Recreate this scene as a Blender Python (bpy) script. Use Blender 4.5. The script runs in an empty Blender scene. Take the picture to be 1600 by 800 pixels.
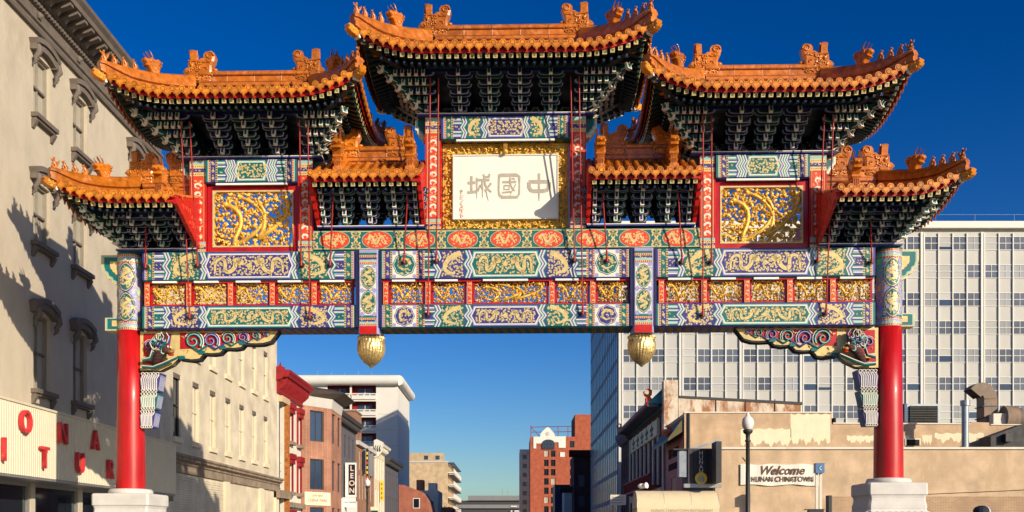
import bpy, math, random
from mathutils import Vector, Matrix

# ------------------------------------------------------------------ camera, sky, sun, exposure
scene = bpy.context.scene
COL = scene.collection
R = math.radians
PI = math.pi
EYE = 1.3

cam_data = bpy.data.cameras.new("camera")
cam = bpy.data.objects.new("camera", cam_data)
COL.objects.link(cam)
cam.location = (0, 0, EYE)
cam.rotation_euler = (R(90), 0, 0)
cam_data.sensor_width = 36.0
cam_data.lens = 36.0
cam_data.shift_y = 438.0 / 1600.0          # view camera with a raised front: verticals stay upright
cam_data.clip_start = 0.1
cam_data.clip_end = 5000
scene.camera = cam

SUN_TO = Vector((1.0, -1.03, 0.49)).normalized()      # towards the sun
SUN_EL = math.asin(SUN_TO.z)
SUN_AZ = math.atan2(SUN_TO.x, SUN_TO.y)               # clockwise from +Y
world = bpy.data.worlds.new("World")
scene.world = world
world.use_nodes = True
wn = world.node_tree
for n in list(wn.nodes):
    wn.nodes.remove(n)
w_out = wn.nodes.new("ShaderNodeOutputWorld")
w_bg = wn.nodes.new("ShaderNodeBackground")
w_sky = wn.nodes.new("ShaderNodeTexSky")
w_sky.sky_type = 'NISHITA'
w_sky.sun_disc = False
w_sky.sun_elevation = SUN_EL
w_sky.sun_rotation = SUN_AZ
w_sky.altitude = 50
w_sky.air_density = 1.0
w_sky.dust_density = 0.7
w_sky.ozone_density = 4.0
w_pre = wn.nodes.new("ShaderNodeVectorMath"); w_pre.operation = 'SCALE'; w_pre.inputs[3].default_value = 0.1
w_gam = wn.nodes.new("ShaderNodeGamma")
w_gam.inputs[1].default_value = 1.3                    # deep polarised slide-film blue
w_post = wn.nodes.new("ShaderNodeVectorMath"); w_post.operation = 'SCALE'; w_post.inputs[3].default_value = 10.0
w_hsv = wn.nodes.new("ShaderNodeHueSaturation")
w_hsv.inputs['Saturation'].default_value = 1.22
w_hsv.inputs['Hue'].default_value = 0.513
w_hsv.inputs['Value'].default_value = 1.0
wn.links.new(w_sky.outputs[0], w_pre.inputs[0]); wn.links.new(w_pre.outputs[0], w_gam.inputs[0]); wn.links.new(w_gam.outputs[0], w_post.inputs[0])
wn.links.new(w_post.outputs[0], w_hsv.inputs['Color'])
wn.links.new(w_hsv.outputs[0], w_bg.inputs[0])
w_bg.inputs[1].default_value = 0.115
wn.links.new(w_bg.outputs[0], w_out.inputs[0])

sun_data = bpy.data.lights.new("sun", 'SUN')
sun_data.energy = 5.0
sun_data.angle = R(0.5)
sun_data.color = (1.0, 0.86, 0.66)
sun = bpy.data.objects.new("sun", sun_data)
COL.objects.link(sun)
sun.rotation_euler = SUN_TO.to_track_quat('Z', 'Y').to_euler()
sun.location = (60, -60, 60)

scene.view_settings.view_transform = 'Standard'
scene.view_settings.look = 'None'
scene.view_settings.exposure = 0.22
scene.view_settings.gamma = 1.0
scene.view_settings.use_curve_mapping = False

# ------------------------------------------------------------------ materials
MATS = {}
def mat(name, col, rough=0.6, metal=0.0, var=0.12, nscale=3.0, bump=0.0, bscale=None, spec=0.4,
        stain=None, stain_scale=0.6, stain_lo=0.5, coat=0.0, per_object=0.0, stretch=(1, 1, 1), emit=None):
    m = bpy.data.materials.new(name)
    m.use_nodes = True
    nt = m.node_tree
    p = nt.nodes['Principled BSDF']
    p.inputs['Roughness'].default_value = rough
    p.inputs['Metallic'].default_value = metal
    p.inputs['Specular IOR Level'].default_value = spec
    if coat:
        p.inputs['Coat Weight'].default_value = coat
        p.inputs['Coat Roughness'].default_value = 0.12
    tc = nt.nodes.new('ShaderNodeTexCoord')
    mp = nt.nodes.new('ShaderNodeMapping')
    mp.inputs['Scale'].default_value = stretch
    nt.links.new(tc.outputs['Object'], mp.inputs[0])
    nz = nt.nodes.new('ShaderNodeTexNoise')
    nz.inputs['Scale'].default_value = nscale
    nz.inputs['Detail'].default_value = 5
    nz.inputs['Roughness'].default_value = 0.65
    nt.links.new(mp.outputs[0], nz.inputs['Vector'])
    mr = nt.nodes.new('ShaderNodeMapRange')
    mr.inputs[1].default_value = 0.3; mr.inputs[2].default_value = 0.7
    mr.inputs[3].default_value = 1 - var; mr.inputs[4].default_value = 1 + var
    nt.links.new(nz.outputs['Fac'], mr.inputs[0])
    val = mr.outputs[0]
    if per_object:
        oi = nt.nodes.new('ShaderNodeObjectInfo')
        m2 = nt.nodes.new('ShaderNodeMapRange')
        m2.inputs[3].default_value = 1 - per_object; m2.inputs[4].default_value = 1 + per_object
        nt.links.new(oi.outputs['Random'], m2.inputs[0])
        mu = nt.nodes.new('ShaderNodeMath'); mu.operation = 'MULTIPLY'
        nt.links.new(val, mu.inputs[0]); nt.links.new(m2.outputs[0], mu.inputs[1])
        val = mu.outputs[0]
    rr = nt.nodes.new('ShaderNodeMapRange')
    rr.inputs[1].default_value = 0.3; rr.inputs[2].default_value = 0.7
    rr.inputs[3].default_value = max(0.03, rough*0.75); rr.inputs[4].default_value = min(1, rough*1.35)
    nt.links.new(nz.outputs['Fac'], rr.inputs[0]); nt.links.new(rr.outputs[0], p.inputs['Roughness'])
    hs = nt.nodes.new('ShaderNodeHueSaturation')
    hs.inputs['Color'].default_value = (*col, 1)
    nt.links.new(val, hs.inputs['Value'])
    colour = hs.outputs[0]
    if stain:
        n2 = nt.nodes.new('ShaderNodeTexNoise')
        n2.inputs['Scale'].default_value = stain_scale
        n2.inputs['Detail'].default_value = 8
        n2.inputs['Roughness'].default_value = 0.7
        nt.links.new(mp.outputs[0], n2.inputs['Vector'])
        r2 = nt.nodes.new('ShaderNodeMapRange')
        r2.inputs[1].default_value = stain_lo; r2.inputs[2].default_value = stain_lo + 0.15
        nt.links.new(n2.outputs['Fac'], r2.inputs[0])
        mx = nt.nodes.new('ShaderNodeMix'); mx.data_type = 'RGBA'
        nt.links.new(r2.outputs[0], mx.inputs[0])
        nt.links.new(colour, mx.inputs[6])
        mx.inputs[7].default_value = (*stain, 1)
        colour = mx.outputs[2]
    nt.links.new(colour, p.inputs['Base Color'])
    if bump:
        nb = nt.nodes.new('ShaderNodeTexNoise')
        nb.inputs['Scale'].default_value = bscale or nscale * 6
        nb.inputs['Detail'].default_value = 4
        nt.links.new(mp.outputs[0], nb.inputs['Vector'])
        b = nt.nodes.new('ShaderNodeBump')
        b.inputs['Strength'].default_value = bump
        b.inputs['Distance'].default_value = 0.02
        nt.links.new(nb.outputs['Fac'], b.inputs['Height'])
        nt.links.new(b.outputs[0], p.inputs['Normal'])
    MATS[name] = m
    return m

def brick_mat(name, c1, c2, mortar, w=0.24, h=0.075, stain=None, rough=0.85, stain_scale=0.5, stain_lo=0.5, axis='XZ'):
    m = bpy.data.materials.new(name)
    m.use_nodes = True
    nt = m.node_tree
    p = nt.nodes['Principled BSDF']
    p.inputs['Roughness'].default_value = rough
    p.inputs['Specular IOR Level'].default_value = 0.2
    tc = nt.nodes.new('ShaderNodeTexCoord')
    sx = nt.nodes.new('ShaderNodeSeparateXYZ')
    nt.links.new(tc.outputs['Object'], sx.inputs[0])
    ad = nt.nodes.new('ShaderNodeMath'); ad.operation = 'ADD'
    nt.links.new(sx.outputs['X'], ad.inputs[0]); nt.links.new(sx.outputs['Y'], ad.inputs[1])
    cb = nt.nodes.new('ShaderNodeCombineXYZ')
    nt.links.new(ad.outputs[0], cb.inputs[0]); nt.links.new(sx.outputs['Z'], cb.inputs[1])
    bt = nt.nodes.new('ShaderNodeTexBrick')
    bt.inputs['Color1'].default_value = (*c1, 1)
    bt.inputs['Color2'].default_value = (*c2, 1)
    bt.inputs['Mortar'].default_value = (*mortar, 1)
    bt.inputs['Scale'].default_value = 1.0
    bt.inputs['Mortar Size'].default_value = 0.008
    bt.inputs['Brick Width'].default_value = w
    bt.inputs['Row Height'].default_value = h
    nt.links.new(cb.outputs[0], bt.inputs['Vector'])
    colour = bt.outputs['Color']
    nz = nt.nodes.new('ShaderNodeTexNoise'); nz.inputs['Scale'].default_value = 0.9; nz.inputs['Detail'].default_value = 6
    nt.links.new(tc.outputs['Object'], nz.inputs['Vector'])
    mr = nt.nodes.new('ShaderNodeMapRange'); mr.inputs[1].default_value = 0.3; mr.inputs[2].default_value = 0.7
    mr.inputs[3].default_value = 0.8; mr.inputs[4].default_value = 1.2
    nt.links.new(nz.outputs['Fac'], mr.inputs[0])
    hs = nt.nodes.new('ShaderNodeHueSaturation')
    nt.links.new(colour, hs.inputs['Color']); nt.links.new(mr.outputs[0], hs.inputs['Value'])
    colour = hs.outputs[0]
    if stain:
        n2 = nt.nodes.new('ShaderNodeTexNoise'); n2.inputs['Scale'].default_value = stain_scale
        n2.inputs['Detail'].default_value = 9; n2.inputs['Roughness'].default_value = 0.72
        mps = nt.nodes.new('ShaderNodeMapping'); mps.inputs['Scale'].default_value = (1, 1, .45)
        nt.links.new(tc.outputs['Object'], mps.inputs[0]); nt.links.new(mps.outputs[0], n2.inputs['Vector'])
        r2 = nt.nodes.new('ShaderNodeMapRange'); r2.inputs[1].default_value = stain_lo; r2.inputs[2].default_value = stain_lo + 0.1
        nt.links.new(n2.outputs['Fac'], r2.inputs[0])
        mx = nt.nodes.new('ShaderNodeMix'); mx.data_type = 'RGBA'
        nt.links.new(r2.outputs[0], mx.inputs[0]); nt.links.new(colour, mx.inputs[6])
        mx.inputs[7].default_value = (*stain, 1)
        colour = mx.outputs[2]
    nt.links.new(colour, p.inputs['Base Color'])
    b = nt.nodes.new('ShaderNodeBump'); b.inputs['Strength'].default_value = 0.5; b.inputs['Distance'].default_value = 0.01
    b.invert = True
    nt.links.new(bt.outputs['Fac'], b.inputs['Height']); nt.links.new(b.outputs[0], p.inputs['Normal'])
    MATS[name] = m
    return m

# archway
mat('glaze', (0.46, 0.132, 0.009), 0.3, var=0.38, nscale=6, coat=0.25, per_object=0.24, stain=(0.58, 0.25, 0.11), stain_scale=3.0, stain_lo=0.56, bump=0.15, bscale=14)
mat('glaze_drip', (0.56, 0.20, 0.016), 0.32, var=0.35, nscale=9, coat=0.25, per_object=0.28, stain=(0.62, 0.28, 0.12), stain_scale=4.0, stain_lo=0.6)
mat('glaze_dark', (0.24, 0.055, 0.006), 0.3, var=0.3, nscale=6, coat=0.3, per_object=0.1)
mat('mortar_pink', (0.62, 0.30, 0.17), 0.8, var=0.2)
mat('lacquer_red', (0.42, 0.006, 0.008), 0.34, var=0.22, nscale=3, coat=0.15, bump=0.12, bscale=5, stretch=(1, 1, .25), stain=(0.30, 0.012, 0.014), stain_scale=2.2, stain_lo=0.56)
mat('paint_red', (0.50, 0.008, 0.006), 0.45, var=0.2, nscale=4)
mat('paint_vermilion', (0.66, 0.055, 0.02), 0.5, var=0.15, nscale=6)
mat('paint_blue', (0.04, 0.04, 0.21), 0.45, var=0.2, nscale=5)
mat('paint_lilac', (0.30, 0.30, 0.54), 0.5, var=0.1, nscale=5)
mat('paint_teal', (0.006, 0.125, 0.13), 0.45, var=0.2, nscale=5)
mat('paint_mint', (0.26, 0.48, 0.45), 0.5, var=0.1, nscale=5)
mat('paint_white', (0.70, 0.67, 0.57), 0.5, var=0.06, nscale=5)
mat('paint_gold', (0.63, 0.49, 0.21), 0.4, metal=0.1, var=0.15, nscale=9)
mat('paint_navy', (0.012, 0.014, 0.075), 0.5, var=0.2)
mat('paint_black', (0.012, 0.012, 0.014), 0.5, var=0.2)
mat('grey_pane', (0.25, 0.27, 0.30), 0.5, var=0.1, nscale=2, per_object=0.25)
mat('gold_metal', (0.78, 0.56, 0.24), 0.34, metal=0.75, var=0.3, nscale=12, bump=0.6, bscale=30)
mat('blind_grey', (0.40, 0.405, 0.40), 0.6, var=0.06, nscale=2, per_object=0.12)
mat('gold_leaf', (0.74, 0.44, 0.07), 0.38, metal=0.25, var=0.25, nscale=8, bump=0.4, bscale=40)
mat('gold_deep', (0.34, 0.17, 0.03), 0.5, metal=0.4, var=0.3, nscale=6)
mat('line_dim', (0.30, 0.32, 0.36), 0.6, var=0.2)
mat('beam_green', (0.002, 0.010, 0.010), 0.5, var=0.3)  # near-black base: eave shade is darkened into the colour
mat('rafter_green', (0.003, 0.022, 0.02), 0.5, var=0.3)  # rafters darkened in colour too, as shade under the eaves
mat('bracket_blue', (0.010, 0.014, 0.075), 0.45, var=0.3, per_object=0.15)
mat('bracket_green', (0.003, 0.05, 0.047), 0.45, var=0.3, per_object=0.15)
mat('plaque_white', (0.80, 0.775, 0.69), 0.55, var=0.03, nscale=2)
mat('letter_grey', (0.40, 0.36, 0.30), 0.6, var=0.15, nscale=8)
mat('stone_white', (0.58, 0.56, 0.53), 0.8, var=0.10, nscale=2.5, bump=0.35, bscale=60, stain=(0.50, 0.47, 0.42), stain_scale=1.4, stain_lo=0.6)
mat('rod_red', (0.30, 0.008, 0.008), 0.4, var=0.1)
mat('lamp_white', (0.78, 0.78, 0.75), 0.5, var=0.03)
mat('steel_dark', (0.03, 0.03, 0.032), 0.5, var=0.2)

# street
mat('stucco_grey', (0.50, 0.44, 0.345), 0.9, var=0.09, nscale=1.4, bump=0.4, bscale=11, stretch=(1, 1, .6), stain=(0.425, 0.365, 0.28), stain_scale=0.6, stain_lo=0.53, spec=0.15)
mat('stucco_cream', (0.66, 0.58, 0.42), 0.9, var=0.06, nscale=0.9, bump=0.2, bscale=8, stain=(0.60, 0.51, 0.36), stain_scale=0.7, stain_lo=0.55, spec=0.15)
mat('trim_umber', (0.145, 0.118, 0.098), 0.7, var=0.2, nscale=3, bump=0.2)
mat('trim_worn', (0.26, 0.20, 0.145), 0.85, var=0.3, nscale=2, bump=0.5, bscale=20, stain=(0.10, 0.07, 0.05), stain_scale=2.5, stain_lo=0.55)
mat('blind_cream', (0.50, 0.455, 0.36), 0.8, var=0.06)
mat('blind_near', (0.39, 0.355, 0.285), 0.5, var=0.12, nscale=1.2, spec=0.5)
mat('sash_near', (0.27, 0.24, 0.195), 0.6, var=0.15)
mat('sash_grey', (0.40, 0.36, 0.29), 0.7, var=0.1)
mat('sign_cream', (0.62, 0.56, 0.42), 0.55, var=0.07, nscale=1.2)
mat('sign_red', (0.62, 0.035, 0.04), 0.5, var=0.22, nscale=5, stain=(0.62, 0.18, 0.15), stain_scale=3, stain_lo=0.58)
mat('glass_dark', (0.012, 0.016, 0.022), 0.05, var=0.1, spec=0.6)
mat('tower_glass', (0.10, 0.115, 0.15), 0.15, var=0.2, nscale=0.6, spec=0.5, per_object=0.3)
mat('glass_blue', (0.035, 0.055, 0.10), 0.08, var=0.15, nscale=0.6, spec=0.6, per_object=0.25)
mat('alu', (0.34, 0.34, 0.34), 0.4, metal=0.6, var=0.1)
mat('dark_void', (0.01, 0.009, 0.008), 0.9, var=0.2)
mat('white_paint', (0.76, 0.74, 0.68), 0.7, var=0.06, nscale=2)
mat('white_worn', (0.66, 0.62, 0.53), 0.85, var=0.1, nscale=1.5, stain=(0.45, 0.38, 0.30), stain_scale=1.2, stain_lo=0.6)
mat('red_trim', (0.25, 0.008, 0.012), 0.55, var=0.2, nscale=3)
mat('rust_orange', (0.40, 0.14, 0.03), 0.8, var=0.35, nscale=4, stain=(0.12, 0.05, 0.025), stain_scale=3, stain_lo=0.55)
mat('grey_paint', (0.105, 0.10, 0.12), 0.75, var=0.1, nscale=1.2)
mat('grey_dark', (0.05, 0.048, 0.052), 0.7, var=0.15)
mat('concrete', (0.50, 0.48, 0.45), 0.85, var=0.08, nscale=0.7, stain=(0.42, 0.40, 0.37), stain_scale=0.2, stain_lo=0.55)
mat('concrete_white', (0.70, 0.68, 0.62), 0.8, var=0.05, nscale=0.4)
mat('concrete_grey', (0.20, 0.205, 0.22), 0.85, var=0.12, nscale=0.3)
mat('tower_panel', (0.46, 0.458, 0.435), 0.6, var=0.03, nscale=0.3, per_object=0.03)
mat('tower_fin', (0.64, 0.635, 0.60), 0.5, var=0.03)
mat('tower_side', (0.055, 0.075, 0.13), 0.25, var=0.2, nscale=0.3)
mat('tan_paint_flat', (0.60, 0.43, 0.27), 0.9, var=0.06, nscale=0.8, bump=0.2, bscale=6, stain=(0.54, 0.375, 0.23), stain_scale=0.45, stain_lo=0.53, spec=0.15)
mat('tan_paint_upper_flat', (0.56, 0.40, 0.26), 0.9, var=0.08, nscale=0.6, bump=0.2, bscale=6, stain=(0.50, 0.34, 0.21), stain_scale=0.6, stain_lo=0.53, spec=0.15)
mat('cream_patch', (0.74, 0.66, 0.46), 0.9, var=0.08, nscale=1.5)
mat('banner_white', (0.76, 0.73, 0.64), 0.8, var=0.03)
mat('banner_ink', (0.13, 0.07, 0.05), 0.8, var=0.1)
mat('phone_blue', (0.06, 0.17, 0.36), 0.4, var=0.1)
mat('canvas_cream', (0.66, 0.55, 0.36), 0.85, var=0.06, nscale=1.5)
mat('pink_paint', (0.46, 0.20, 0.17), 0.8, var=0.1, nscale=1)
mat('teal_tile', (0.015, 0.20, 0.23), 0.4, var=0.2)
mat('olive_tile', (0.10, 0.085, 0.03), 0.5, var=0.2)
mat('orange_ornament', (0.70, 0.12, 0.03), 0.8, var=0.15)
mat('yellow_sign', (0.80, 0.55, 0.02), 0.5, var=0.08)
mat('letter_pink', (0.74, 0.52, 0.48), 0.6, var=0.08)
mat('galv', (0.30, 0.34, 0.38), 0.45, metal=0.4, var=0.15)
mat('duct_rust', (0.22, 0.17, 0.13), 0.75, metal=0.0, var=0.35, nscale=1.5, stain=(0.42, 0.13, 0.02), stain_scale=1.4, stain_lo=0.55)
mat('duct_blue', (0.05, 0.10, 0.17), 0.5, var=0.25)
mat('globe', (0.74, 0.70, 0.72), 0.15, var=0.04)
mat('asphalt', (0.05, 0.05, 0.052), 0.9, var=0.2, nscale=2, bump=0.3, bscale=60)
mat('pavement', (0.36, 0.34, 0.31), 0.9, var=0.12, nscale=1.5)
mat('ground_earth', (0.16, 0.145, 0.12), 0.95, var=0.2, nscale=0.3)
mat('line_paint', (0.72, 0.70, 0.62), 0.7, var=0.1)
mat('bark', (0.10, 0.07, 0.05), 0.9, var=0.3)
mat('leaf_rust', (0.26, 0.07, 0.035), 0.8, var=0.4, nscale=3, per_object=0.2)
mat('skin', (0.36, 0.20, 0.13), 0.6, var=0.1)
mat('cap_navy', (0.012, 0.016, 0.03), 0.7, var=0.2)
mat('cap_highlight', (0.50, 0.50, 0.52), 0.7, var=0.1)
mat('coat_dark', (0.03, 0.03, 0.04), 0.8, var=0.2)
mat('jeans', (0.03, 0.045, 0.10), 0.85, var=0.2)
brick_mat('brick_white', (0.66, 0.58, 0.47), (0.60, 0.50, 0.39), (0.55, 0.47, 0.38), stain=(0.34, 0.16, 0.085), stain_scale=0.6, stain_lo=0.47)
brick_mat('brick_red', (0.40, 0.105, 0.05), (0.34, 0.085, 0.045), (0.42, 0.30, 0.22))
brick_mat('brick_brown', (0.30, 0.125, 0.07), (0.25, 0.10, 0.06), (0.36, 0.27, 0.2))
brick_mat('brick_bay', (0.36, 0.15, 0.09), (0.31, 0.125, 0.08), (0.40, 0.28, 0.21))
brick_mat('brick_tower', (0.38, 0.095, 0.05), (0.34, 0.085, 0.045), (0.40, 0.18, 0.12), w=0.6, h=0.3)
brick_mat('brick_tan', (0.52, 0.39, 0.24), (0.48, 0.355, 0.22), (0.46, 0.36, 0.25), w=0.8, h=0.3)
brick_mat('brick_low', (0.40, 0.265, 0.165), (0.35, 0.225, 0.14), (0.50, 0.38, 0.26))
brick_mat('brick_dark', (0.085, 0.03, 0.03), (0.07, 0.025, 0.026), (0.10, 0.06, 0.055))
brick_mat('tan_paint', (0.56, 0.415, 0.275), (0.55, 0.405, 0.27), (0.525, 0.385, 0.255), w=.3, h=.1, stain=(0.49, 0.355, 0.23), stain_scale=0.45, stain_lo=0.5)
brick_mat('tan_paint_upper', (0.53, 0.375, 0.24), (0.52, 0.367, 0.235), (0.49, 0.345, 0.22), w=.3, h=.1, stain=(0.44, 0.30, 0.185), stain_scale=0.5, stain_lo=0.52)
brick_mat('brick_painted', (0.62, 0.545, 0.41), (0.605, 0.53, 0.395), (0.55, 0.48, 0.355), w=0.3, h=0.1)

# ------------------------------------------------------------------ mesh helpers
class MB:
    def __init__(s):
        s.v = []; s.f = []; s.m = []; s.sm = []; s.names = []; s.T = None
    def mi(s, mn):
        if mn not in s.names: s.names.append(mn)
        return s.names.index(mn)
    def add(s, vs, fs, mn, smooth=False):
        o = len(s.v)
        if s.T: vs = [s.T(*p) for p in vs]
        s.v.extend(vs)
        i = s.mi(mn)
        for f in fs:
            s.f.append(tuple(a + o for a in f)); s.m.append(i); s.sm.append(smooth)
    def box(s, x0, x1, y0, y1, z0, z1, mn):
        s.add([(x0,y0,z0),(x1,y0,z0),(x1,y1,z0),(x0,y1,z0),(x0,y0,z1),(x1,y0,z1),(x1,y1,z1),(x0,y1,z1)],
              [(0,3,2,1),(4,5,6,7),(0,1,5,4),(1,2,6,5),(2,3,7,6),(3,0,4,7)], mn)
    def prism(s, poly, a, b, ax, mn, smooth=False, mside=None):
        n = len(poly)
        P = {'x': lambda p, t: (t, p[0], p[1]), 'y': lambda p, t: (p[0], t, p[1]), 'z': lambda p, t: (p[0], p[1], t)}[ax]
        vs = [P(p, a) for p in poly] + [P(p, b) for p in poly]
        s.add(vs, [tuple(range(n)), tuple(range(2*n-1, n-1, -1))], mn)
        s.add(vs, [(i, (i+1) % n, (i+1) % n + n, i + n) for i in range(n)], mside or mn, smooth)
    def tube(s, path, r, n, mn, cap=True, smooth=True, squash=None):
        pts = [Vector(p) for p in path]
        k = len(pts)
        rs = r if isinstance(r, (list, tuple)) else [r] * k
        vs = []
        up = None
        for i in range(k):
            t = (pts[min(i+1, k-1)] - pts[max(i-1, 0)])
            if t.length < 1e-9: t = Vector((0, 0, 1))
            t.normalize()
            ref = Vector((0, 1, 0)) if abs(t.y) < 0.9 else Vector((1, 0, 0))
            a = t.cross(ref).normalized(); b = t.cross(a).normalized()
            for j in range(n):
                an = 2*PI*j/n
                q = pts[i] + a*(math.cos(an)*rs[i]) + b*(math.sin(an)*rs[i]*(squash or 1))
                vs.append(tuple(q))
        fs = []
        for i in range(k-1):
            for j in range(n):
                fs.append((i*n+j, i*n+(j+1) % n, (i+1)*n+(j+1) % n, (i+1)*n+j))
        s.add(vs, fs, mn, smooth)
        if cap:
            s.add(vs[:n], [tuple(range(n))], mn); s.add(vs[-n:], [tuple(range(n))], mn)
    def lathe(s, prof, n, mn, cx=0, cy=0, smooth=True, cap=True):
        vs = [(cx + r*math.cos(2*PI*j/n), cy + r*math.sin(2*PI*j/n), z) for r, z in prof for j in range(n)]
        fs = [(i*n+j, i*n+(j+1) % n, (i+1)*n+(j+1) % n, (i+1)*n+j) for i in range(len(prof)-1) for j in range(n)]
        s.add(vs, fs, mn, smooth)
        if cap:
            s.add(vs[:n], [tuple(range(n))], mn); s.add(vs[-n:], [tuple(range(n))], mn)
    def sqlathe(s, prof, mn, cx=0, cy=0, ry=1.0, ch=0.04):
        def ring(r, z):
            a, b = r, r*ry
            return [(cx-a+ch,cy-b,z),(cx+a-ch,cy-b,z),(cx+a,cy-b+ch,z),(cx+a,cy+b-ch,z),(cx+a-ch,cy+b,z),(cx-a+ch,cy+b,z),(cx-a,cy+b-ch,z),(cx-a,cy-b+ch,z)]
        vs = [p for r, z in prof for p in ring(r, z)]
        n = 8
        fs = [(i*n+j, i*n+(j+1) % n, (i+1)*n+(j+1) % n, (i+1)*n+j) for i in range(len(prof)-1) for j in range(n)]
        s.add(vs, fs, mn)
        s.add(vs[:n], [tuple(range(n))], mn); s.add(vs[-n:], [tuple(range(n))], mn)
    def ball(s, c, r, mn, n=8, m=6):
        if not isinstance(r, (tuple, list)): r = (r, r, r)
        vs = []; fs = []
        for i in range(m+1):
            th = PI*i/m
            for j in range(n):
                a = 2*PI*j/n
                vs.append((c[0]+r[0]*math.sin(th)*math.cos(a), c[1]+r[1]*math.sin(th)*math.sin(a), c[2]+r[2]*math.cos(th)))
        for i in range(m):
            for j in range(n):
                fs.append((i*n+j, i*n+(j+1) % n, (i+1)*n+(j+1) % n, (i+1)*n+j))
        s.add(vs, fs, mn, True)
    def mesh(s, name='mesh'):
        me = bpy.data.meshes.new(name)
        me.from_pydata(s.v, [], s.f)
        for n in s.names: me.materials.append(MATS[n])
        me.polygons.foreach_set('material_index', s.m)
        me.polygons.foreach_set('use_smooth', s.sm)
        me.update()
        return me
    def build(s, name, parent=None, loc=None, rotz=None):
        return place(s.mesh(name), name, parent, loc, rotz)

def place(me, name, parent=None, loc=None, rotz=None, scale=None, rot=None):
    o = bpy.data.objects.new(name, me)
    COL.objects.link(o)
    if parent is not None: o.parent = parent
    if loc is not None: o.location = loc
    if rotz: o.rotation_euler = (0, 0, rotz)
    if rot: o.rotation_euler = rot
    if scale is not None: o.scale = scale
    return o
def tag(o, label=None, cat=None, group=None, kind=None):
    if label: o['label'] = label
    if cat: o['category'] = cat
    if group: o['group'] = group
    if kind: o['kind'] = kind
    return o
def thing(name, label, cat, loc=(0,0,0), rotz=0, group=None):
    o = bpy.data.objects.new(name, None)
    COL.objects.link(o)
    o.location = loc; o.rotation_euler = (0, 0, rotz)
    o.empty_display_size = 0.3
    return tag(o, label, cat, group)

def text_mesh(body, size, mn, extrude=0.0, shear=0.0, bold=0.0, align='CENTER', spacing=1.0):
    cu = bpy.data.curves.new('lettering', 'FONT')
    cu.body = body; cu.size = size; cu.extrude = extrude; cu.shear = shear; cu.offset = bold
    cu.align_x = align; cu.align_y = 'CENTER'; cu.space_character = spacing
    o = bpy.data.objects.new('lettering', cu)
    COL.objects.link(o)
    dg = bpy.context.evaluated_depsgraph_get()
    me = bpy.data.meshes.new_from_object(o.evaluated_get(dg))
    bpy.data.objects.remove(o); bpy.data.curves.remove(cu)
    me.materials.clear(); me.materials.append(MATS[mn])
    # stand it upright: x right, front towards -y
    me.transform(Matrix.Rotation(PI/2, 4, 'X'))
    return me

# ---- flat painted ornament: drawn in (x, z), laid a few millimetres proud of a face that looks towards -y
class Paint(MB):
    W = None            # optional wrapping (x, z, out) -> xyz
    def P(s, x, z, lev):
        d = 0.003 + 0.0028*lev
        return s.W(x, z, d) if s.W else (x, -d, z)
    def poly(s, pts, mn, lev=0):
        s.add([s.P(x, z, lev) for x, z in pts], [tuple(range(len(pts)))], mn)
    def rect(s, x0, x1, z0, z1, mn, lev=0, nx=1):
        for i in range(nx):
            a = x0 + (x1-x0)*i/nx; b = x0 + (x1-x0)*(i+1)/nx
            s.poly([(a, z0), (b, z0), (b, z1), (a, z1)], mn, lev)
    def ribbon(s, path, w, mn, lev=0):
        k = len(path)
        L = []; Rr = []
        for i in range(k):
            ax, az = path[max(i-1, 0)]; bx, bz = path[min(i+1, k-1)]
            dx, dz = bx-ax, bz-az
            l = math.hypot(dx, dz) or 1e-9
            ww = (w[i] if isinstance(w, (list, tuple)) else w)/2
            L.append((path[i][0]-dz/l*ww, path[i][1]+dx/l*ww)); Rr.append((path[i][0]+dz/l*ww, path[i][1]-dx/l*ww))
        vs = [s.P(x, z, lev) for x, z in L] + [s.P(x, z, lev) for x, z in Rr]
        s.add(vs, [(i, i+1, i+1+k, i+k) for i in range(k-1)], mn)
    def disc(s, x, z, rx, rz, mn, lev=0, n=12, lobes=0, amp=0.0):
        pts = []
        for j in range(n):
            a = 2*PI*j/n
            q = 1 + amp*math.cos(lobes*a)
            pts.append((x + rx*q*math.cos(a), z + rz*q*math.sin(a)))
        s.poly(pts, mn, lev)

def curl_path(x, z, a, length, turn, n=7):
    pts = [(x, z)]
    st = length/n
    for i in range(n):
        a += turn*(0.35 + 1.3*i/n)/n
        x += st*math.cos(a); z += st*math.sin(a)
        st *= 0.93
        pts.append((x, z))
    return pts
def fill_curls(pt, rng, x0, x1, z0, z1, mn, lev, step, w, inside=None):
    nx = max(1, int((x1-x0)/step)); nz = max(1, int((z1-z0)/step))
    for i in range(nx):
        for j in range(nz):
            x = x0 + (i+0.5+rng.uniform(-.3, .3))*(x1-x0)/nx; z = z0 + (j+0.5+rng.uniform(-.3, .3))*(z1-z0)/nz
            if inside and not inside(x, z): continue
            path = curl_path(x, z, rng.uniform(0, 2*PI), step*1.25, rng.choice((-1, 1))*rng.uniform(2.5, 5), 5)
            if inside: path = [p for p in path if inside(*p)]
            else: path = [(min(max(p[0], x0), x1), min(max(p[1], z0), z1)) for p in path]
            if len(path) < 2: continue
            k = len(path)
            pt.ribbon(path, [w*(1-0.55*q/k) for q in range(k)], mn, lev)
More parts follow.
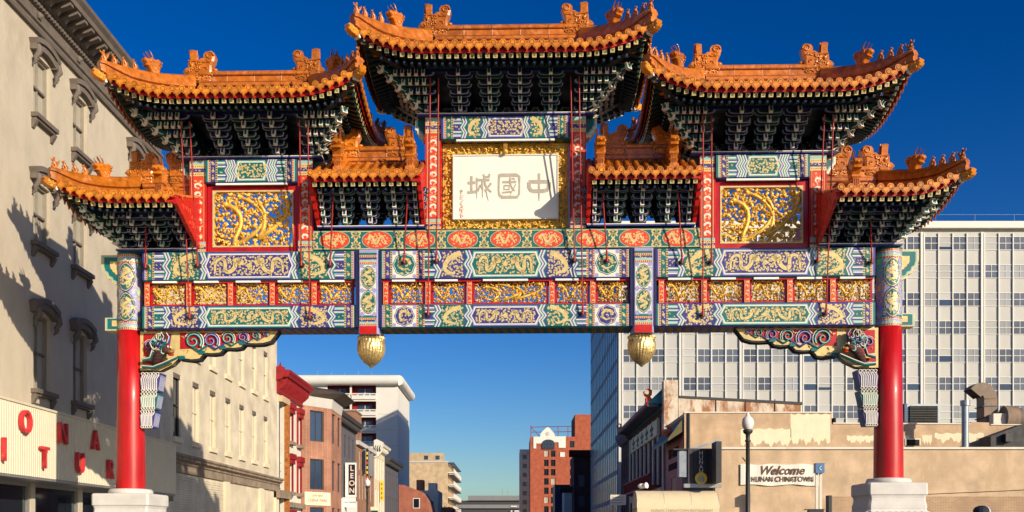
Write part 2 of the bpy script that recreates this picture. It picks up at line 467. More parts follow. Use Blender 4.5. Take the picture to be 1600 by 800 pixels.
def dragon_flat(pt, rng, xh, xt, zc, h, mn, lev, edge=None):
    """sinuous dragon: head at xh, tail at xt"""
    n = 40
    path = []; ws = []
    for i in range(n+1):
        t = i/n
        x = xh + (xt-xh)*(0.06 + 0.9*t) + (xt-xh)*0.055*math.sin(4*PI*t*1.4)
        z = zc + 0.33*h*math.sin(2*PI*(1.65*t+0.1))*(0.75+0.3*t)
        path.append((x, z)); ws.append(h*(0.17*(1-t)**0.6+0.05))
    if edge: pt.ribbon(path, [w*1.55 for w in ws], edge, lev-0.5)
    pt.ribbon(path, ws, mn, lev)
    s = 1 if xt > xh else -1
    hx, hz = path[0]
    pt.poly([(hx-s*.10*h, hz-.10*h), (hx+s*.10*h, hz-.13*h), (hx+s*.15*h, hz+.10*h), (hx-s*.02*h, hz+.14*h), (hx-s*.14*h, hz+.03*h)], mn, lev)
    for q in (0.8, 1.4, 2.2): pt.ribbon(curl_path(hx+s*.08*h, hz+.05*h, q if s > 0 else PI-q, .26*h, 2*s, 5), .03*h, mn, lev)
    for i in (8, 16, 25, 33):
        x, z = path[i]
        for sg in (-1, 1):
            a = rng.uniform(0, 2*PI)
            pt.ribbon(curl_path(x, z, a, .34*h, sg*2.5, 5), [.06*h, .05*h, .05*h, .045*h, .03*h, .02*h], mn, lev)
def zigzag(pt, x, z0, z1, d, cols, w, lev=0, flip=1):
    """bundle of zigzag stripes beginning at x and stacking towards flip"""
    zs = [0, .26, .5, .74, 1]; off = [.35, 1, 0, 1, .35]
    for k, c in enumerate(cols):
        L = [(x + flip*(k*w + off[i]*d), z0+(z1-z0)*zs[i]) for i in range(5)]
        Rr = [(p[0]+flip*w*1.02, p[1]) for p in L]
        for i in range(4): pt.poly([L[i], Rr[i], Rr[i+1], L[i+1]], c, lev)
def beadband(pt, x, w, z0, z1, bg='paint_gold', dot='paint_red', lev=0, n=None):
    pt.rect(x, x+w, z0, z1, bg, lev)
    n = n or max(4, int((z1-z0)/(w*1.25)))
    for i in range(n):
        z = z0+(i+.5)*(z1-z0)/n; q = (z1-z0)/n*.3
        pt.poly([(x+w*.2, z-q), (x+w*.8, z-q), (x+w*.8, z+q), (x+w*.2, z+q)], dot, lev+1)
def scrollband(pt, rng, x0, x1, z0, z1, bg, lev=0):
    pt.rect(x0, x1, z0, z1, bg, lev)
    w = x1-x0
    n = max(2, int((z1-z0)/(w*1.3)))
    for i in range(n):
        z = z0+(i+.5)*(z1-z0)/n
        pt.disc((x0+x1)/2, z, w*.26, w*.26, 'paint_gold', lev+1, 8)
        for sg in (-1, 1):
            pt.ribbon(curl_path((x0+x1)/2, z+sg*w*.3, rng.uniform(0, PI), w*.6, sg*4, 5), w*.13, 'paint_gold', lev+1)

BL = ['paint_blue', 'paint_lilac', 'paint_white', 'paint_teal', 'paint_mint', 'paint_white']
TL = ['paint_teal', 'paint_mint', 'paint_white', 'paint_blue', 'paint_lilac', 'paint_white']
def beam_paint(pt, rng, L, h, scheme=0, roundel=0.0, half_field=True, dragons=True, zb=0.0):
    """paint a beam face from x=0..L, z=zb..zb+h. scheme 0: blue cartouche, teal wings; 1 the other way round"""
    A, B = (('paint_blue', 'paint_teal'), ('paint_teal', 'paint_blue'))[scheme]
    a, b = (('paint_lilac', 'paint_mint'), ('paint_mint', 'paint_lilac'))[scheme]
    S1, S2 = ((TL, BL), (BL, TL))[scheme]
    z0, z1 = zb, zb+h
    ZW, ZD = (.0235, .10) if L > 3.5 else (.020, .075)
    pt.rect(0, L, z0, z1, B, -0.6)
    c = L/2
    for sg in (1, -1):
        X = (lambda x: x) if sg > 0 else (lambda x: L-x)
        def rect(x0, x1, za, zb_, mn, lev=0):
            p, q = sorted((X(x0), X(x1))); pt.rect(p, q, za, zb_, mn, lev)
        x = 0.0
        rect(x, x+.05, z0, z1, A); rect(x+.05, x+.075, z0, z1, a, .1); x += .075
        def bband(x, w=.045, dot='paint_red'):
            p, q = sorted((X(x), X(x+w))); beadband(pt, p, q-p, z0, z1, 'paint_gold', dot)
        def sband(x, w, bg):
            p, q = sorted((X(x), X(x+w))); scrollband(pt, rng, p, q, z0, z1, bg)
        bband(x); sband(x+.045, .13, B); bband(x+.175, .045, 'paint_black'); x += .22
        if roundel:
            rect(x, x+roundel, z0, z1, 'paint_lilac'); rect(x+.01, x+roundel-.01, z0+.01, z1-.01, 'paint_white', .2)
            cx = X(x+roundel/2); cz = (z0+z1)/2; r = min(roundel, h)*.46
            for q in range(4):
                qx = cx + (roundel*.5-.05)*(1 if q % 2 else -1); qz = cz + (h*.5-.05)*(1 if q > 1 else -1)
                pt.disc(qx, qz, .05, .05, 'paint_lilac', .6, 8)
            pt.disc(cx, cz, r, r, A, 1, 32, 8, .05); pt.disc(cx, cz, r*.93, r*.93, 'paint_white', 1.4, 32, 8, .05); pt.disc(cx, cz, r*.88, r*.88, A, 1.8, 32, 8, .05)
            ins = lambda px_, pz_: math.hypot(px_-cx, pz_-cz) < r*.82
            path = [(cx + r*.55*math.cos(t*.9)*(1-t*.03), cz + r*.55*math.sin(t*.9)*(1-t*.03)) for t in range(7)]
            pt.ribbon(path, [r*.28, r*.3, r*.28, r*.25, r*.22, r*.18, r*.1], 'paint_gold', 3)
            fill_curls(pt, rng, cx-r, cx+r, cz-r, cz+r, 'paint_gold', 3, r*.36, r*.12, ins)
            x += roundel
            bband(x); sband(x+.045, .11, B); bband(x+.155); x += .20
        # striped end field
        ef = .27 if L > 3.5 else .22
        rect(x, x+ef, z0, z1, a)
        for (f0, f1, mn) in ((0, .09, A), (.09, .13, 'paint_white'), (.20, .27, B), (.27, .31, 'paint_white'), (.345, .655, A), (.69, .73, 'paint_white'), (.73, .80, B), (.87, .91, 'paint_white'), (.91, 1, A)):
            rect(x, x+ef, z0+f0*h, z0+f1*h, mn, .4)
        p, q = sorted((X(x+.02), X(x+ef-.03)))
        fill_curls(pt, rng, p, q, z0+.40*h, z0+.60*h, 'paint_gold', 1.4, .055, .02)
        x += ef-ZD
        d = ZD; w = ZW
        zigzag(pt, X(x), z0, z1, d, S1, w, 1.5, sg)
        x += w*6
        # wing with a dragon
        wing = (c-x)*.37 if half_field else 0
        if wing:
            rect(x+.02, x+wing+.12, z0, z1, B, .2)
            cx = X(x+wing/2+.06)
            n = 26
            path = []
            for i in range(n+1):
                t = i/n
                path.append((cx+sg*(wing*.36*math.cos(1.5*PI*t+.4)*(1-.25*t)), z0+h*(.90-.80*t)+h*.08*math.sin(7*t)))
            pt.ribbon(path, [h*(.16*(1-i/n)**.5+.04) for i in range(n+1)], 'paint_gold', 1)
            fill_curls(pt, rng, min(X(x+.11), X(x+wing+.02)), max(X(x+.11), X(x+wing+.02)), z0+.04*h, z1-.04*h, 'paint_gold', .8, .060, .042)
            x += wing
        zigzag(pt, X(x), z0, z1, d, S2, w, 1.5, sg)
        x += w*6
        xin = x
    # central cartouche between the inner zigzags
    d = ZD
    def cart(i, mn, lev):
        l = xin + i; r = L-l
        pt.poly([(l+d, z0+i*.85), (r-d, z0+i*.85), (r-d+d*.3, z0+.26*h), (r, z0+.5*h), (r-d+d*.3, z0+.74*h), (r-d, z1-i*.85), (l+d, z1-i*.85), (l+d*.7, z0+.74*h), (l, z0+.5*h), (l+d*.7, z0+.26*h)], mn, lev)
    cart(0, A, .5); cart(.03, a, .9); cart(.055, 'paint_white', 1.2); cart(.085, B if scheme == 2 else A, 1.6)
    zc = (z0+z1)/2
    hh = h-.2
    l, r = (xin+.2, L-xin-.2) if L > 3.5 else (xin+.13, L-xin-.13)
    if dragons and r-l > 1.0:
        dragon_flat(pt, rng, c-.16, l, zc, hh*1.15, 'paint_gold', 4, A)
        dragon_flat(pt, rng, c+.16, r, zc, hh*1.15, 'paint_gold', 4, A)
        pt.disc(c, zc, .06, .06, 'paint_gold', 3, 10)
        fill_curls(pt, rng, l-.02, r+.02, zc-hh/2, zc+hh/2, 'paint_gold', 2.6, .060, .044)
    else:
        fill_curls(pt, rng, l-.05, r+.05, zc-hh/2, zc+hh/2, 'paint_gold', 2.8, .058, .044)

# ------------------------------------------------------------------ ground, road, pavements
def ground():
    g = MB(); g.box(-1500, 1500, -400, 2600, -0.5, -0.13, 'ground_earth')
    tag(g.build('ground'), kind='structure')
    r = MB(); r.box(-8.2, 8.2, -120, 300, -0.3, -0.126, 'asphalt')
    road = tag(r.build('road'), kind='structure')
    for k in range(-8, 40):
        l = MB(); l.box(-0.06, 0.06, k*6, k*6+3, -0.126, -0.121, 'line_paint'); l.build('lane_line', road)
    for sg, nm in ((-1, 'pavement'), (1, 'pavement')):
        p = MB(); a, b = sorted((sg*8.2, sg*13.5))
        p.box(a, b, -120, 300, -0.3, 0.0, 'pavement')
        po = tag(p.build(nm), kind='structure')
        k = MB(); a, b = sorted((sg*8.2, sg*8.02)); k.box(a, b, -120, 300, -0.3, -0.004, 'concrete'); k.build('kerb', po)
    lot = MB(); lot.box(13.5, 60, 20, 67.6, -0.3, -0.02, 'asphalt')
    tag(lot.build('parking_lot'), kind='structure')
ground()

# ------------------------------------------------------------------ the archway
ARCH = thing('archway', 'ornate ceremonial archway with tiered orange tiled roofs and red columns across the street', 'archway', (-0.15, 25.4, 0), R(-1.5))
rng = random.Random(7)

# ---- shared small meshes
def drip_mesh():
    m = MB()
    poly = [(-.098, .03), (.098, .03), (.098, -.03), (.07, -.075), (.04, -.085), (0, -.165), (-.04, -.085), (-.07, -.075), (-.098, -.03)]
    m.prism(poly, -.03, 0.0, 'y', 'glaze', mside='glaze_dark')
    inner = [(x*.66, z*.70-.008) for x, z in poly]
    m.prism(inner, -.038, -.03, 'y', 'glaze_drip')
    return m.mesh('drip_tile')
def fly_rafter_mesh():
    m = MB(); h = .05
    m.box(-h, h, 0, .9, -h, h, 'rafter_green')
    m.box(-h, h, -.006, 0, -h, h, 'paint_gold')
    for a, b, c, d in ((-.55, .1, .25, .5), (-.1, .55, -.5, -.25), (-.12, .12, -.2, .2), (.35, .55, 0, .5), (-.55, -.35, -.5, 0)):
        m.box(a*h, b*h, -.010, -.006, c*h, d*h, 'bracket_green')
    return m.mesh('flying_rafter')
def round_rafter_mesh():
    m = MB(); r = .046
    m.tube([(0, 0, 0), (0, .8, 0)], r, 10, 'rafter_green')
    m.tube([(0, -.006, 0), (0, 0, 0)], r*.98, 10, 'paint_blue')
    m.tube([(0, -.012, .008), (0, -.004, .008)], r*.55, 8, 'paint_mint')
    return m.mesh('round_rafter')
DRIP, FLY, RND = drip_mesh(), fly_rafter_mesh(), round_rafter_mesh()

def arm_poly(w, h):
    """boat-shaped bracket arm seen from the front: upturned ends"""
    return [(-w, h), (-w, h*.45), (-w*.86, h*.12), (-w*.6, 0), (w*.6, 0), (w*.86, h*.12), (w, h*.45), (w, h), (w*.80, h), (w*.72, h*.62), (w*.35, h*.55), (-w*.35, h*.55), (-w*.72, h*.62), (-w*.80, h)]
def add_arm(m, y, z, w, h, mn, T=None):
    old = m.T
    m.T = T
    p = arm_poly(w, h)
    m.prism([(a, b+z) for a, b in p], y-.03, y+.03, 'y', mn)
    # pale outline along the lower edge and the ends
    out = [(-w, h), (-w, h*.45), (-w*.86, h*.12), (-w*.6, 0), (w*.6, 0), (w*.86, h*.12), (w, h*.45), (w, h)]
    for i in range(len(out)-1):
        (ax, az), (bx, bz) = out[i], out[i+1]
        cx, cz = 0, h*.75
        k = .90
        q = [(ax, az+z), (bx, bz+z), (bx*k, (bz-cz)*.8+cz+z), (ax*k, (az-cz)*.8+cz+z)]
        m.add([(q[0][0], y-.034, q[0][1]), (q[1][0], y-.034, q[1][1]), (q[2][0], y-.034, q[2][1]), (q[3][0], y-.034, q[3][1])], [(0, 1, 2, 3)], 'line_dim')
    for sx in (-1, 0, 1):
        m.box(sx*w*.9-.032, sx*w*.9+.032, y-.04, y+.04, z+h+.002, z+h+.034, mn)
    m.T = old
def add_nose(m, y0, y1, z, hw, h, mn, T=None):
    """arm projecting forward with a drooping beak, edged in white"""
    old = m.T; m.T = T
    poly = [(y0, z), (y1+.06, z), (y1-.02, z-.012), (y1-.10, z+.03), (y1-.02, z+h*.75), (y1+.05, z+h), (y0, z+h)]
    m.prism(poly, -hw, hw, 'x', mn)
    pc = {'bracket_green': 'paint_teal', 'bracket_blue': 'paint_blue'}.get(mn, mn)
    q_ = [(y1-.13, z-.01), (y1-.05, z-.025), (y1-.02, z+h*1.2), (y1-.08, z+h*1.2)]
    m.prism(q_, -hw*.8, hw*.8, 'x', pc)
    for s_ in (-1, 1):
        a_, b_ = sorted((s_*hw*.8, s_*hw*1.25)); m.prism([(p_[0]-.006, p_[1]) for p_ in q_], a_, b_, 'x', 'paint_white')
    m.prism([(y1-.14, z-.012), (y1-.06, z-.030), (y1-.06, z-.014), (y1-.132, z+.012)], -hw*1.2, hw*1.2, 'x', 'paint_white')
    m.T = old
def bracket_mesh(n, dz, dy, col, wide=.27):
    m = MB()
    m.box(-.075, .075, -.09, .09, 0, .06, col)
    for k in range(n):
        y = -k*dy; z = .06+k*dz
        c = col if k % 2 == 0 else ('bracket_green' if col == 'bracket_blue' else 'bracket_blue')
        add_nose(m, .1, y-.05, z, .036, dz*.8, c)
        g = .58+.13*k
        add_arm(m, y, z, wide*g, dz*.78, col)
        if k: add_arm(m, y+dy*.9, z, wide*(g+.14), dz*.78, c)
    return m.mesh('bracket_set')
def corner_mesh(n, dz, dy, sx, sy, dx):
    """bracket cluster under a hip corner; sx, sy = which way is outwards"""
    m = MB()
    m.box(-.09, .09, -.09, .09, 0, .06, 'bracket_blue')
    F = lambda off: (lambda x, y, z: (x+sx*off, y*(-sy), z))              # forward arms (towards sy)
    S = lambda off: (lambda x, y, z: (-y*sx, x+sy*off, z))               # side arms (towards sx)
    ang = math.atan2(sy*dy, sx*(dx+.03))
    D = lambda x, y, z: (-y*math.cos(ang)-x*math.sin(ang), -y*math.sin(ang)+x*math.cos(ang), z)
    for k in range(n):
        y = -k*dy; z = .06+k*dz
        c = 'bracket_green' if k % 2 else 'bracket_blue'
        ys = -k*dx
        for j in range(k+1):
            off = j*.165
            add_nose(m, .1, y-.05, z, .034, dz*.8, c if j % 2 else 'bracket_green', F(off))
            add_nose(m, .1, ys-.05, z, .034, dz*.8, c if j % 2 else 'bracket_green', S(off))
        add_arm(m, y, z, .26+.07*k, dz*.78, c, F(.07*k))
        add_arm(m, ys, z, .26+.07*k, dz*.78, c, S(.07*k))
        # long diagonal beak, teal edged white
        L = -(k*dy*1.414+.30)
        add_nose(m, .1, L, z, .055, dz*.85, 'bracket_green', D)
        for T_ in ((ys, S(.15*k)),):
            m.T = T_[1]; l2 = T_[0]-.16
            m.prism([(l2-.20, z+dz*.80), (l2-.02, z+dz*.10), (l2+.10, z+dz*.05), (l2+.12, z+dz*.6)], -.05, .05, 'x', 'paint_teal')
            m.prism([(l2-.22, z+dz*.84), (l2-.02, z+dz*.06), (l2+.10, z-.004), (l2+.10, z+dz*.10), (l2-.01, z+dz*.20), (l2-.18, z+dz*.86)], -.056, -.040, 'x', 'paint_white')
            m.prism([(l2-.22, z+dz*.84), (l2-.02, z+dz*.06), (l2+.10, z-.004), (l2+.10, z+dz*.10), (l2-.01, z+dz*.20), (l2-.18, z+dz*.86)], .040, .056, 'x', 'paint_white')
            m.T = None
        m.T = D
        m.prism([(L-.16, z+dz*.75), (L-.02, z+dz*.15), (L+.10, z+dz*.1), (L+.12, z+dz*.6)], -.055, .055, 'x', 'paint_teal')
        m.prism([(L-.18, z+dz*.78), (L-.02, z+dz*.12), (L+.10, z+dz*.05), (L+.10, z+dz*.12), (L-.01, z+dz*.22), (L-.14, z+dz*.80)], -.062, -.044, 'x', 'paint_white')
        m.prism([(L-.18, z+dz*.78), (L-.02, z+dz*.12), (L+.10, z+dz*.05), (L+.10, z+dz*.12), (L-.01, z+dz*.22), (L-.14, z+dz*.80)], .044, .062, 'x', 'paint_white')
        m.T = None
    return m.mesh('corner_bracket')

# ---- ridge ornaments (outline extruded with a chamfer, relief added)
def slab(m, poly, th, mn, ch=.25):
    """outline in (x, z) given real thickness with bevelled edges"""
    cx = sum(p[0] for p in poly)/len(poly); cz = sum(p[1] for p in poly)/len(poly)
    n = len(poly)
    ins = [(cx+(x-cx)*(1-.14), cz+(z-cz)*(1-.10)) for x, z in poly]
    rings = [(ins, -th), (poly, -th*(1-ch)), (poly, th*(1-ch)), (ins, th)]
    vs = [(p[0], y, p[1]) for r, y in rings for p in r]
    fs = [(i*n+j, i*n+(j+1) % n, (i+1)*n+(j+1) % n, (i+1)*n+j) for i in range(3) for j in range(n)]
    m.add(vs, fs + [tuple(range(n)), tuple(range(4*n-1, 3*n-1, -1))], mn)
def chiwen_mesh(side):
    """dragon finial that swallows the end of the ridge. side=-1: its scrolled tail curls to +x"""
    m = MB(); r = random.Random(3)
    pts = [(-.28, 0), (.30, 0), (.31, .28), (.30, .42), (.36, .52), (.39, .64), (.36, .74), (.28, .79), (.18, .77), (.13, .70), (.13, .60), (.06, .60), (-.02, .54), (-.10, .54), (-.11, .80), (-.17, .82), (-.22, .82), (-.27, .80), (-.26, .70), (-.24, .56), (-.29, .52), (-.30, .34), (-.38, .33), (-.42, .27), (-.36, .22), (-.30, .20)]
    slab(m, pts, .13, 'glaze')
    # tail scroll, scales, snout curls
    for s in (-1, 1):
        y = s*.135
        sp = [(.26+.105*math.cos(a)*(1-a/11), y, .655+.105*math.sin(a)*(1-a/11)) for a in [i*.7 for i in range(13)]]
        m.tube(sp, [.026*(1-i/20) for i in range(13)], 5, 'glaze')
        for i in range(26):
            x, z = r.uniform(-.24, .26), r.uniform(.05, .52)
            cp = curl_path(x, z, r.uniform(0, 6.3), .16, r.choice((-4, 4)), 5)
            m.tube([(a, y, b) for a, b in cp], [.024, .022, .02, .018, .014, .01], 5, 'glaze' if i % 3 else 'glaze_drip')
        m.tube([(-.27, y, .53), (.27, y, .50)], .02, 5, 'glaze')
        m.ball((-.18, y, .42), .045, 'glaze_drip', 6, 4)
    for i in range(5):
        a = -.26+.04*i
        m.tube([(a, 0, .6), (a+.0, 0, .84)], [.03, .02], 5, 'glaze')
    m.ball((.36, 0, .34), (.07, .06, .05), 'glaze')
    if side > 0:
        m.v = [(-x, y, z) for x, y, z in m.v]; m.f = [tuple(reversed(f)) for f in m.f]
    return m.mesh('dragon_finial')
def beast_mesh():
    """horned beast head looking towards -x"""
    m = MB()
    pts = [(-.02, -.06), (.16, -.06), (.18, .10), (.23, .20), (.20, .30), (.13, .33), (.07, .29), (.0, .30), (-.06, .31), (-.13, .25), (-.22, .26), (-.24, .20), (-.17, .15), (-.20, .09), (-.12, .08)]
    slab(m, pts, .095, 'glaze')
    for s in (-1, 1):
        m.tube([(0, s*.05, .28), (-.02, s*.06, .36), (-.07, s*.06, .44), (-.10, s*.05, .47)], [.024, .02, .014, .006], 5, 'glaze_dark')
        m.tube([(-.08, s*.05, .29), (-.14, s*.06, .34), (-.20, s*.05, .40)], [.018, .013, .005], 5, 'glaze_dark')
        m.ball((-.08, s*.095, .22), .032, 'glaze_drip', 6, 4)
        for i in range(7):
            cp = curl_path(.04+.02*i, .02+.035*i, 1.0+i*.8, .13, 4, 4)
            m.tube([(a, s*.10, b) for a, b in cp], [.02, .018, .014, .012, .008], 5, 'glaze')
    m.ball((-.2, 0, .2), (.05, .06, .035), 'glaze', 6, 4)
    return m.mesh('ridge_beast')
def figure_mesh(k):
    """little seated beast in a row on the hip, looking towards -x"""
    m = MB()
    m.box(-.07, .07, -.05, .05, -.05, .015, 'glaze')
    m.tube([(.05, 0, 0), (.035, 0, .09), (-.01, 0, .16), (-.03, 0, .20)], [.05, .055, .045, .032], 7, 'glaze')
    m.ball((-.045, 0, .225), (.045, .036, .038), 'glaze', 7, 5)
    m.tube([(-.035, .03, .14), (-.06, .035, .06), (-.055, .035, 0)], [.02, .018, .02], 5, 'glaze')
    m.tube([(-.035, -.03, .14), (-.06, -.035, .06), (-.055, -.035, 0)], [.02, .018, .02], 5, 'glaze')
    for s in (-1, 1): m.tube([(-.03, s*.02, .25), (-.02, s*.03, .285)], [.015, .005], 5, 'glaze')
    if k == 0:
        # a rider on a hen: taller, with a spread tail
        m.tube([(.0, 0, .16), (.0, 0, .27)], [.04, .025], 6, 'glaze'); m.ball((0, 0, .30), .035, 'glaze', 6, 5)
        for a in (-.4, 0, .4): m.tube([(.06, 0, .06), (.11, a*.1, .16), (.12, a*.2, .24)], [.03, .025, .008], 5, 'glaze')
        m.tube([(-.09, 0, .22), (-.12, 0, .29)], [.02, .006], 5, 'glaze')
    else:
        m.tube([(.07, 0, .02), (.11, 0, .08), (.09, 0, .15)], [.02, .018, .006], 5, 'glaze')
        if k == 2: m.tube([(.0, 0, .17), (.05, 0, .24)], [.02, .005], 5, 'glaze')
    return m.mesh('ridge_figure')
def corner_head_mesh():
    m = MB(); r = random.Random(5)
    pts = [(.20, -.10), (.20, .12), (.02, .15), (-.10, .19), (-.20, .20), (-.25, .15), (-.20, .09), (-.26, .05), (-.20, -.02), (-.10, -.07), (.05, -.11)]
    slab(m, pts, .11, 'glaze_drip')
    for s in (-1, 1):
        m.ball((-.06, s*.11, .08), .035, 'gold_leaf', 6, 4)
        for i in range(8):
            cp = curl_path(r.uniform(-.1, .15), r.uniform(-.06, .1), r.uniform(0, 6), .12, 4, 4)
            m.tube([(a, s*.115, b) for a, b in cp], [.02, .018, .014, .012, .008], 5, 'gold_leaf')
    return m.mesh('corner_head')
CHI = {-1: chiwen_mesh(-1), 1: chiwen_mesh(1)}
BEAST = beast_mesh()
FIG = [figure_mesh(k) for k in range(3)]
CHEAD = corner_head_mesh()

def sweep(m, path, prof, mn):
    """sweep a profile (side, up) along a 3-D path, kept upright"""
    pts = [Vector(p) for p in path]; k = len(pts); n = len(prof)
    vs = []
    for i in range(k):
        t = pts[min(i+1, k-1)]-pts[max(i-1, 0)]
        h = Vector((t.x, t.y, 0)).normalized()
        sd = Vector((-h.y, h.x, 0))
        up = sd.cross(t.normalized()) * -1
        up = up if up.z > 0 else -up
        for a, b in prof: vs.append(tuple(pts[i]+sd*a+up*b))
    fs = [(i*n+j, i*n+(j+1) % n, (i+1)*n+(j+1) % n, (i+1)*n+j) for i in range(k-1) for j in range(n)]
    m.add(vs, fs, mn)
    m.add(vs[:n], [tuple(range(n))], mn); m.add(vs[-n:], [tuple(range(n))], mn)
RIDGE_PROF = [(-.12, -.06), (-.12, .05), (-.085, .07), (-.085, .13), (-.105, .15), (-.105, .185), (-.06, .235), (0, .25), (.06, .235), (.105, .185), (.105, .15), (.085, .13), (.085, .07), (.12, .05), (.12, -.06)]

HIP_PROF = [(-.13, 0), (-.13, .34), (-.085, .38), (-.085, .62), (-.12, .67), (-.12, .80), (-.07, .95), (0, 1.0), (.07, .95), (.12, .80), (.12, .67), (.085, .62), (.085, .38), (.13, .34), (.13, 0)]
def hip_sweep(m, path, tops, mn):
    pts = [Vector(p) for p in path]; k = len(pts); n = len(HIP_PROF); vs = []
    for i in range(k):
        t = pts[min(i+1, k-1)]-pts[max(i-1, 0)]
        h = Vector((t.x, t.y, 0)).normalized(); sd = Vector((-h.y, h.x, 0))
        lo = .06+.24*min(1, max(0, (k-2-i)/3))
        hh = tops[i]-(pts[i].z-lo)
        for a, b in HIP_PROF: vs.append(tuple(pts[i]+sd*a+Vector((0, 0, -lo+b*hh))))
    dk = {1, 3, 10, 12}  # recess faces coloured darker to paint in the groove shade
    m.add(vs, [(i*n+j, i*n+(j+1) % n, (i+1)*n+(j+1) % n, (i+1)*n+j) for i in range(k-1) for j in range(n) if j not in dk], mn)
    m.add(vs, [(i*n+j, i*n+(j+1) % n, (i+1)*n+(j+1) % n, (i+1)*n+j) for i in range(k-1) for j in range(n) if j in dk], 'glaze_dark')
    m.add(vs[:n], [tuple(range(n))], mn); m.add(vs[-n:], [tuple(range(n))], mn)

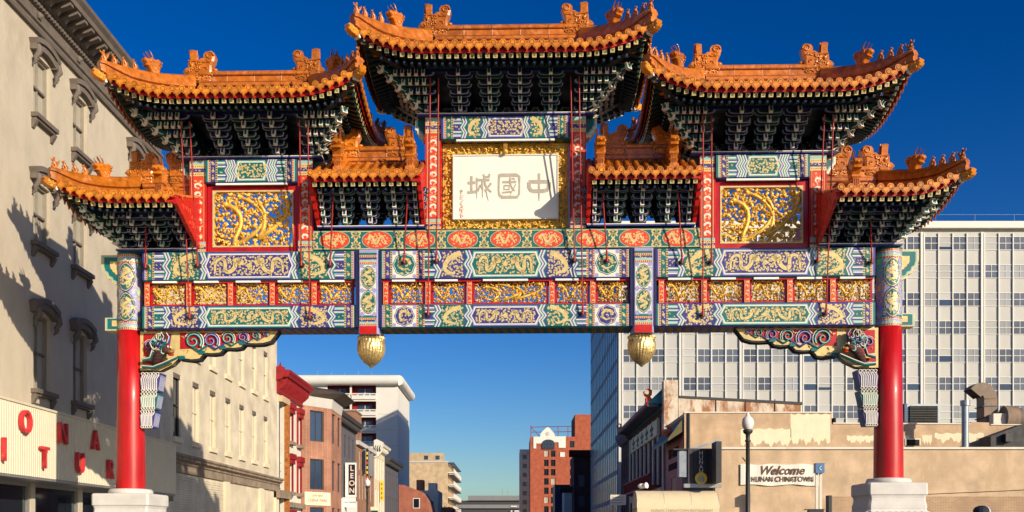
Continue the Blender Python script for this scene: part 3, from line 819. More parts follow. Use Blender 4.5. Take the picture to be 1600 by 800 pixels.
class Roof:
    def __init__(s, cx, z0, xl, xr, rl, rr, ve, ridge_top, lift, hipL, hipR, zb, rise, off=1.55, tip=.70):
        s.__dict__.update(locals())
        s.ze = z0-.055
    def tcs(s, x, y):
        tf = (s.ve-abs(y))/s.ve
        tl = (x-s.xl)/(s.rl-s.xl) if s.hipL else 9
        tr = (s.xr-x)/(s.xr-s.rr) if s.hipR else 9
        t = min(tf, tl, tr)
        other = min(tl, tr) if tf <= min(tl, tr) else tf
        return max(t, 0), max(min(other, 1), 0)
    def z(s, x, y):
        t, o = s.tcs(x, y)
        t = min(t, 1)
        lf = s.lift*(1-o)**2.0*(1-t)**.8 if (s.hipL or s.hipR) else 0
        return s.ze + s.rise*(.72*t+.28*t*t) + lf
    def build(s, root, name):
        sp = .222
        deck = MB()
        NX, NY = 36, 14
        xs = [s.xl+(s.xr-s.xl)*i/NX for i in range(NX+1)]; ys = [-s.ve+2*s.ve*j/NY for j in range(NY+1)]
        vt = [(x, y, s.z(x, y)) for y in ys for x in xs]
        vb = [(x, y, z-.06) for x, y, z in vt]
        fq = [(j*(NX+1)+i, j*(NX+1)+i+1, (j+1)*(NX+1)+i+1, (j+1)*(NX+1)+i) for j in range(NY) for i in range(NX)]
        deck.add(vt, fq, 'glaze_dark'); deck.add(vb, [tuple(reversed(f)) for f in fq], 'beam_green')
        n1 = NX+1
        rim = [i for i in range(n1)] + [j*n1+NX for j in range(1, NY+1)] + [NY*n1+i for i in range(NX-1, -1, -1)] + [j*n1 for j in range(NY-1, 0, -1)]
        o = len(vt)
        deck.add(vt+vb, [(rim[i], rim[(i+1) % len(rim)], rim[(i+1) % len(rim)]+o, rim[i]+o) for i in range(len(rim))], 'paint_red')
        ro = deck.build(name, root, (s.cx, 0, 0))
        s.obj = ro
        # ---- tile rows with end discs, drip tiles between them
        def row(path, out):
            m = MB(); rad = .066
            out = Vector(out); lat = Vector((-out.y, out.x, 0))
            vs = []; na = 7
            for p in path:
                for j in range(na):
                    a = PI*j/(na-1)
                    vs.append(tuple(Vector(p)+lat*(math.cos(a)*rad)+Vector((0, 0, .012+math.sin(a)*rad))))
            k = len(path)
            m.add(vs, [(i*na+j, i*na+j+1, (i+1)*na+j+1, (i+1)*na+j) for i in range(k-1) for j in range(na-1)], 'glaze', True)
            c = Vector(path[0])+Vector((0, 0, .035))
            for r0, d0, d1, mn in ((.080, -.02, .036, 'glaze_drip'), (.060, .03, .038, 'glaze_dark'), (.040, .03, .044, 'glaze_drip')):
                ring = [lat*(r0*math.cos(2*PI*j/10))+Vector((0, 0, r0*math.sin(2*PI*j/10))) for j in range(10)]
                va = [tuple(c+q+out*d0) for q in ring]+[tuple(c+q+out*d1) for q in ring]
                m.add(va, [(j, (j+1) % 10, (j+1) % 10+10, j+10) for j in range(10)]+[tuple(range(10, 20))], mn)
            m.build('tile_row', ro)
        def eave_side(axis, sg):
            """axis 'y': long eaves, sg=-1 front; axis 'x': hip ends"""
            if axis == 'y': a0, a1 = s.xl, s.xr
            else: a0, a1 = -s.ve, s.ve
            n = int(round((a1-a0-.16)/sp)); st = (a1-a0-.16)/n
            out = (0, sg, 0) if axis == 'y' else (sg, 0, 0)
            rz = {('y', -1): 0, ('y', 1): PI, ('x', 1): PI/2, ('x', -1): -PI/2}[(axis, sg)]
            def pt(a, inn):      # point on the deck at a along the eave, inn metres in from it
                if axis == 'y': x, y = a, sg*(s.ve-inn)
                else: x, y = (s.xr-inn if sg > 0 else s.xl+inn), a
                return x, y
            def depth(a):
                if axis == 'y':
                    d = s.ve-.08
                    if s.hipL: d = min(d, (a-s.xl)/(s.rl-s.xl)*s.ve)
                    if s.hipR: d = min(d, (s.xr-a)/(s.xr-s.rr)*s.ve)
                else:
                    hw = (s.xr-s.rr) if sg > 0 else (s.rl-s.xl)
                    d = (s.ve-abs(a))/s.ve*hw
                return max(d, .06)
            for i in range(n+1):
                a = a0+.08+i*st
                d = depth(a); path = []
                for q in range(6):
                    x, y = pt(a, d*q/5); path.append((x, y, s.z(x, y)))
                row(path, out)
                if i < n:
                    x, y = pt(a+st/2, -.012)
                    place(DRIP, 'drip_tile', ro, (x, y, s.z(*pt(a+st/2, 0))-.012), rot=(R(10) if False else 0, 0, rz))
            # red board between drips and rafters
            b = MB(); k = 24; vs = []
            for i in range(k+1):
                a = a0+.05+(a1-a0-.1)*i/k
                x, y = pt(a, .07); z = s.z(*pt(a, 0))
                vs += [(x, y, z-.02), (x, y, z-.15)]
            b.add(vs, [(2*i, 2*i+2, 2*i+3, 2*i+1) for i in range(k)], 'paint_red')
            vs = []
            for i in range(k+1):
                a = a0+.05+(a1-a0-.1)*i/k
                x, y = pt(a, .13); z = s.z(*pt(a, 0)); x2, y2 = pt(a, .95)
                vs += [(x, y, z-.135), (x2, y2, min(z+.17, s.z(x2, y2)-.10))]
            b.add(vs, [(2*i, 2*i+2, 2*i+3, 2*i+1) for i in range(k)], 'beam_green')
            b.build('eave_board', ro)
            rs = .174
            n = int((a1-a0-.3)/rs); st = (a1-a0-.3)/n
            for i in range(n+1):
                a = a0+.15+i*st
                d = depth(a)
                x, y = pt(a, .13); z = s.z(*pt(a, 0))
                l = max(.15, min(.9, d))
                rise = min(.333*l, s.z(*pt(a, .13+l))-.14-(z-.190))
                place(FLY, 'flying_rafter', ro, (x, y, z-.190), None, (1, l/.9, 1), (math.atan2(rise, l), 0, rz))
                if d > .62:
                    x, y = pt(a, .50)
                    zr_ = z-.195-.25*(z-s.z((s.rl+s.rr)/2, -s.ve)); l = .8*min(1, max(.2, (d-.45)/.8))
                    rise = min(.333*l, s.z(*pt(a, .5+l))-.15-zr_)
                    place(RND, 'round_rafter', ro, (x, y, zr_), None, (1, l/.8, 1), (math.atan2(rise, l), 0, rz))
        eave_side('y', -1); eave_side('y', 1)
        if s.hipL: eave_side('x', -1)
        if s.hipR: eave_side('x', 1)
        # ---- main ridge in glazed blocks
        L = s.rr-s.rl; nb = max(1, int(round(L/.72)))
        zr = s.ridge_top
        prof = [(-.19, -.85), (-.19, -.50), (-.13, -.46), (-.13, -.40), (-.16, -.37), (-.16, -.31), (-.115, -.28), (-.115, -.13), (-.15, -.10), (-.15, -.05), (-.10, 0)]
        rd = getattr(s, 'rd', .85)
        prof = [(y, max(z, -rd)) for y, z in prof]
        if rd < .8: prof = prof[1:]; prof[0] = (-.16, -rd); prof[1] = (-.16, -.47)
        prof = prof+[(-y, z) for y, z in reversed(prof)]
        for i in range(nb):
            m = MB(); a = s.rl+L*i/nb+.004; b = s.rl+L*(i+1)/nb-.004
            m.prism([(y, zr+z) for y, z in prof], a, b, 'x', 'glaze')
            for zz_, y_ in ((-.485, .165), (-.385, .148), (-.295, .142), (-.115, .135)):  # dark strips painted as shade in the ridge grooves
                m.box(a+.002, b-.002, -y_-.012, y_+.012, zr+zz_-.012, zr+zz_+.012, 'glaze_dark')
            m.box(a, a+.02, -.120, .120, zr-.28, zr-.13, 'mortar_pink')
            m.build('ridge_block', ro)
        m = MB(); m.box(s.rl+.01, s.rr-.01, -.085, .085, zr-rd+.03, zr-.02, 'mortar_pink'); m.build('ridge_mortar', ro)
        # ---- hips with their figures, corner beam and corner bracket
        base = .30; nt = 5
        H = (s.z0-.16)-(s.zb+.06); dz = H/nt; dy = getattr(s, 'dyy', .185); dx = (s.off-.85)/(nt-1)
        s.dz, s.dy = dz, dy
        for hx, on in ((-1, s.hipL), (1, s.hipR)):
            if not on: continue
            xc, xr_ = (s.xl, s.rl) if hx < 0 else (s.xr, s.rr)
            for hy in (-1, 1):
                path = []
                for q in range(13):
                    t = q/12
                    x = xr_+(xc-xr_)*t; y = hy*s.ve*t
                    path.append((x, y, s.z(x, y)+.02))
                ex, ey, ez = path[-1]
                path.append((ex+hx*.07, ey+hy*.07, ez+.03))
                tops = [s.ridge_top-.04+(s.z0+s.tip-s.ridge_top+.04)*(q/12)-.10*math.sin(PI*q/12) for q in range(14)]
                m = MB(); hip_sweep(m, path[1:], tops[1:], 'glaze')
                path = [(p_[0], p_[1], t_-.25) for p_, t_ in zip(path, tops)]
                hp = m.build('hip_ridge', ro)
                ang = math.atan2(hy*s.ve, xc-xr_)
                def on_path(d):          # d metres back from the tip
                    tot = 0
                    for i in range(len(path)-1, 0, -1):
                        a, b = Vector(path[i]), Vector(path[i-1]); l = (a-b).length
                        if tot+l >= d: return a+(b-a)*((d-tot)/l)
                        tot += l
                    return Vector(path[0])
                for k, d in enumerate((.12, .38, .64, .90)):
                    p = on_path(d)
                    place(FIG[0 if k == 0 else 1+(k % 2)], 'ridge_figure', ro, (p.x, p.y, p.z+.26), ang+PI, (.8, .8, .72))
                p = on_path(1.36)
                place(BEAST, 'ridge_beast', ro, (p.x, p.y, p.z+.24), ang+PI)
                # corner beam under the tip, capped with a gilt beast head
                m = MB()
                c0 = Vector((xc-hx*1.0, hy*(s.ve-1.0), s.z0-.10)); c1 = Vector((xc-hx*.05, hy*(s.ve-.05), s.z(xc, hy*s.ve)-.14))
                pp = [c0+(c1-c0)*(q/5)+Vector((0, 0, -.05*math.sin(PI*q/5))) for q in range(6)]
                sweep(m, pp, [(-.07, -.08), (-.07, .08), (.07, .08), (.07, -.08)], 'rafter_green')
                sweep(m, [p_+Vector((0, 0, -.085)) for p_ in pp], [(-.075, -.008), (-.075, .008), (.075, .008), (.075, -.008)], 'steel_dark')
                for q in range(10):
                    p_ = c0+(c1-c0)*(.45+.05*q)
                    mm = [(-.078, -.085), (-.078, -.070), (.078, -.070), (.078, -.085)]
                    sweep(m, [p_+Vector((0, 0, -.02)), p_+(c1-c0)*.016+Vector((0, 0, -.02))], mm, 'line_dim')
                m.build('corner_beam', ro)
                d = (c1-c0).normalized()
                place(CHEAD, 'corner_head', ro, (c1.x+d.x*.17, c1.y+d.y*.17, c1.z+.01), ang+PI, (.72, .72, .72))
                m = MB(); sweep(m, [c1-d*.14, c1-d*.02], [(-.074, -.084), (-.074, .084), (.074, .084), (.074, -.084)], 'paint_teal'); sweep(m, [c1-d*.02, c1+d*.03], [(-.085, -.10), (-.085, .09), (.085, .09), (.085, -.10)], 'paint_white'); sweep(m, [c1-d*.17, c1-d*.14], [(-.078, -.088), (-.078, .088), (.078, .088), (.078, -.088)], 'paint_white'); m.build('corner_beam_cap', ro)
                bx = xc-hx*s.off
                place(corner_mesh(nt, dz, dy, hx, hy, dx), 'corner_bracket', ro, (bx, hy*base, s.zb))
            # brackets of the hip end
            place(bracket_mesh(nt, dz, dx, 'bracket_blue', .2), 'bracket_set', ro, (xc-hx*s.off, 0, s.zb), PI/2*hx)
        # ---- purlins carried by the brackets
        po = base+dy*(nt-1)
        ex0 = s.xl+.85 if s.hipL else s.xl+.06
        ex1 = s.xr-.85 if s.hipR else s.xr-.06
        for sg in (-1, 1):
            m = MB()
            m.tube([(ex0-.15*s.hipL, sg*po, s.z0-.06), (ex1+.15*s.hipR, sg*po, s.z0-.06)], .085, 10, 'bracket_green')
            m.box(ex0, ex1, sg*po-.05, sg*po+.05, s.z0-.20, s.z0-.145, 'bracket_blue')
            kk = int((ex1-ex0)/.09)
            for i in range(kk):
                x = ex0+(i+.5)*(ex1-ex0)/kk
                if sg < 0 and i % 5: m.box(x-.025, x+.025, -po-.089, -po-.083, s.z0-.09, s.z0-.04, 'gold_deep')
            m.build('purlin', ro)
        for sg, on, ex in ((-1, s.hipL, ex0), (1, s.hipR, ex1)):
            if on:
                m = MB(); m.tube([(ex, -po-.1, s.z0-.065), (ex, po+.1, s.z0-.065)], .08, 10, 'bracket_green'); m.box(ex-.045, ex+.045, -po, po, s.z0-.198, s.z0-.147, 'bracket_blue'); m.build('purlin', ro)
        # dark boards closing the eave soffit between wall line and purlin
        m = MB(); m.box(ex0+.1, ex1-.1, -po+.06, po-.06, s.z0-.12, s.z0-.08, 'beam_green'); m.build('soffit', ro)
        # ---- plate the brackets stand on
        x0 = s.xl+s.off-.22 if s.hipL else s.xl+.02; x1 = s.xr-s.off+.22 if s.hipR else s.xr-.02
        m = MB(); m.box(x0, x1, -.43, .43, s.zb-.055, s.zb, 'paint_blue'); m.box(x0-.004, x1+.004, -.437, -.43, s.zb-.022, s.zb-.002, 'paint_white'); m.build('bracket_plate', ro)
    def brackets(s, xs, wide=.27):
        me = [bracket_mesh(5, s.dz, s.dy, c, wide) for c in ('bracket_blue', 'bracket_green')]
        for i, x in enumerate(xs):
            for sg in (-1, 1):
                place(me[i % 2], 'bracket_set', s.obj, (x, sg*.30, s.zb), 0 if sg < 0 else PI)
    def finials(s, xa, xb, dz=.70):
        place(CHI[-1], 'dragon_finial', s.obj, (xa, 0, s.ridge_top-dz+.42), None)
        place(CHI[1], 'dragon_finial', s.obj, (xb, 0, s.ridge_top-dz+.42), None)
    def gable(s, x, sg):
        """red closing board where the roof meets a post"""
        m = MB()
        top = [(y, s.z(x, y)-.05) for y in [-s.ve+.06+(2*s.ve-.12)*i/10 for i in range(11)]]
        bot = []
        n = 6
        for i in range(n):
            t = i/(n-1)
            y = -(s.ve-.10)+(s.ve-.52)*t; z = (s.z0-.22)*(1-t)+(s.zb)*t
            bot += [(y, z), (y+.10, z-.02)] if i < n-1 else [(y, z)]
        bot2 = bot+[(-y, z) for y, z in reversed(bot)]
        m.prism(top+list(reversed(bot2)), x-.045, x+.045, 'x', 'paint_red')
        fr = m.build('gable_board', s.obj)
        m = MB()
        for i in range(26):
            t = rng.uniform(.05, .95); y = -(s.ve-.3)+(s.ve-.62)*t; z = (s.z0-.15)*(1-t)+(s.zb+.12)*t+rng.uniform(0, .3)
            cp = curl_path(y, z, rng.uniform(0, 6), .22, rng.choice((-4, 4)), 5)
            m.tube([(x+sg*.047, a, b) for a, b in cp], [.018, .017, .015, .012, .01, .008], 5, 'paint_vermilion')
        m.build('gable_carving', fr)
    def descending(s, x, to=1.25):
        for sg in (-1, 1):
            path = [(x, sg*y, s.z(x, sg*y)+.04) for y in (.1, .1+(to-.1)*.25, .1+(to-.1)*.5, .1+(to-.1)*.75, to)]
            m = MB(); sweep(m, path, RIDGE_PROF, 'glaze'); m.build('descending_ridge', s.obj)
            p = path[-1]
            m = MB(); m.sqlathe([(.12, -.1), (.12, .04), (.09, .06), (.09, .26), (.12, .29), (.12, .33)], 'glaze', ch=.02)
            for i in range(4): m.box(-.075+.042*i, -.058+.042*i, -.10, -.085, .08, .25, 'glaze_dark')
            m.build('beast_stand', s.obj, (p[0], p[1]-sg*.0, p[2]))
            place(BEAST, 'ridge_beast', s.obj, (p[0], p[1], p[2]+.36), PI/2 if sg < 0 else -PI/2, (1.15, 1.15, 1.15))

rC = Roof(0, 12.55, -3.36, 3.36, -1.75, 1.75, 2.10, 13.95, .42, True, True, 11.64, .66, 1.43)
rC.build(ARCH, 'roof'); rC.brackets([-1.1, -.367, .367, 1.1]); rC.finials(-1.75, 1.75)
tag(rC.obj, 'tallest middle roof of the archway, above the white name board')
for sg in (-1, 1):
    r = Roof(sg*6.27, 11.59, -2.94, 2.94, -1.36, 1.36, 2.08, 12.88, .44, True, True, 10.64, .62, 1.40, .66)
    r.build(ARCH, 'roof'); r.brackets([-.68, 0, .68]); r.finials(-1.36, 1.36)
    tag(r.obj, 'upswept side roof above a gilded dragon panel')
    r = Roof(sg*3.30, 9.86, -1.33, 1.33, -1.0, 1.0, 1.45, 10.97, 0, False, False, 8.91, .80); r.dyy = .125; r.rd = .50
    r.build(ARCH, 'roof'); r.brackets([-1.14, -.62, 0, .62, 1.14], .24); r.finials(-.68, .68, .72)
    r.gable(-1.29, 1); r.gable(1.29, -1)
    for x in (-.72, 1.02): r.descending(x*-sg, .85)
    tag(r.obj, 'short gabled roof between the name board and a dragon panel')
    if sg < 0: r = Roof(-9.0, 9.21, -1.38, 1.44, -.05, 1.30, 2.05, 10.37, .37, True, False, 8.39, .60, 1.0, .60)
    else: r = Roof(9.0, 9.21, -1.44, 1.38, -1.30, .05, 2.05, 10.37, .37, False, True, 8.39, .60, 1.0, .60)
    r.build(ARCH, 'roof')
    r.brackets([1.12*-sg, .55*-sg, .02*-sg]); r.finials(-.10 if sg < 0 else -.90, .90 if sg < 0 else .10, .70)
    r.gable(-sg*1.41, sg*-1 if sg > 0 else 1); r.descending(-sg*.80)
    tag(r.obj, 'lowest outer roof over a column with one upswept corner')

# ---- beams
def bevel_beam(x0, x1, z0, z1, v, name, mn):
    m = MB(); c = .035
    pr = [(-v, z0+c), (-v, z1-c), (-v+c, z1), (v-c, z1), (v, z1-c), (v, z0+c), (v-c, z0), (-v+c, z0)]
    m.prism(pr, x0, x1, 'x', mn)
    return m.build(name, ARCH)
def painted_beam(x0, x1, z0, z1, v, scheme, roundel=0, half=True, dragons=True, name='beam'):
    b = bevel_beam(x0, x1, z0, z1, v, name, 'paint_blue' if scheme else 'paint_teal')
    p = Paint()
    beam_paint(p, rng, x1-x0, z1-z0-.05, scheme, roundel, half, dragons)
    p.build('painted_ornament', b, (x0, -v, z0+.025))
    # gilt pattern along the underside
    m = MB(); n = int((x1-x0)/.22)
    for i in range(n):
        x = x0+.1+(x1-x0-.2)*i/n
        m.add([(x, -v+.07, z0-.003), (x+.12, -v+.07, z0-.003), (x+.19, v-.07, z0-.003), (x+.07, v-.07, z0-.003)], [(0, 1, 2, 3)], 'gold_deep')
    m.build('underside_ornament', b)
    return b
for sg in (-1, 1):
    a, b = sorted((sg*3.66, sg*8.95))
    painted_beam(a, b, 7.59, 8.31, .40, 0); painted_beam(a, b, 6.40, 6.98, .40, 1)
painted_beam(-3.07, 3.07, 7.59, 8.31, .40, 1, .60); painted_beam(-3.07, 3.07, 6.40, 6.98, .40, 0, .60)
painted_beam(-1.57, 1.57, 11.0, 11.58, .40, 0, 0, True, False)
for sg in (-1, 1):
    a, b = sorted((sg*5.12, sg*7.38))
    painted_beam(a, b, 9.99, 10.58, .40, 1 if sg < 0 else 1, 0, False, False)

# ---- frieze with red medallions
fr = bevel_beam(-4.73, 4.73, 8.312, 8.83, .36, 'frieze_board', 'paint_teal')
p = Paint()
p.rect(-4.73, 4.73, 0, .47, 'paint_teal', -.5); p.rect(-4.73, 4.73, .015, .035, 'paint_gold', .2); p.rect(-4.73, 4.73, .435, .455, 'paint_gold', .2)
xs = [(-4.2+1.05*i) for i in range(9)]
for x in xs:
    n = 28
    for sc, mn, lv in ((1.08, 'paint_gold', 1), (1.03, 'paint_teal', 1.4), (.99, 'paint_vermilion', 1.8)):
        p.poly([(x+.35*sc*math.copysign(abs(math.cos(2*PI*j/n))**.9, math.cos(2*PI*j/n)), .235+.205*sc*(1+.03*math.cos(8*PI*j/n))*math.copysign(abs(math.sin(2*PI*j/n))**.95, math.sin(2*PI*j/n))) for j in range(n)], mn, lv)
    ins = lambda a, b, x=x: ((a-x)/.30)**2+((b-.235)/.17)**2 < 1
    pa = [(x-.22+.44*t/14, .235+.10*math.sin(t*.75)) for t in range(15)]
    p.ribbon(pa, [.07-.003*t for t in range(15)], 'paint_gold', 3)
    fill_curls(p, rng, x-.3, x+.3, .05, .42, 'paint_gold', 2.8, .055, .034, ins)
for i in range(10):
    x = -4.725+1.05*i
    for sx in (-1, 1):
        for sz in (-1, 1):
            for (dx, dz, a, l) in ((.02, .02, .9, .22), (.05, .11, .2, .2), (.10, .05, 1.6, .16), (.0, .16, .6, .14)):
                pth = [(x+sx*(q[0]), .235+sz*q[1]) for q in curl_path(dx, dz, a, l, 4.2, 7)]
                pth = [(min(max(q[0], -4.72), 4.72), min(max(q[1], .04), .43)) for q in pth]
                p.ribbon(pth, .036, 'paint_gold', 1)
    if abs(x) < 4.7: p.disc(x, .235, .035, .035, 'paint_gold', 1.4, 8)
p.build('painted_ornament', fr, (0, -.36, 8.335))

# ---- vertical posts of the upper stages, red ground with silver-gold scrolls
def post(x0, x1, z0, z1, v=.34):
    b = MB(); c = .02
    b.box(x0, x1, -v, v, z0, z1, 'paint_red')
    o = b.build('post', ARCH)
    p = Paint(); w = x1-x0; h = z1-z0
    p.rect(.0, .03, 0, h, 'paint_red', .3); p.rect(w-.03, w, 0, h, 'paint_red', .3)
    p.rect(.045, .058, 0, h, 'paint_gold', .3); p.rect(w-.058, w-.045, 0, h, 'paint_gold', .3)
    p.rect(.07, w-.07, .28, h-.42, 'paint_vermilion', .3)
    n = int((h-.7)/.20)
    for i in range(n):
        z = .34+i*(h-.78)/n; s = 1 if i % 2 else -1
        pth = curl_path(w/2-s*(w*.24), z, PI/2-s*.5, .36, -s*4.4, 8)
        pth = [(min(max(q[0], .08), w-.08), q[1]) for q in pth]
        p.ribbon(pth, [.05, .055, .05, .05, .045, .04, .035, .03, .02], 'paint_white', 1)
    fill_curls(p, rng, .09, w-.09, .32, h-.46, 'paint_gold', .8, .085, .025)
    for za, zb_ in ((.0, .25), (h-.40, h-.02)):
        for q, mn in enumerate(('paint_gold', 'paint_blue', 'paint_gold', 'paint_mint')):
            p.rect(.01, w-.01, za+(zb_-za)*q/4, za+(zb_-za)*(q+1)/4, mn, .5)
        for q in range(7):
            p.disc(.05+(w-.1)*q/6, za+(zb_-za)*.125, .014, .014, 'paint_red', 1.2, 6); p.disc(.05+(w-.1)*q/6, za+(zb_-za)*.625, .014, .014, 'paint_red', 1.2, 6)
        fill_curls(p, rng, .03, w-.03, za+(zb_-za)*.27, za+(zb_-za)*.48, 'paint_gold', 1.2, .06, .02)
    p.build('painted_ornament', o, (x0, -v, z0))
    return o
for sg in (-1, 1):
    for a, b, z0, z1 in ((1.58, 1.97, 8.832, 11.58), (4.735, 5.11, 8.315, 10.58), (7.39, 7.80, 8.315, 10.58)):
        x0, x1 = sorted((sg*a, sg*b)); post(x0, x1, z0, z1)
    # carved beam-end tenons beyond the posts
    for x, z0, z1 in ((1.97, 11.1, 11.58), (4.735, 10.15, 10.58), (7.80, 10.15, 10.58)):
        s = -sg if x == 4.735 else sg
        m = MB()
        pl = [(0, 0), (.10, .02), (.14, .10), (.20, .13), (.22, .22), (.27, .25), (.27, z1-z0), (0, z1-z0)]
        for k, (sc, mn, y) in enumerate(((1, 'paint_white', .16), (.86, 'paint_mint', .165), (.74, 'paint_teal', .17))):
            m.prism([(sg*x+s*a*sc, z1-(z1-z0-b)*sc) for a, b in pl], -y, y, 'y', mn)
        m.build('tenon_end', ARCH)

# ---- gilt carving: rounded relief of dragons and clouds, open between
def carving(w, h, seed, rad=.05, step=.13, dragon=True, plate=None, hole=None, fat=1.3):
    r = random.Random(seed); m = MB()
    def clampp(a, b): return (min(max(a, rad*.6), w-rad*.6), min(max(b, rad*.6), h-rad*.6))
    if dragon:
        nd = 2 if w > 1.2 else 1
        for k in range(nd):
            n = 46; path = []; rs = []
            for i in range(n+1):
                t = i/n
                if nd == 2:
                    x = w*(.16+.62*t) if k == 0 else w*(.90-.62*t)
                    z = h*(.42+.34*math.cos(2*PI*1.25*t+.2)) if k == 0 else h*(.52+.36*math.cos(2*PI*1.2*t+.3))
                    x += w*.10*math.sin(2*PI*2.1*t)
                else:
                    x = w*(.08+.84*t); z = h*(.5+.30*math.sin(2*PI*(1.3*t+seed*.21))); x += w*.05*math.sin(9*t)
                x, z = clampp(x, z)
                path.append((x, -.06-.025*math.sin(i*.6), z)); rs.append(rad*(1.1*(1-t)**.5+.3)*(1.16 if i % 2 else .9))
            m.tube(path, rs, 7, 'gold_leaf')
            hx, hy, hz = path[0]
            m.ball((hx, hy-.05, hz), (rad*2.0, rad*1.6, rad*1.5), 'gold_leaf', 7, 5)
            m.ball((hx+(.1 if k else -.1)*w*.3, hy-.06, hz-rad), (rad*1.4, rad, rad*.9), 'gold_leaf', 6, 4)
            for i in range(6): m.tube([(a, hy-.03, b) for a, b in [clampp(*q) for q in curl_path(hx, hz, i*1.05, rad*5, 2, 5)]], [rad*.5, rad*.45, rad*.4, rad*.3, rad*.22, rad*.1], 5, 'gold_leaf')
            for i in (9, 17, 25):
                x, y, z = path[i]; a = r.uniform(0, 6.3)
                m.tube([(q[0], y-.01, q[1]) for q in [clampp(*q) for q in curl_path(x, z, a, rad*5.5, 2.2, 6)]], [rad*.75, rad*.7, rad*.6, rad*.6, rad*.5, rad*.5, rad*.35], 6, 'gold_leaf')
                for da in (-.6, 0, .6):
                    ex, ez = clampp(*curl_path(x, z, a, rad*5.5, 2.2, 6)[-1])
                    m.tube([(q[0], y-.03, q[1]) for q in [clampp(*q) for q in curl_path(ex, ez, a+2.2+da, rad*2.2, 1.5, 3)]], [rad*.35, rad*.3, rad*.22, rad*.1], 4, 'gold_leaf')
    nx = max(1, int(w/step)); nz = max(1, int(h/step))
    for i in range(nx):
        for j in range(nz):
            x = (i+.5+r.uniform(-.35, .35))*w/nx; z = (j+.5+r.uniform(-.35, .35))*h/nz
            if hole and hole(x, z): continue
            cp = [clampp(*q) for q in curl_path(x, z, r.uniform(0, 6.3), step*1.55, r.choice((-1, 1))*r.uniform(2.5, 5.5), 6)]
            if hole: cp = [q for q in cp if not hole(*q)]
            if len(cp) < 3: continue
            k = len(cp); q0 = step*.19*fat*r.uniform(.75, 1.25); dy = r.uniform(-.045, .02)
            m.tube([(a, dy-.012*e, b) for e, (a, b) in enumerate(cp)], [q0*(1-.6*e/k) for e in range(k)], 5, 'gold_leaf')
    return m
def frame_mesh(w, h, t, d, mn, mi=None):
    m = MB()
    for (a, b, c, e) in ((-t, w+t, -t, 0), (-t, w+t, h, h+t), (-t, 0, 0, h), (w, w+t, 0, h)):
        m.box(a, b, -d, d, c, e, mn)
    if mi:
        k = .035
        for (a, b, c, e) in ((0, w, 0, k), (0, w, h-k, h), (0, k, k, h-k), (w-k, w, k, h-k)):
            m.box(a, b, -d-.015, d*.5, c, e, mi)
        for (x, z, sx, sz) in ((k, k, 1, 1), (w-k, k, -1, 1), (k, h-k, 1, -1), (w-k, h-k, -1, -1)):
            m.prism([(x, z), (x+sx*.07, z), (x, z+sz*.07)], -d-.012, d*.5, 'y', mi)
    return m
for sg in (-1, 1):
    x0, x1 = sorted((sg*5.24, sg*7.25))
    f = frame_mesh(x1-x0, 1.40, .125, .10, 'lacquer_red', 'paint_gold').build('dragon_panel', ARCH, (x0, -.16, 8.445))
    tag(f, 'red framed openwork panel of gilded dragons')
    carving(x1-x0, 1.40, 11, .045, .095, True, fat=2.35).build('gilt_carving', f)
# row of little gilt panels between the two beams
cell = {n: carving(w, .50, sd, .024, .056, True, fat=2.3).mesh('gilt_carving') for n, w, sd in (('a', .80, 1), ('b', .80, 2), ('c', .80, 5), ('w', 1.72, 3))}
def panel_row(spans, zl=6.985, zh=7.588):
    for k, (x0, x1, nm) in enumerate(spans):
        f = frame_mesh(x1-x0, .50, .05, .07, 'lacquer_red', None).build('small_carved_panel', ARCH, (x0, -.20, zl+.053))
        place(cell[nm], 'gilt_carving', f, (0, 0, 0), None, ((x1-x0)/(1.72 if nm == 'w' else .80), 1, 1))
def red_post(x, w=.14, zl=6.985, zh=7.588):
    m = MB(); m.box(x-w/2, x+w/2, -.32, .32, zl, zh, 'lacquer_red')
    o = m.build('divider_post', ARCH)
    p = Paint(); p.rect(-w/2+.012, w/2-.012, 0, zh-zl-.03, 'paint_gold', 0); p.rect(-w/2+.022, w/2-.022, .01, zh-zl-.04, 'paint_vermilion', .5)
    for i in range(5):
        p.ribbon([(min(max(a, -w/2+.03), w/2-.03), b) for a, b in curl_path(-.02+.04*(i % 2), .05+.105*i, 1.2, .14, 4 if i % 2 else -4, 6)], .024, 'paint_gold', 1.2)
    p.build('painted_ornament', o, (x, -.32, zl+.015))
for sg in (-1, 1):
    n = 5; a, b = 3.74, 8.93
    st = (b-a)/n
    spans = []
    for i in range(n):
        x0 = a+i*st+.19; x1 = a+(i+1)*st-.06
        q0, q1 = sorted((sg*x0, sg*x1))
        if sg > 0: q0, q1 = a+i*st+.19, a+(i+1)*st-.06
        else: q0, q1 = -(a+(i+1)*st)+.19, -(a+i*st)-.06
        spans.append((q0, q1, 'abc'[i % 3]))
        red_post(q0-.125)
    panel_row(spans)
xs = [-3.02, -1.98, -.96, 1.06, 2.06, 3.05]
spans = []
for i in range(5):
    spans.append((xs[i]+.20, xs[i+1]-.07, 'w' if i == 2 else 'abc'[i % 3])); red_post(xs[i]+.075)
panel_row(spans)
m = MB(); m.box(-8.93, 8.93, .10, .16, 6.985, 7.05, 'lacquer_red'); m.box(-8.93, 8.93, -.33, -.05, 7.545, 7.588, 'lacquer_red'); m.build('panel_rail', ARCH)
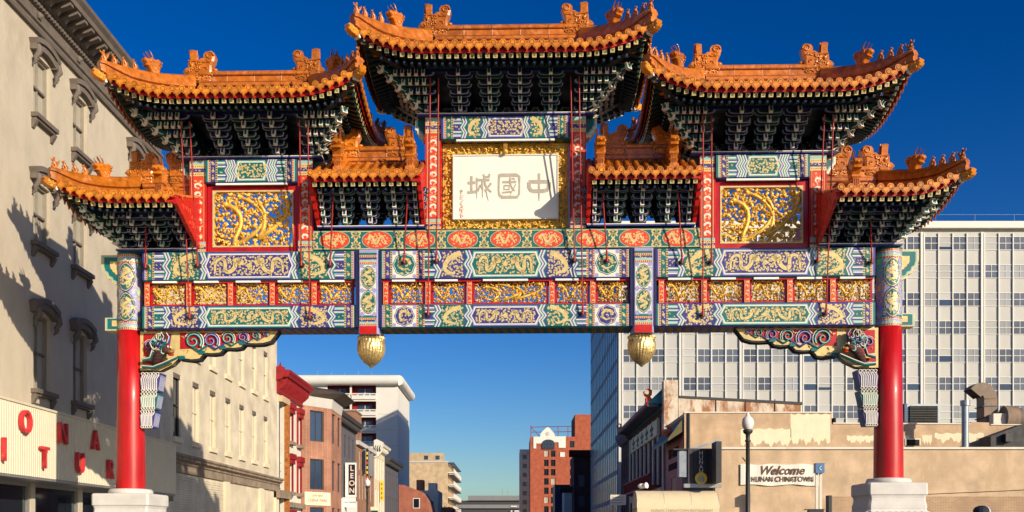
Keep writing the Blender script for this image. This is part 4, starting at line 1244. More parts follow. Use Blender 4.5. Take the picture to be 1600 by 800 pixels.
# white lamp strips tucked under the beams
def strip(x0, x1, z, v):
    m = MB(); m.box(x0, x1, v-.06, v, z-.045, z, 'lamp_white'); m.box(x0+.02, x1-.02, v-.055, v-.005, z-.052, z-.045, 'alu'); m.build('lamp_strip', ARCH)
for sg in (-1, 1):
    for i in range(5):
        c = sg*(3.74+(8.93-3.74)/5*(i+.5))
        strip(c-.30, c+.30, 7.586, -.335)
    strip(sg*6.25-.88, sg*6.25+.88, 9.986, -.34)
for c, w in ((-2.5, .28), (-1.45, .28), (-.0, .55), (1.5, .28), (2.5, .28)): strip(c-w, c+w, 7.586, -.335)
strip(-1.2, 1.2, 10.996, -.36)

# ---- the name board: gilt dragon frame, white board, three brush characters
nb = MB(); nb.box(-1.56, 1.56, -.12, .12, 8.835, 10.995, 'gold_leaf')
nbo = nb.build('name_board', ARCH, (0, 0, 0)); tag(nbo, 'white board with three grey characters inside a gilded dragon frame')
def hole(x, z): return .27 < x < 2.77 and .25 < z < 1.84
carving(3.04, 2.07, 21, .06, .095, False, hole=hole, fat=1.35).build('gilt_frame_carving', nbo, (-1.52, -.155, 8.86))
m = MB(); m.box(-1.27, 1.27, -.24, -.121, 9.12, 10.65, 'plaque_white')
for a, b, c, d in ((-1.30, 1.30, 9.09, 9.12), (-1.30, 1.30, 10.65, 10.68), (-1.30, -1.27, 9.12, 10.65), (1.27, 1.30, 9.12, 10.65)): m.box(a, b, -.262, -.122, c, d, 'paint_white')
board = m.build('white_board', nbo)
m = MB(); m.box(-.05, .05, -.34, -.30, 10.70, 11.0, 'gold_deep'); m.ball((0, -.34, 10.72), .06, 'gold_leaf'); m.build('hanging_hook', nbo)
def brush(strokes, cx, cz, sc, mn, th, name):
    p = Paint()
    for st in strokes:
        pts = [(cx+x*sc, cz+z*sc) for x, z, *_ in st]
        ws = [q[2]*sc if len(q) > 2 else th for q in st]
        p.ribbon(pts, [w_*.82 for w_ in ws], mn, .25*strokes.index(st))
    o = p.build(name, board, (0, -.242, 0))
    return o
# board pixels: 6.155/px; 1 unit = .1 m
k = .1; w = .085
ZHONG = [[(-1.55, .6, .8), (-1.55, -.2, .75), (-1.3, -.65, .75), (-.9, -.8, .75), (.6, -.8, .75), (1.2, -.65, .75), (1.5, -.3, .75), (1.55, .6, .8)],
         [(-1.6, .65, .7), (1.6, .65, .7)], [(0, 1.95, .5), (0, .2, .42), (0, -1.2, .34), (0, -2.35, .12)]]
GUO = [[(-1.5, 1.55, .5), (-1.55, 1.0, .42), (-1.6, -.6, .35), (-1.5, -1.3, .5), (-1.2, -1.6, .7)], [(-1.65, 1.6, .6), (-1.2, 1.72, .7), (1.2, 1.72, .7), (1.6, 1.5, .55), (1.65, .3, .3), (1.6, -1.2, .4), (1.3, -1.7, .55), (-1.25, -1.7, .62)],
       [(-1.0, .65, .45), (1.15, .65, .45)], [(-.7, .1, .34), (.05, .1, .34), (.05, -.5, .3), (-.75, -.5, .34), (-.72, .15, .28)], [(-1.05, -1.0, .34), (.35, -.85, .34)],
       [(.2, 1.35, .3), (.2, .5, .3), (.5, -.3, .3), (.95, -.75, .24)], [(1.1, .3, .22), (.6, -.6, .22), (.2, -1.35, .12)], [(.45, 1.2, .28), (.85, 1.15, .28), (.9, .95, .2)]]
CHENG = [[(-1.95, .55, .55), (-.75, .6, .55)], [(-1.35, 1.65, .5), (-1.35, -.8, .45)], [(-2.0, -.95, .55), (-.55, -.8, .55)], [(-.5, 1.35, .42), (-.5, -.6, .25), (-.5, -1.9, .1)],
         [(-.4, 1.0, .48), (1.5, 1.0, .48)], [(.05, .2, .4), (-.3, -.75, .3)], [(.35, .9, .3), (.4, -.2, .25), (.4, -1.75, .1)], [(.6, 1.9, .5), (.65, 1.5, .4), (1.45, 1.5, .4), (1.5, 1.95, .4)],
         [(.7, 1.5, .4), (.8, .3, .38), (1.2, -.4, .36), (1.8, -.9, .3)], [(1.75, .5, .45), (1.2, -.2, .4), (.75, -.7, .3)], [(.95, -.6, .2), (1.15, -1.6, .14), (1.35, -2.3, .06)], [(.05, .3, .3), (.5, -.5, .3)]]
for st, cx, nm in ((ZHONG, .82, 'brush_character'), (GUO, .08, 'brush_character'), (CHENG, -.63, 'brush_character')):
    brush(st, cx, 9.90, .158, 'letter_grey', .05, nm)
sig = MB()
p = Paint(); r2 = random.Random(4)
for i in range(15):
    z = 9.82-.047*i; mn = 'letter_grey' if i < 9 else 'paint_vermilion'
    for q in range(2):
        pth = curl_path(-1.10+r2.uniform(-.04, .02), z, r2.uniform(-1, 1), .09, r2.choice((-2, 2)), 4)
        p.ribbon(pth, .012, mn, 0)
p.build('small_signature', board, (0, -.242, 0))

# ---- columns, pedestals, hanging posts
def column(sg):
    x = sg*9.40
    zt = 2.48 if sg < 0 else 2.72
    c = MB()
    c.lathe([(.352, zt-.02), (.345, zt+1.0), (.33, 4.6), (.315, 6.42), (.31, 6.42)], 40, 'lacquer_red', x, 0)
    co = c.build('column', ARCH)
    m = MB(); m.lathe([(.318, 6.42), (.318, 8.36)], 40, 'paint_lilac', x, 0); ps = m.build('painted_shaft', co)
    p = Paint(); rad = .32
    p.W = lambda s, z, d: (x+(rad+d)*math.sin(s/rad), -(rad+d)*math.cos(s/rad), z)
    C = PI*rad
    for za, zb_ in ((6.43, 6.68), (8.06, 8.34)):
        q = (zb_-za)/5
        for j, mn in enumerate(('paint_gold', 'paint_mint', 'paint_lilac', 'paint_gold', 'paint_teal')): p.rect(-C, C, za+q*j, za+q*(j+1), mn, .3, 24)
        for t in range(40):
            s = -C+2*C*(t+.5)/40
            p.rect(s-.014, s+.014, za+q*.15, za+q*.85, 'paint_red', 1); p.rect(s-.014, s+.014, za+q*3.15, za+q*3.85, 'paint_red', 1)
        for t in range(18):
            s = -C+2*C*(t+.5)/18
            p.ribbon(curl_path(s, za+q*2, t, .10, 4, 5), .022, 'paint_gold', 1)
    for s0 in (-.67, 0, .67, -1.0, 1.0):
        big = abs(s0) < .9
        for zc in ((6.98, 7.72) if big else ()):
            def ogee(k): return [(s0+k*.205*math.sin(a)*(abs(math.sin(a))**.25), zc+k*.34*math.cos(a)) for a in [2*PI*j/26 for j in range(26)]]
            # draw as strips so that the patch follows the round shaft
            for kk, mn, lv in ((1.12, 'paint_blue', .8), (1.03, 'paint_gold', 1.2), (.97, 'paint_teal', 1.6)):
                po = ogee(kk); half = 13
                for j in range(half):
                    a0, a1 = po[j], po[(j+1)]; b0, b1 = po[(26-j) % 26], po[26-(j+1)]
                    m1 = (s0, a0[1]); m2 = (s0, a1[1])
                    p.poly([a0, a1, m2, m1], mn, lv); p.poly([m1, m2, b1, b0], mn, lv)
            ins = lambda a, b, s0=s0, zc=zc: ((a-s0)/.165)**2+((b-zc)/.27)**2 < 1
            p.ribbon([(s0+.09*math.sin(t*.8), zc+.22-.032*t) for t in range(14)], [.07]*10+[.06, .05, .04, .03], 'paint_gold', 3)
            fill_curls(p, rng, s0-.18, s0+.18, zc-.29, zc+.29, 'paint_gold', 2.6, .065, .036, ins)
    for s0 in (-.335, .335):
        for zc in (6.70, 7.35, 8.0):
            p.disc(s0, zc, .085, .10, 'paint_mint', 2, 10); p.disc(s0, zc, .05, .06, 'paint_gold', 2.6, 10, 5, .25)
    fill_curls(p, rng, -C*.95, C*.95, 6.70, 8.04, 'paint_gold', .5, .095, .020)
    p.build('painted_ornament', co)
    # through-tenons at the outer side
    for z0, z1, l, curved in ((7.55, 8.30, .42, True), (6.42, 6.74, .32, False)):
        m = MB()
        if curved: pl = [(0, .0), (.12, .05), (.16, .14), (.26, .18), (.30, .29), (.38, .34), (.42, .48), (.42, z1-z0), (0, z1-z0)]
        else: pl = [(0, 0), (l, 0), (l, z1-z0), (0, z1-z0)]
        H = z1-z0
        for sc, mn, y in ((1, 'paint_gold', .17), (.90, 'paint_mint', .174), (.80, 'paint_teal', .178), (.45, 'paint_gold', .182)):
            m.prism([(x+sg*(.26+a*sc+(1-sc)*.0), z0+H*(1-sc)*.6+b*sc) for a, b in pl], -y, y, 'y', mn)
        m.build('tenon_end', co)
    # stone pedestal
    d = zt-2.48
    m = MB()
    H = zt-.13
    pr = [(.86, -.1), (.86, .32), (.80, .36), (.80, .52), (.74, .58), (.74, .66), (.66, .78), (.64, 1.05), (.66, 1.30), (.70, 1.42), (.725, 1.50), (.725, 1.60), (.69, 1.70), (.69, 1.715), (.70, 1.72), (.695, 1.80), (.672, 1.90), (.668, 1.97), (.685, 2.03), (.71, 2.055), (.71, 2.29), (.70, 2.325), (.675, 2.34)]
    m.sqlathe([(r, z+(H-2.34) if z > .5 else z) for r, z in pr], 'stone_white', x, 0, 1.0, .05)
    po = m.build('pedestal', ARCH)
    m = MB(); m.lathe([(.50, H-.02), (.53, H+.02), (.535, H+.07), (.50, H+.12), (.36, H+.135)], 36, 'stone_white', x, 0); m.build('drum', po)
    # lotus petals carved round the waist
    zz = H-2.34+1.53
    for side in range(4):
        for t in range(9):
            a = -.60+.15*t
            m = MB()
            m.prism([(-.062, .12), (.062, .12), (.05, .02), (0, -.06), (-.05, .02)], -.02, .03, 'y', 'stone_white')
            m.prism([(-.03, .09), (.03, .09), (.022, .03), (0, -.01), (-.022, .03)], -.035, -.018, 'y', 'stone_white')
            ang = side*PI/2
            ox, oy = a, -.735
            px_, py_ = ox*math.cos(ang)-oy*math.sin(ang), ox*math.sin(ang)+oy*math.cos(ang)
            m.build('lotus_petal', po, (x+px_, py_, zz), ang)
for sg in (-1, 1): column(sg)

def pendant(sg):
    x = sg*3.355
    m = MB(); w = .255
    m.prism([(x-w, -.40), (x-w+.04, -.46), (x+w-.04, -.46), (x+w, -.40), (x+w, .40), (x+w-.04, .46), (x-w+.04, .46), (x-w, .40)], 6.25, 8.31, 'z', 'paint_lilac')
    o = m.build('hanging_post', ARCH)
    p = Paint()
    p.rect(-.21, .21, 0, .19, 'paint_red', .2)
    for za, zb_ in ((.20, .44), (1.70, 1.98)):
        q = (zb_-za)/5
        for j, mn in enumerate(('paint_gold', 'paint_mint', 'paint_blue', 'paint_gold', 'paint_teal')): p.rect(-.21, .21, za+q*j, za+q*(j+1), mn, .3)
        for t in range(9):
            s = -.21+.42*(t+.5)/9
            p.rect(s-.012, s+.012, za+q*.15, za+q*.85, 'paint_red', 1); p.rect(s-.012, s+.012, za+q*3.15, za+q*3.85, 'paint_red', 1)
        fill_curls(p, rng, -.2, .2, za+q*1.2, za+q*2.9, 'paint_gold', 1, .07, .025)
    p.rect(-.21, .21, .45, 1.69, 'paint_lilac', .2); p.rect(-.195, .195, .46, 1.68, 'paint_white', .5)
    p.rect(-.21, .21, 1.06, 1.075, 'paint_blue', .8)
    for zc in (.77, 1.375):
        for k_, mn, lv in ((1.0, 'paint_teal', 1), (.93, 'paint_gold', 1.4), (.87, 'paint_teal', 1.8)):
            p.poly([(k_*.185*math.sin(a)*(abs(math.sin(a))**.2), zc+k_*.29*math.cos(a)) for a in [2*PI*j/28 for j in range(28)]], mn, lv)
        ins = lambda a, b, zc=zc: (a/.15)**2+((b-zc)/.235)**2 < 1
        p.ribbon([(.08*math.sin(t*.8+zc), zc+.19-.028*t) for t in range(14)], [.065]*10+[.06, .05, .04, .03], 'paint_gold', 3)
        fill_curls(p, rng, -.17, .17, zc-.26, zc+.26, 'paint_gold', 2.6, .06, .042, ins)
    fill_curls(p, rng, -.19, .19, .47, 1.67, 'paint_lilac', .7, .07, .02)
    for sx in (-1, 1):
        for zc in (.48, 1.06, 1.66): p.disc(sx*.15, zc, .05, .06, 'paint_lilac', 1, 8)
    p.build('painted_ornament', o, (x, -.46, 6.25))
    for s2 in (-1, 1):
        mm = MB(); mm.box(x+s2*(w+.002), x+s2*(w+.06), -.44, .44, 6.42, 8.3, 'paint_navy'); mm.build('side_board', o)
    # gilded lotus bud
    b = MB()
    prof = [(.30, 6.26), (.335, 6.24), (.335, 6.20), (.31, 6.18), (.32, 6.12), (.335, 6.04), (.34, 5.95), (.325, 5.86), (.29, 5.77), (.235, 5.68), (.16, 5.60), (.075, 5.545), (.02, 5.49)]
    n = 208
    vs = []
    for i, (r_, z) in enumerate(prof):
        for j in range(n):
            a = 2*PI*j/n
            if z > 6.17: k_ = 1+.05*math.cos(24*a)
            elif z > 6.0: k_ = 1+.05*abs(math.cos(10*a+ i*.9))
            else: k_ = 1+.024*math.cos(26*a+(6-z)*9)
            vs.append((x+r_*k_*math.cos(a), r_*k_*math.sin(a), z))
    b.add(vs, [(i*n+j, i*n+(j+1) % n, (i+1)*n+(j+1) % n, (i+1)*n+j) for i in range(len(prof)-1) for j in range(n)], 'gold_metal', True)
    b.add(vs[:n], [tuple(range(n))], 'gold_metal')
    b.build('lotus_bud', o)
for sg in (-1, 1): pendant(sg)

# ---- carved corner brackets below the beam, with dragon heads and tassel drops
def corbel(sg):
    X = lambda a: sg*a
    def mir(poly): return [(X(a), z) for a, z in poly]
    m = MB()
    out = [(5.64, 6.395), (9.10, 6.395), (9.10, 5.42), (8.60, 5.42), (8.30, 5.56), (8.12, 5.74), (7.80, 5.70), (7.62, 5.72), (7.50, 5.86), (7.28, 5.85), (7.10, 5.87), (6.98, 5.99), (6.74, 5.98), (6.58, 6.0), (6.48, 6.10), (6.20, 6.09), (6.02, 6.10), (5.84, 6.15)]
    m.prism(mir(out), -.10, .10, 'y', 'trim_worn')
    m.prism(mir([(a, z) for a, z in out]), -.16, -.10, 'y', 'paint_gold', mside='steel_dark')
    o = m.build('corner_corbel', ARCH); tag(o, 'scroll-carved red corbel under the beam')
    p = Paint()
    p.poly(mir([(5.86, 6.36), (8.10, 6.36), (8.10, 5.95), (7.55, 5.97), (7.40, 6.02), (7.0, 6.06), (6.5, 6.16), (6.0, 6.22)]), 'lacquer_red', 0)
    p.poly(mir([(8.30, 6.34), (9.02, 6.34), (9.02, 5.78), (8.60, 5.72), (8.38, 5.9)]), 'lacquer_red', 0)
    p.poly(mir([(8.45, 5.66), (9.05, 5.66), (9.05, 5.57), (8.5, 5.57)]), 'lacquer_red', 0)
    p.build('red_ground', o, (0, -.16, 0))
    spir = [(7.76, 6.14, .22, 'paint_teal', 'paint_mint'), (7.32, 6.15, .19, 'paint_blue', 'paint_lilac'), (6.90, 6.20, .16, 'paint_teal', 'paint_mint'), (6.52, 6.235, .13, 'paint_blue', 'paint_lilac'), (6.20, 6.27, .10, 'paint_teal', 'paint_mint'), (5.96, 6.31, .06, 'paint_blue', 'paint_lilac'), (8.86, 6.04, .13, 'paint_blue', 'paint_lilac'), (8.64, 6.25, .08, 'paint_teal', 'paint_mint')]
    for cx, cz, r_, c1, c2 in spir:
        m = MB(); pts = []
        for i in range(20):
            a = -.6+i*.5; rr = r_*(1-i/23)
            pts.append((X(cx-rr*math.cos(a)), -.185, cz+rr*math.sin(a)))
        m.tube(pts, [r_*.20*(1-i/40) for i in range(20)], 5, c1)
        m.tube([(q[0], -.205, q[2]) for q in pts], [r_*.10*(1-i/40) for i in range(20)], 5, c2)
        m.tube([(X(cx-rr_*math.cos(a)), -.19, cz+rr_*math.sin(a)) for a, rr_ in [(-.6+.4*i, r_*1.22*(1-i/60)) for i in range(9)]], r_*.07, 4, 'paint_white')
        m.tube([(X(cx+r_*.7), -.18, cz-r_*.2), (X(cx-r_*.6), -.18, cz-r_*1.1), (X(cx-r_*1.6), -.18, cz-r_*.5), (X(cx-r_*2.2), -.18, cz-r_*.1)], [r_*.16, r_*.16, r_*.12, r_*.06], 5, c1)
        for q in range(4):
            a = q*1.6+.4
            m.tube([(X(cx+r_*1.15*math.cos(a)), -.175, cz+r_*1.1*math.sin(a)), (X(cx+r_*1.5*math.cos(a)), -.175, min(6.36, cz+r_*1.45*math.sin(a)))], [r_*.12, r_*.03], 4, 'paint_gold')
        m.build('cloud_scroll', o)
    # dark moulded lower edge
    m = MB()
    edge = [(5.64, 6.395), (5.84, 6.13), (6.02, 6.08), (6.20, 6.07), (6.48, 6.08), (6.58, 5.98), (6.74, 5.96), (6.98, 5.97), (7.10, 5.85), (7.28, 5.83), (7.50, 5.84), (7.62, 5.70), (7.80, 5.68), (8.12, 5.72)]
    m.tube([(X(a), -.10, z) for a, z in edge], .045, 6, 'steel_dark'); m.tube([(X(a), .06, z) for a, z in edge], .045, 6, 'steel_dark')
    for a, z in ((6.46, 6.08), (6.96, 5.97), (7.48, 5.85), (7.98, 5.72)):
        m.prism(mir([(a, z+.06), (a+.18, z+.06), (a+.12, z-.03), (a-.02, z-.02)]), -.19, .1, 'y', 'paint_teal')
    m.build('moulded_edge', o)
    # dragon head leaning out of the angle, wrapped in its mane
    m = MB(); rd = random.Random(31)
    m.tube([(X(8.74), -.12, 5.56), (X(8.64), -.28, 5.66), (X(8.52), -.36, 5.80), (X(8.40), -.40, 5.88)], [.10, .11, .12, .11], 8, 'brick_dark')
    m.ball((X(8.34), -.42, 5.88), (.13, .12, .10), 'brick_dark'); m.ball((X(8.22), -.46, 5.83), (.09, .085, .05), 'gold_deep', 7, 5)
    m.ball((X(8.15), -.48, 5.86), (.035, .05, .035), 'brick_brown', 6, 4); m.ball((X(8.22), -.45, 5.76), (.085, .07, .026), 'paint_red', 7, 5)
    for s in (-1, 1): m.ball((X(8.27), -.44+s*.08, 5.95), .032, 'paint_white', 6, 4); m.ball((X(8.25), -.44+s*.095, 5.955), .014, 'paint_black', 5, 4)
    for q in range(26):
        a0 = rd.uniform(0, 6.3); bx, bz = 8.46+rd.uniform(-.14, .16), 5.98+rd.uniform(-.16, .26)
        cp = curl_path(bx, bz, a0, rd.uniform(.20, .34), rd.choice((-4.5, 4.5)), 6)
        cp = [(min(max(a, 8.16), 9.0), min(max(b, 5.56), 6.36)) for a, b in cp]
        c1 = ('paint_teal', 'bracket_green', 'paint_blue', 'gold_deep', 'paint_mint', 'steel_dark')[q % 6]
        yy = -.36-rd.uniform(0, .12)
        m.tube([(X(a), yy, b) for a, b in cp], [.034, .032, .03, .026, .02, .014, .006], 5, c1)
        if q % 2: m.tube([(X(a), yy-.03, b) for a, b in cp], [.010]*7, 4, 'paint_white')
    for pth, rr_, c1 in (([(8.98, 5.66), (8.78, 5.70), (8.70, 5.90), (8.76, 6.06)], .05, 'paint_teal'), ([(8.98, 5.50), (8.70, 5.47), (8.44, 5.56), (8.10, 5.70)], .055, 'paint_teal'),
                         ([(8.50, 6.05), (8.42, 6.18), (8.48, 6.31)], .065, 'bracket_green'), ([(8.36, 6.06), (8.30, 6.20), (8.36, 6.30)], .045, 'paint_blue')):
        k_ = len(pth)
        m.tube([(X(a), -.30-.03*i_, b) for i_, (a, b) in enumerate(pth)], [rr_*(1-.12*i_) for i_ in range(k_)], 7, c1)
        m.tube([(X(a), -.30-.03*i_-rr_*.9, b+rr_*.3) for i_, (a, b) in enumerate(pth)], rr_*.26, 4, 'paint_white')
    m.build('dragon_head', o)
    # three-tier fringed drop beside the column
    tiers = [(5.36, 4.86, .46, 'paint_blue', 'paint_lilac'), (4.86, 4.42, .40, 'paint_teal', 'paint_mint'), (4.42, 3.96, .33, 'paint_blue', 'paint_lilac')]
    for zt, zb_, wd, c1, c2 in tiers:
        m = MB(); x1 = 9.06; x0 = x1-wd
        m.prism(mir([(x0-.03, zt), (x1, zt), (x1, zb_+.04), (x0+.06, zb_+.04)]), -.20, .20, 'y', c1)
        n = 8
        for q in range(n):
            f = (q+.5)/n
            xa = x0+(x1-x0)*f; xb = x0+.06+(x1-x0-.06)*f
            m.tube([(X(xa-.02), -.205, zt-.06), (X((xa+xb)/2+.015), -.215, (zt+zb_)/2+.1), (X(xb-.01), -.205, zb_+.08)], .013, 5, 'paint_white')
            m.tube([(X(xa+.01), -.203, zt-.06), (X((xa+xb)/2+.04), -.21, (zt+zb_)/2+.1), (X(xb+.015), -.203, zb_+.08)], .009, 4, c2)
            m.tube([(X(x0-.025+.08*(zt-zz_)/(zt-zb_)), -.18+.36*f, zz_) for zz_ in (zt-.05, (zt+zb_)/2, zb_+.08)], .009, 4, 'paint_lilac' if q % 2 else 'line_dim')
        for q in range(5):
            f = (q+.5)/5
            cxx = x0+(x1-x0)*f
            m.tube([(X(cxx+.045*math.cos(a)*(1-a/16)), -.215, zt-.03+.04*math.sin(a)) for a in [t*.8 for t in range(9)]], .011, 4, 'paint_white')
            cxx = x0+.05+(x1-x0-.05)*f
            m.tube([(X(cxx+.04*math.cos(a)*(1-a/16)), -.212, zb_+.06+.035*math.sin(a)) for a in [t*.8 for t in range(9)]], .010, 4, 'paint_white')
        m.build('fringe_tier', o)
for sg in (-1, 1): corbel(sg)

# ---- red tie rods from the eaves down to the beams
def rod(xt, zt, vt, xb, zb_, vb=-.42):
    m = MB()
    m.tube([(xt, vt, zt), (xb, vb-.09, zb_+.06)], .017, 6, 'rod_red')
    o = m.build('tie_rod', ARCH)
    m = MB()
    a = Vector((xt, vt, zt)); b = Vector((xb, vb-.09, zb_+.06)); d = (a-b).normalized()
    m.tube([b+d*.0, b+d*.16], .024, 6, 'rod_red')
    m.tube([(xb, vb-.10, zb_+.07), (xb, vb-.10, zb_-.04)], [.034, .03], 7, 'rod_red')
    m.tube([(xb, vb-.12, zb_), (xb, vb, zb_)], .028, 6, 'steel_dark'); m.tube([(xb, vb-.012, zb_), (xb, vb, zb_)], .07, 8, 'steel_dark')
    m.build('rod_anchor', o)
RODS = [  # top (u, z), bottom (u, z): half of the archway, mirrored
    (1.77, 12.22, 1.88, 6.72), (1.57, 12.22, 1.68, 8.02),
    (4.70, 11.25, 4.78, 6.66), (4.90, 11.25, 4.99, 7.95), (7.55, 11.25, 7.54, 7.95), (7.76, 11.25, 7.74, 6.68)]
for sg in (-1, 1):
    for xt, zt, xb, zb_ in RODS: rod(sg*xt, zt, -1.06, sg*xb, zb_)
    for xt, zt, xb, zb_ in ((2.34, 9.55, 2.47, 8.0), (4.14, 9.55, 4.28, 7.95), (8.70, 8.95, 8.83, 7.92)): rod(sg*xt, zt, -.82, sg*xb, zb_)

# ------------------------------------------------------------------ buildings
def rotT(ox, oy, ang):
    c, s = math.cos(ang), math.sin(ang)
    return lambda x, y, z: (ox+x*c-y*s, oy+x*s+y*c, z)
def facade(m, T, W, H, openings, mn, reveal=.22, z0=0.0, mrev=None):
    """wall sheet in x 0..W, z z0..H looking towards -y, real holes with reveals"""
    old = m.T; m.T = T
    xs = sorted({0, W, *[o[0] for o in openings], *[o[1] for o in openings]})
    zs = sorted({z0, H, *[o[2] for o in openings], *[o[3] for o in openings]})
    for j in range(len(zs)-1):
        run = None
        for i in range(len(xs)-1):
            cx, cz = (xs[i]+xs[i+1])/2, (zs[j]+zs[j+1])/2
            solid = not any(o[0] < cx < o[1] and o[2] < cz < o[3] for o in openings)
            if solid and run is None: run = xs[i]
            if run is not None and (not solid or i == len(xs)-2):
                e = xs[i+1] if solid else xs[i]
                m.add([(run, 0, zs[j]), (e, 0, zs[j]), (e, 0, zs[j+1]), (run, 0, zs[j+1])], [(0, 1, 2, 3)], mn)
                run = None
    for a, b, c, d in openings:
        v = [(a, 0, c), (b, 0, c), (b, 0, d), (a, 0, d), (a, reveal, c), (b, reveal, c), (b, reveal, d), (a, reveal, d)]
        m.add(v, [(0, 1, 5, 4), (1, 2, 6, 5), (2, 3, 7, 6), (3, 0, 4, 7)], mrev or mn)
    m.T = old
def shell(m, W, D, H, mn, roof='grey_dark', skip=()):
    """remaining outer faces of a box building whose front (y=0) is a facade sheet"""
    F = {'l': [(0, 0, 0), (0, D, 0), (0, D, H), (0, 0, H)], 'r': [(W, 0, 0), (W, D, 0), (W, D, H), (W, 0, H)], 'b': [(0, D, 0), (W, D, 0), (W, D, H), (0, D, H)]}
    for k, v in F.items():
        if k not in skip: m.add(v, [(0, 1, 2, 3)], mn)
    m.add([(0, 0, H), (W, 0, H), (W, D, H), (0, D, H)], [(0, 1, 2, 3)], roof)
def win_mesh(w, h, frame='sash_grey', glass='glass_dark', nx=1, nz=2, fw=.06, sill=None, lintel=None, y=.0, split=None, lower=None):
    """sash window, sill and lintel in one mesh; local x centred, z from 0, front towards -y"""
    m = MB(); a = w/2
    for (x0, x1, z0, z1) in ((-a, a, 0, fw), (-a, a, h-fw, h), (-a, -a+fw, fw, h-fw), (a-fw, a, fw, h-fw)): m.box(x0, x1, y-.05, y+.04, z0, z1, frame)
    for i in range(1, nx): x = -a+w*i/nx; m.box(x-fw*.35, x+fw*.35, y-.035, y+.02, fw, h-fw, frame)
    for j in range(1, nz): z = h*j/nz; m.box(-a+fw, a-fw, y-.045, y+.02, z-fw*.45, z+fw*.45, frame)
    if lower:
        zm = h*.5
        m.add([(-a, y+.005, zm), (a, y+.005, zm), (a, y+.005, h), (-a, y+.005, h)], [(0, 1, 2, 3)], glass)
        m.add([(-a, y+.005, 0), (a, y+.005, 0), (a, y+.005, zm), (-a, y+.005, zm)], [(0, 1, 2, 3)], lower)
    else:
        m.add([(-a, y+.005, 0), (a, y+.005, 0), (a, y+.005, h), (-a, y+.005, h)], [(0, 1, 2, 3)], glass)
    if sill: m.box(-a-.10, a+.10, y-.32, y-.05, -.13, -.002, sill)
    if lintel: m.box(-a-.10, a+.10, y-.26, y-.05, h+.002, h+.17, lintel)
    return m.mesh('window')

# ---- left: grey stucco block with hooded windows and the big letter sign
nearB = thing('stucco_building', 'grey-beige stucco commercial block with dark hooded windows and bracketed cornice', 'building', (-13.5, 12, 0), PI/2)
W = 27.3
cols = [y-12 for y in (15.0, 17.6, 22.2, 24.8, 29.4, 32.0, 36.6)]
rows = [(13.22, 14.98), (9.62, 11.36), (5.46, 7.62)]
ops = [(x-.52, x+.52, a, b) for x in cols for a, b in rows]
shop = [(1.0+3.2*i, 3.95+3.2*i, .5, 2.80) for i in range(8)]
m = MB(); facade(m, None, W, 16.0, ops+shop, 'stucco_grey', .24); shell(m, W, 16, 16.0, 'stucco_grey'); m.build('wall', nearB)
def hood_window(h):
    m = MB()
    # sash with blinds
    a = .52
    for (x0, x1, z0, z1) in ((-a, a, 0, .07), (-a, a, h-.07, h), (-a, -a+.07, .07, h-.07), (a-.07, a, .07, h-.07)): m.box(x0, x1, .10, .20, z0, z1, 'sash_near')
    m.box(-a+.07, a-.07, .11, .18, h*.49, h*.49+.06, 'trim_umber'); m.box(-.02, .02, .13, .18, .07, h-.07, 'sash_near')
    m.add([(-a, .19, 0), (a, .19, 0), (a, .19, h), (-a, .19, h)], [(0, 1, 2, 3)], 'blind_near')
    return m.mesh('window')
def hood_mesh(h):
    m = MB()
    n = 12
    def arc(rise, zoff, half):
        return [(-half+2*half*i/n, zoff+rise*math.sin(PI*i/n)**.8) for i in range(n+1)]
    lo = arc(.16, h-.02, .62); hi = arc(.20, h+.20, .74)
    m.prism(lo+list(reversed(hi)), -.16, .0, 'y', 'trim_umber')
    lo = arc(.18, h+.14, .74); hi = arc(.20, h+.27, .80)
    m.prism(lo+list(reversed(hi)), -.22, -.002, 'y', 'trim_umber')
    m.prism([(-.74, h+.2), (-.56, h+.2), (-.56, h-.02), (-.74, h-.02)], -.2, 0, 'y', 'trim_umber'); m.prism([(.74, h+.2), (.56, h+.2), (.56, h-.02), (.74, h-.02)], -.2, 0, 'y', 'trim_umber')
    for s in (-1, 1):
        m.tube([(s*.65, -.02, h+.1), (s*.65, -.22, h+.06), (s*.65, -.24, h-.08), (s*.65, -.12, h-.22), (s*.65, -.14, h-.34), (s*.65, -.05, h-.42)], [.08, .085, .085, .07, .055, .02], 7, 'trim_umber')
        m.ball((s*.65, -.20, h-.04), .07, 'trim_umber', 7, 5); m.ball((s*.65, -.12, h-.33), .055, 'trim_umber', 6, 4)
        for q in range(3): m.ball((s*.65+.05*(q-1), -.17, h-.16-.05*q), .035, 'trim_umber', 5, 4)
    return m.mesh('window_hood')
def hsill_mesh():
    m = MB()
    m.box(-.68, .68, -.20, 0, -.12, 0, 'trim_umber'); m.box(-.63, .63, -.14, 0, -.19, -.12, 'trim_umber')
    for s in (-1, 1): m.prism([(-.001, -.19), (-.16, -.19), (-.12, -.28), (-.04, -.42), (-.001, -.44)], s*.58-.07, s*.58+.07, 'x', 'trim_umber')
    return m.mesh('window_sill')
HW = {}; HS = hsill_mesh()
for a, b in rows:
    HW[a] = (hood_window(b-a), hood_mesh(b-a))
for x in cols:
    for a, b in rows:
        w = place(HW[a][0], 'window', nearB, (x, 0, a))
        place(HW[a][1], 'window_hood', w); place(HS, 'window_sill', w)
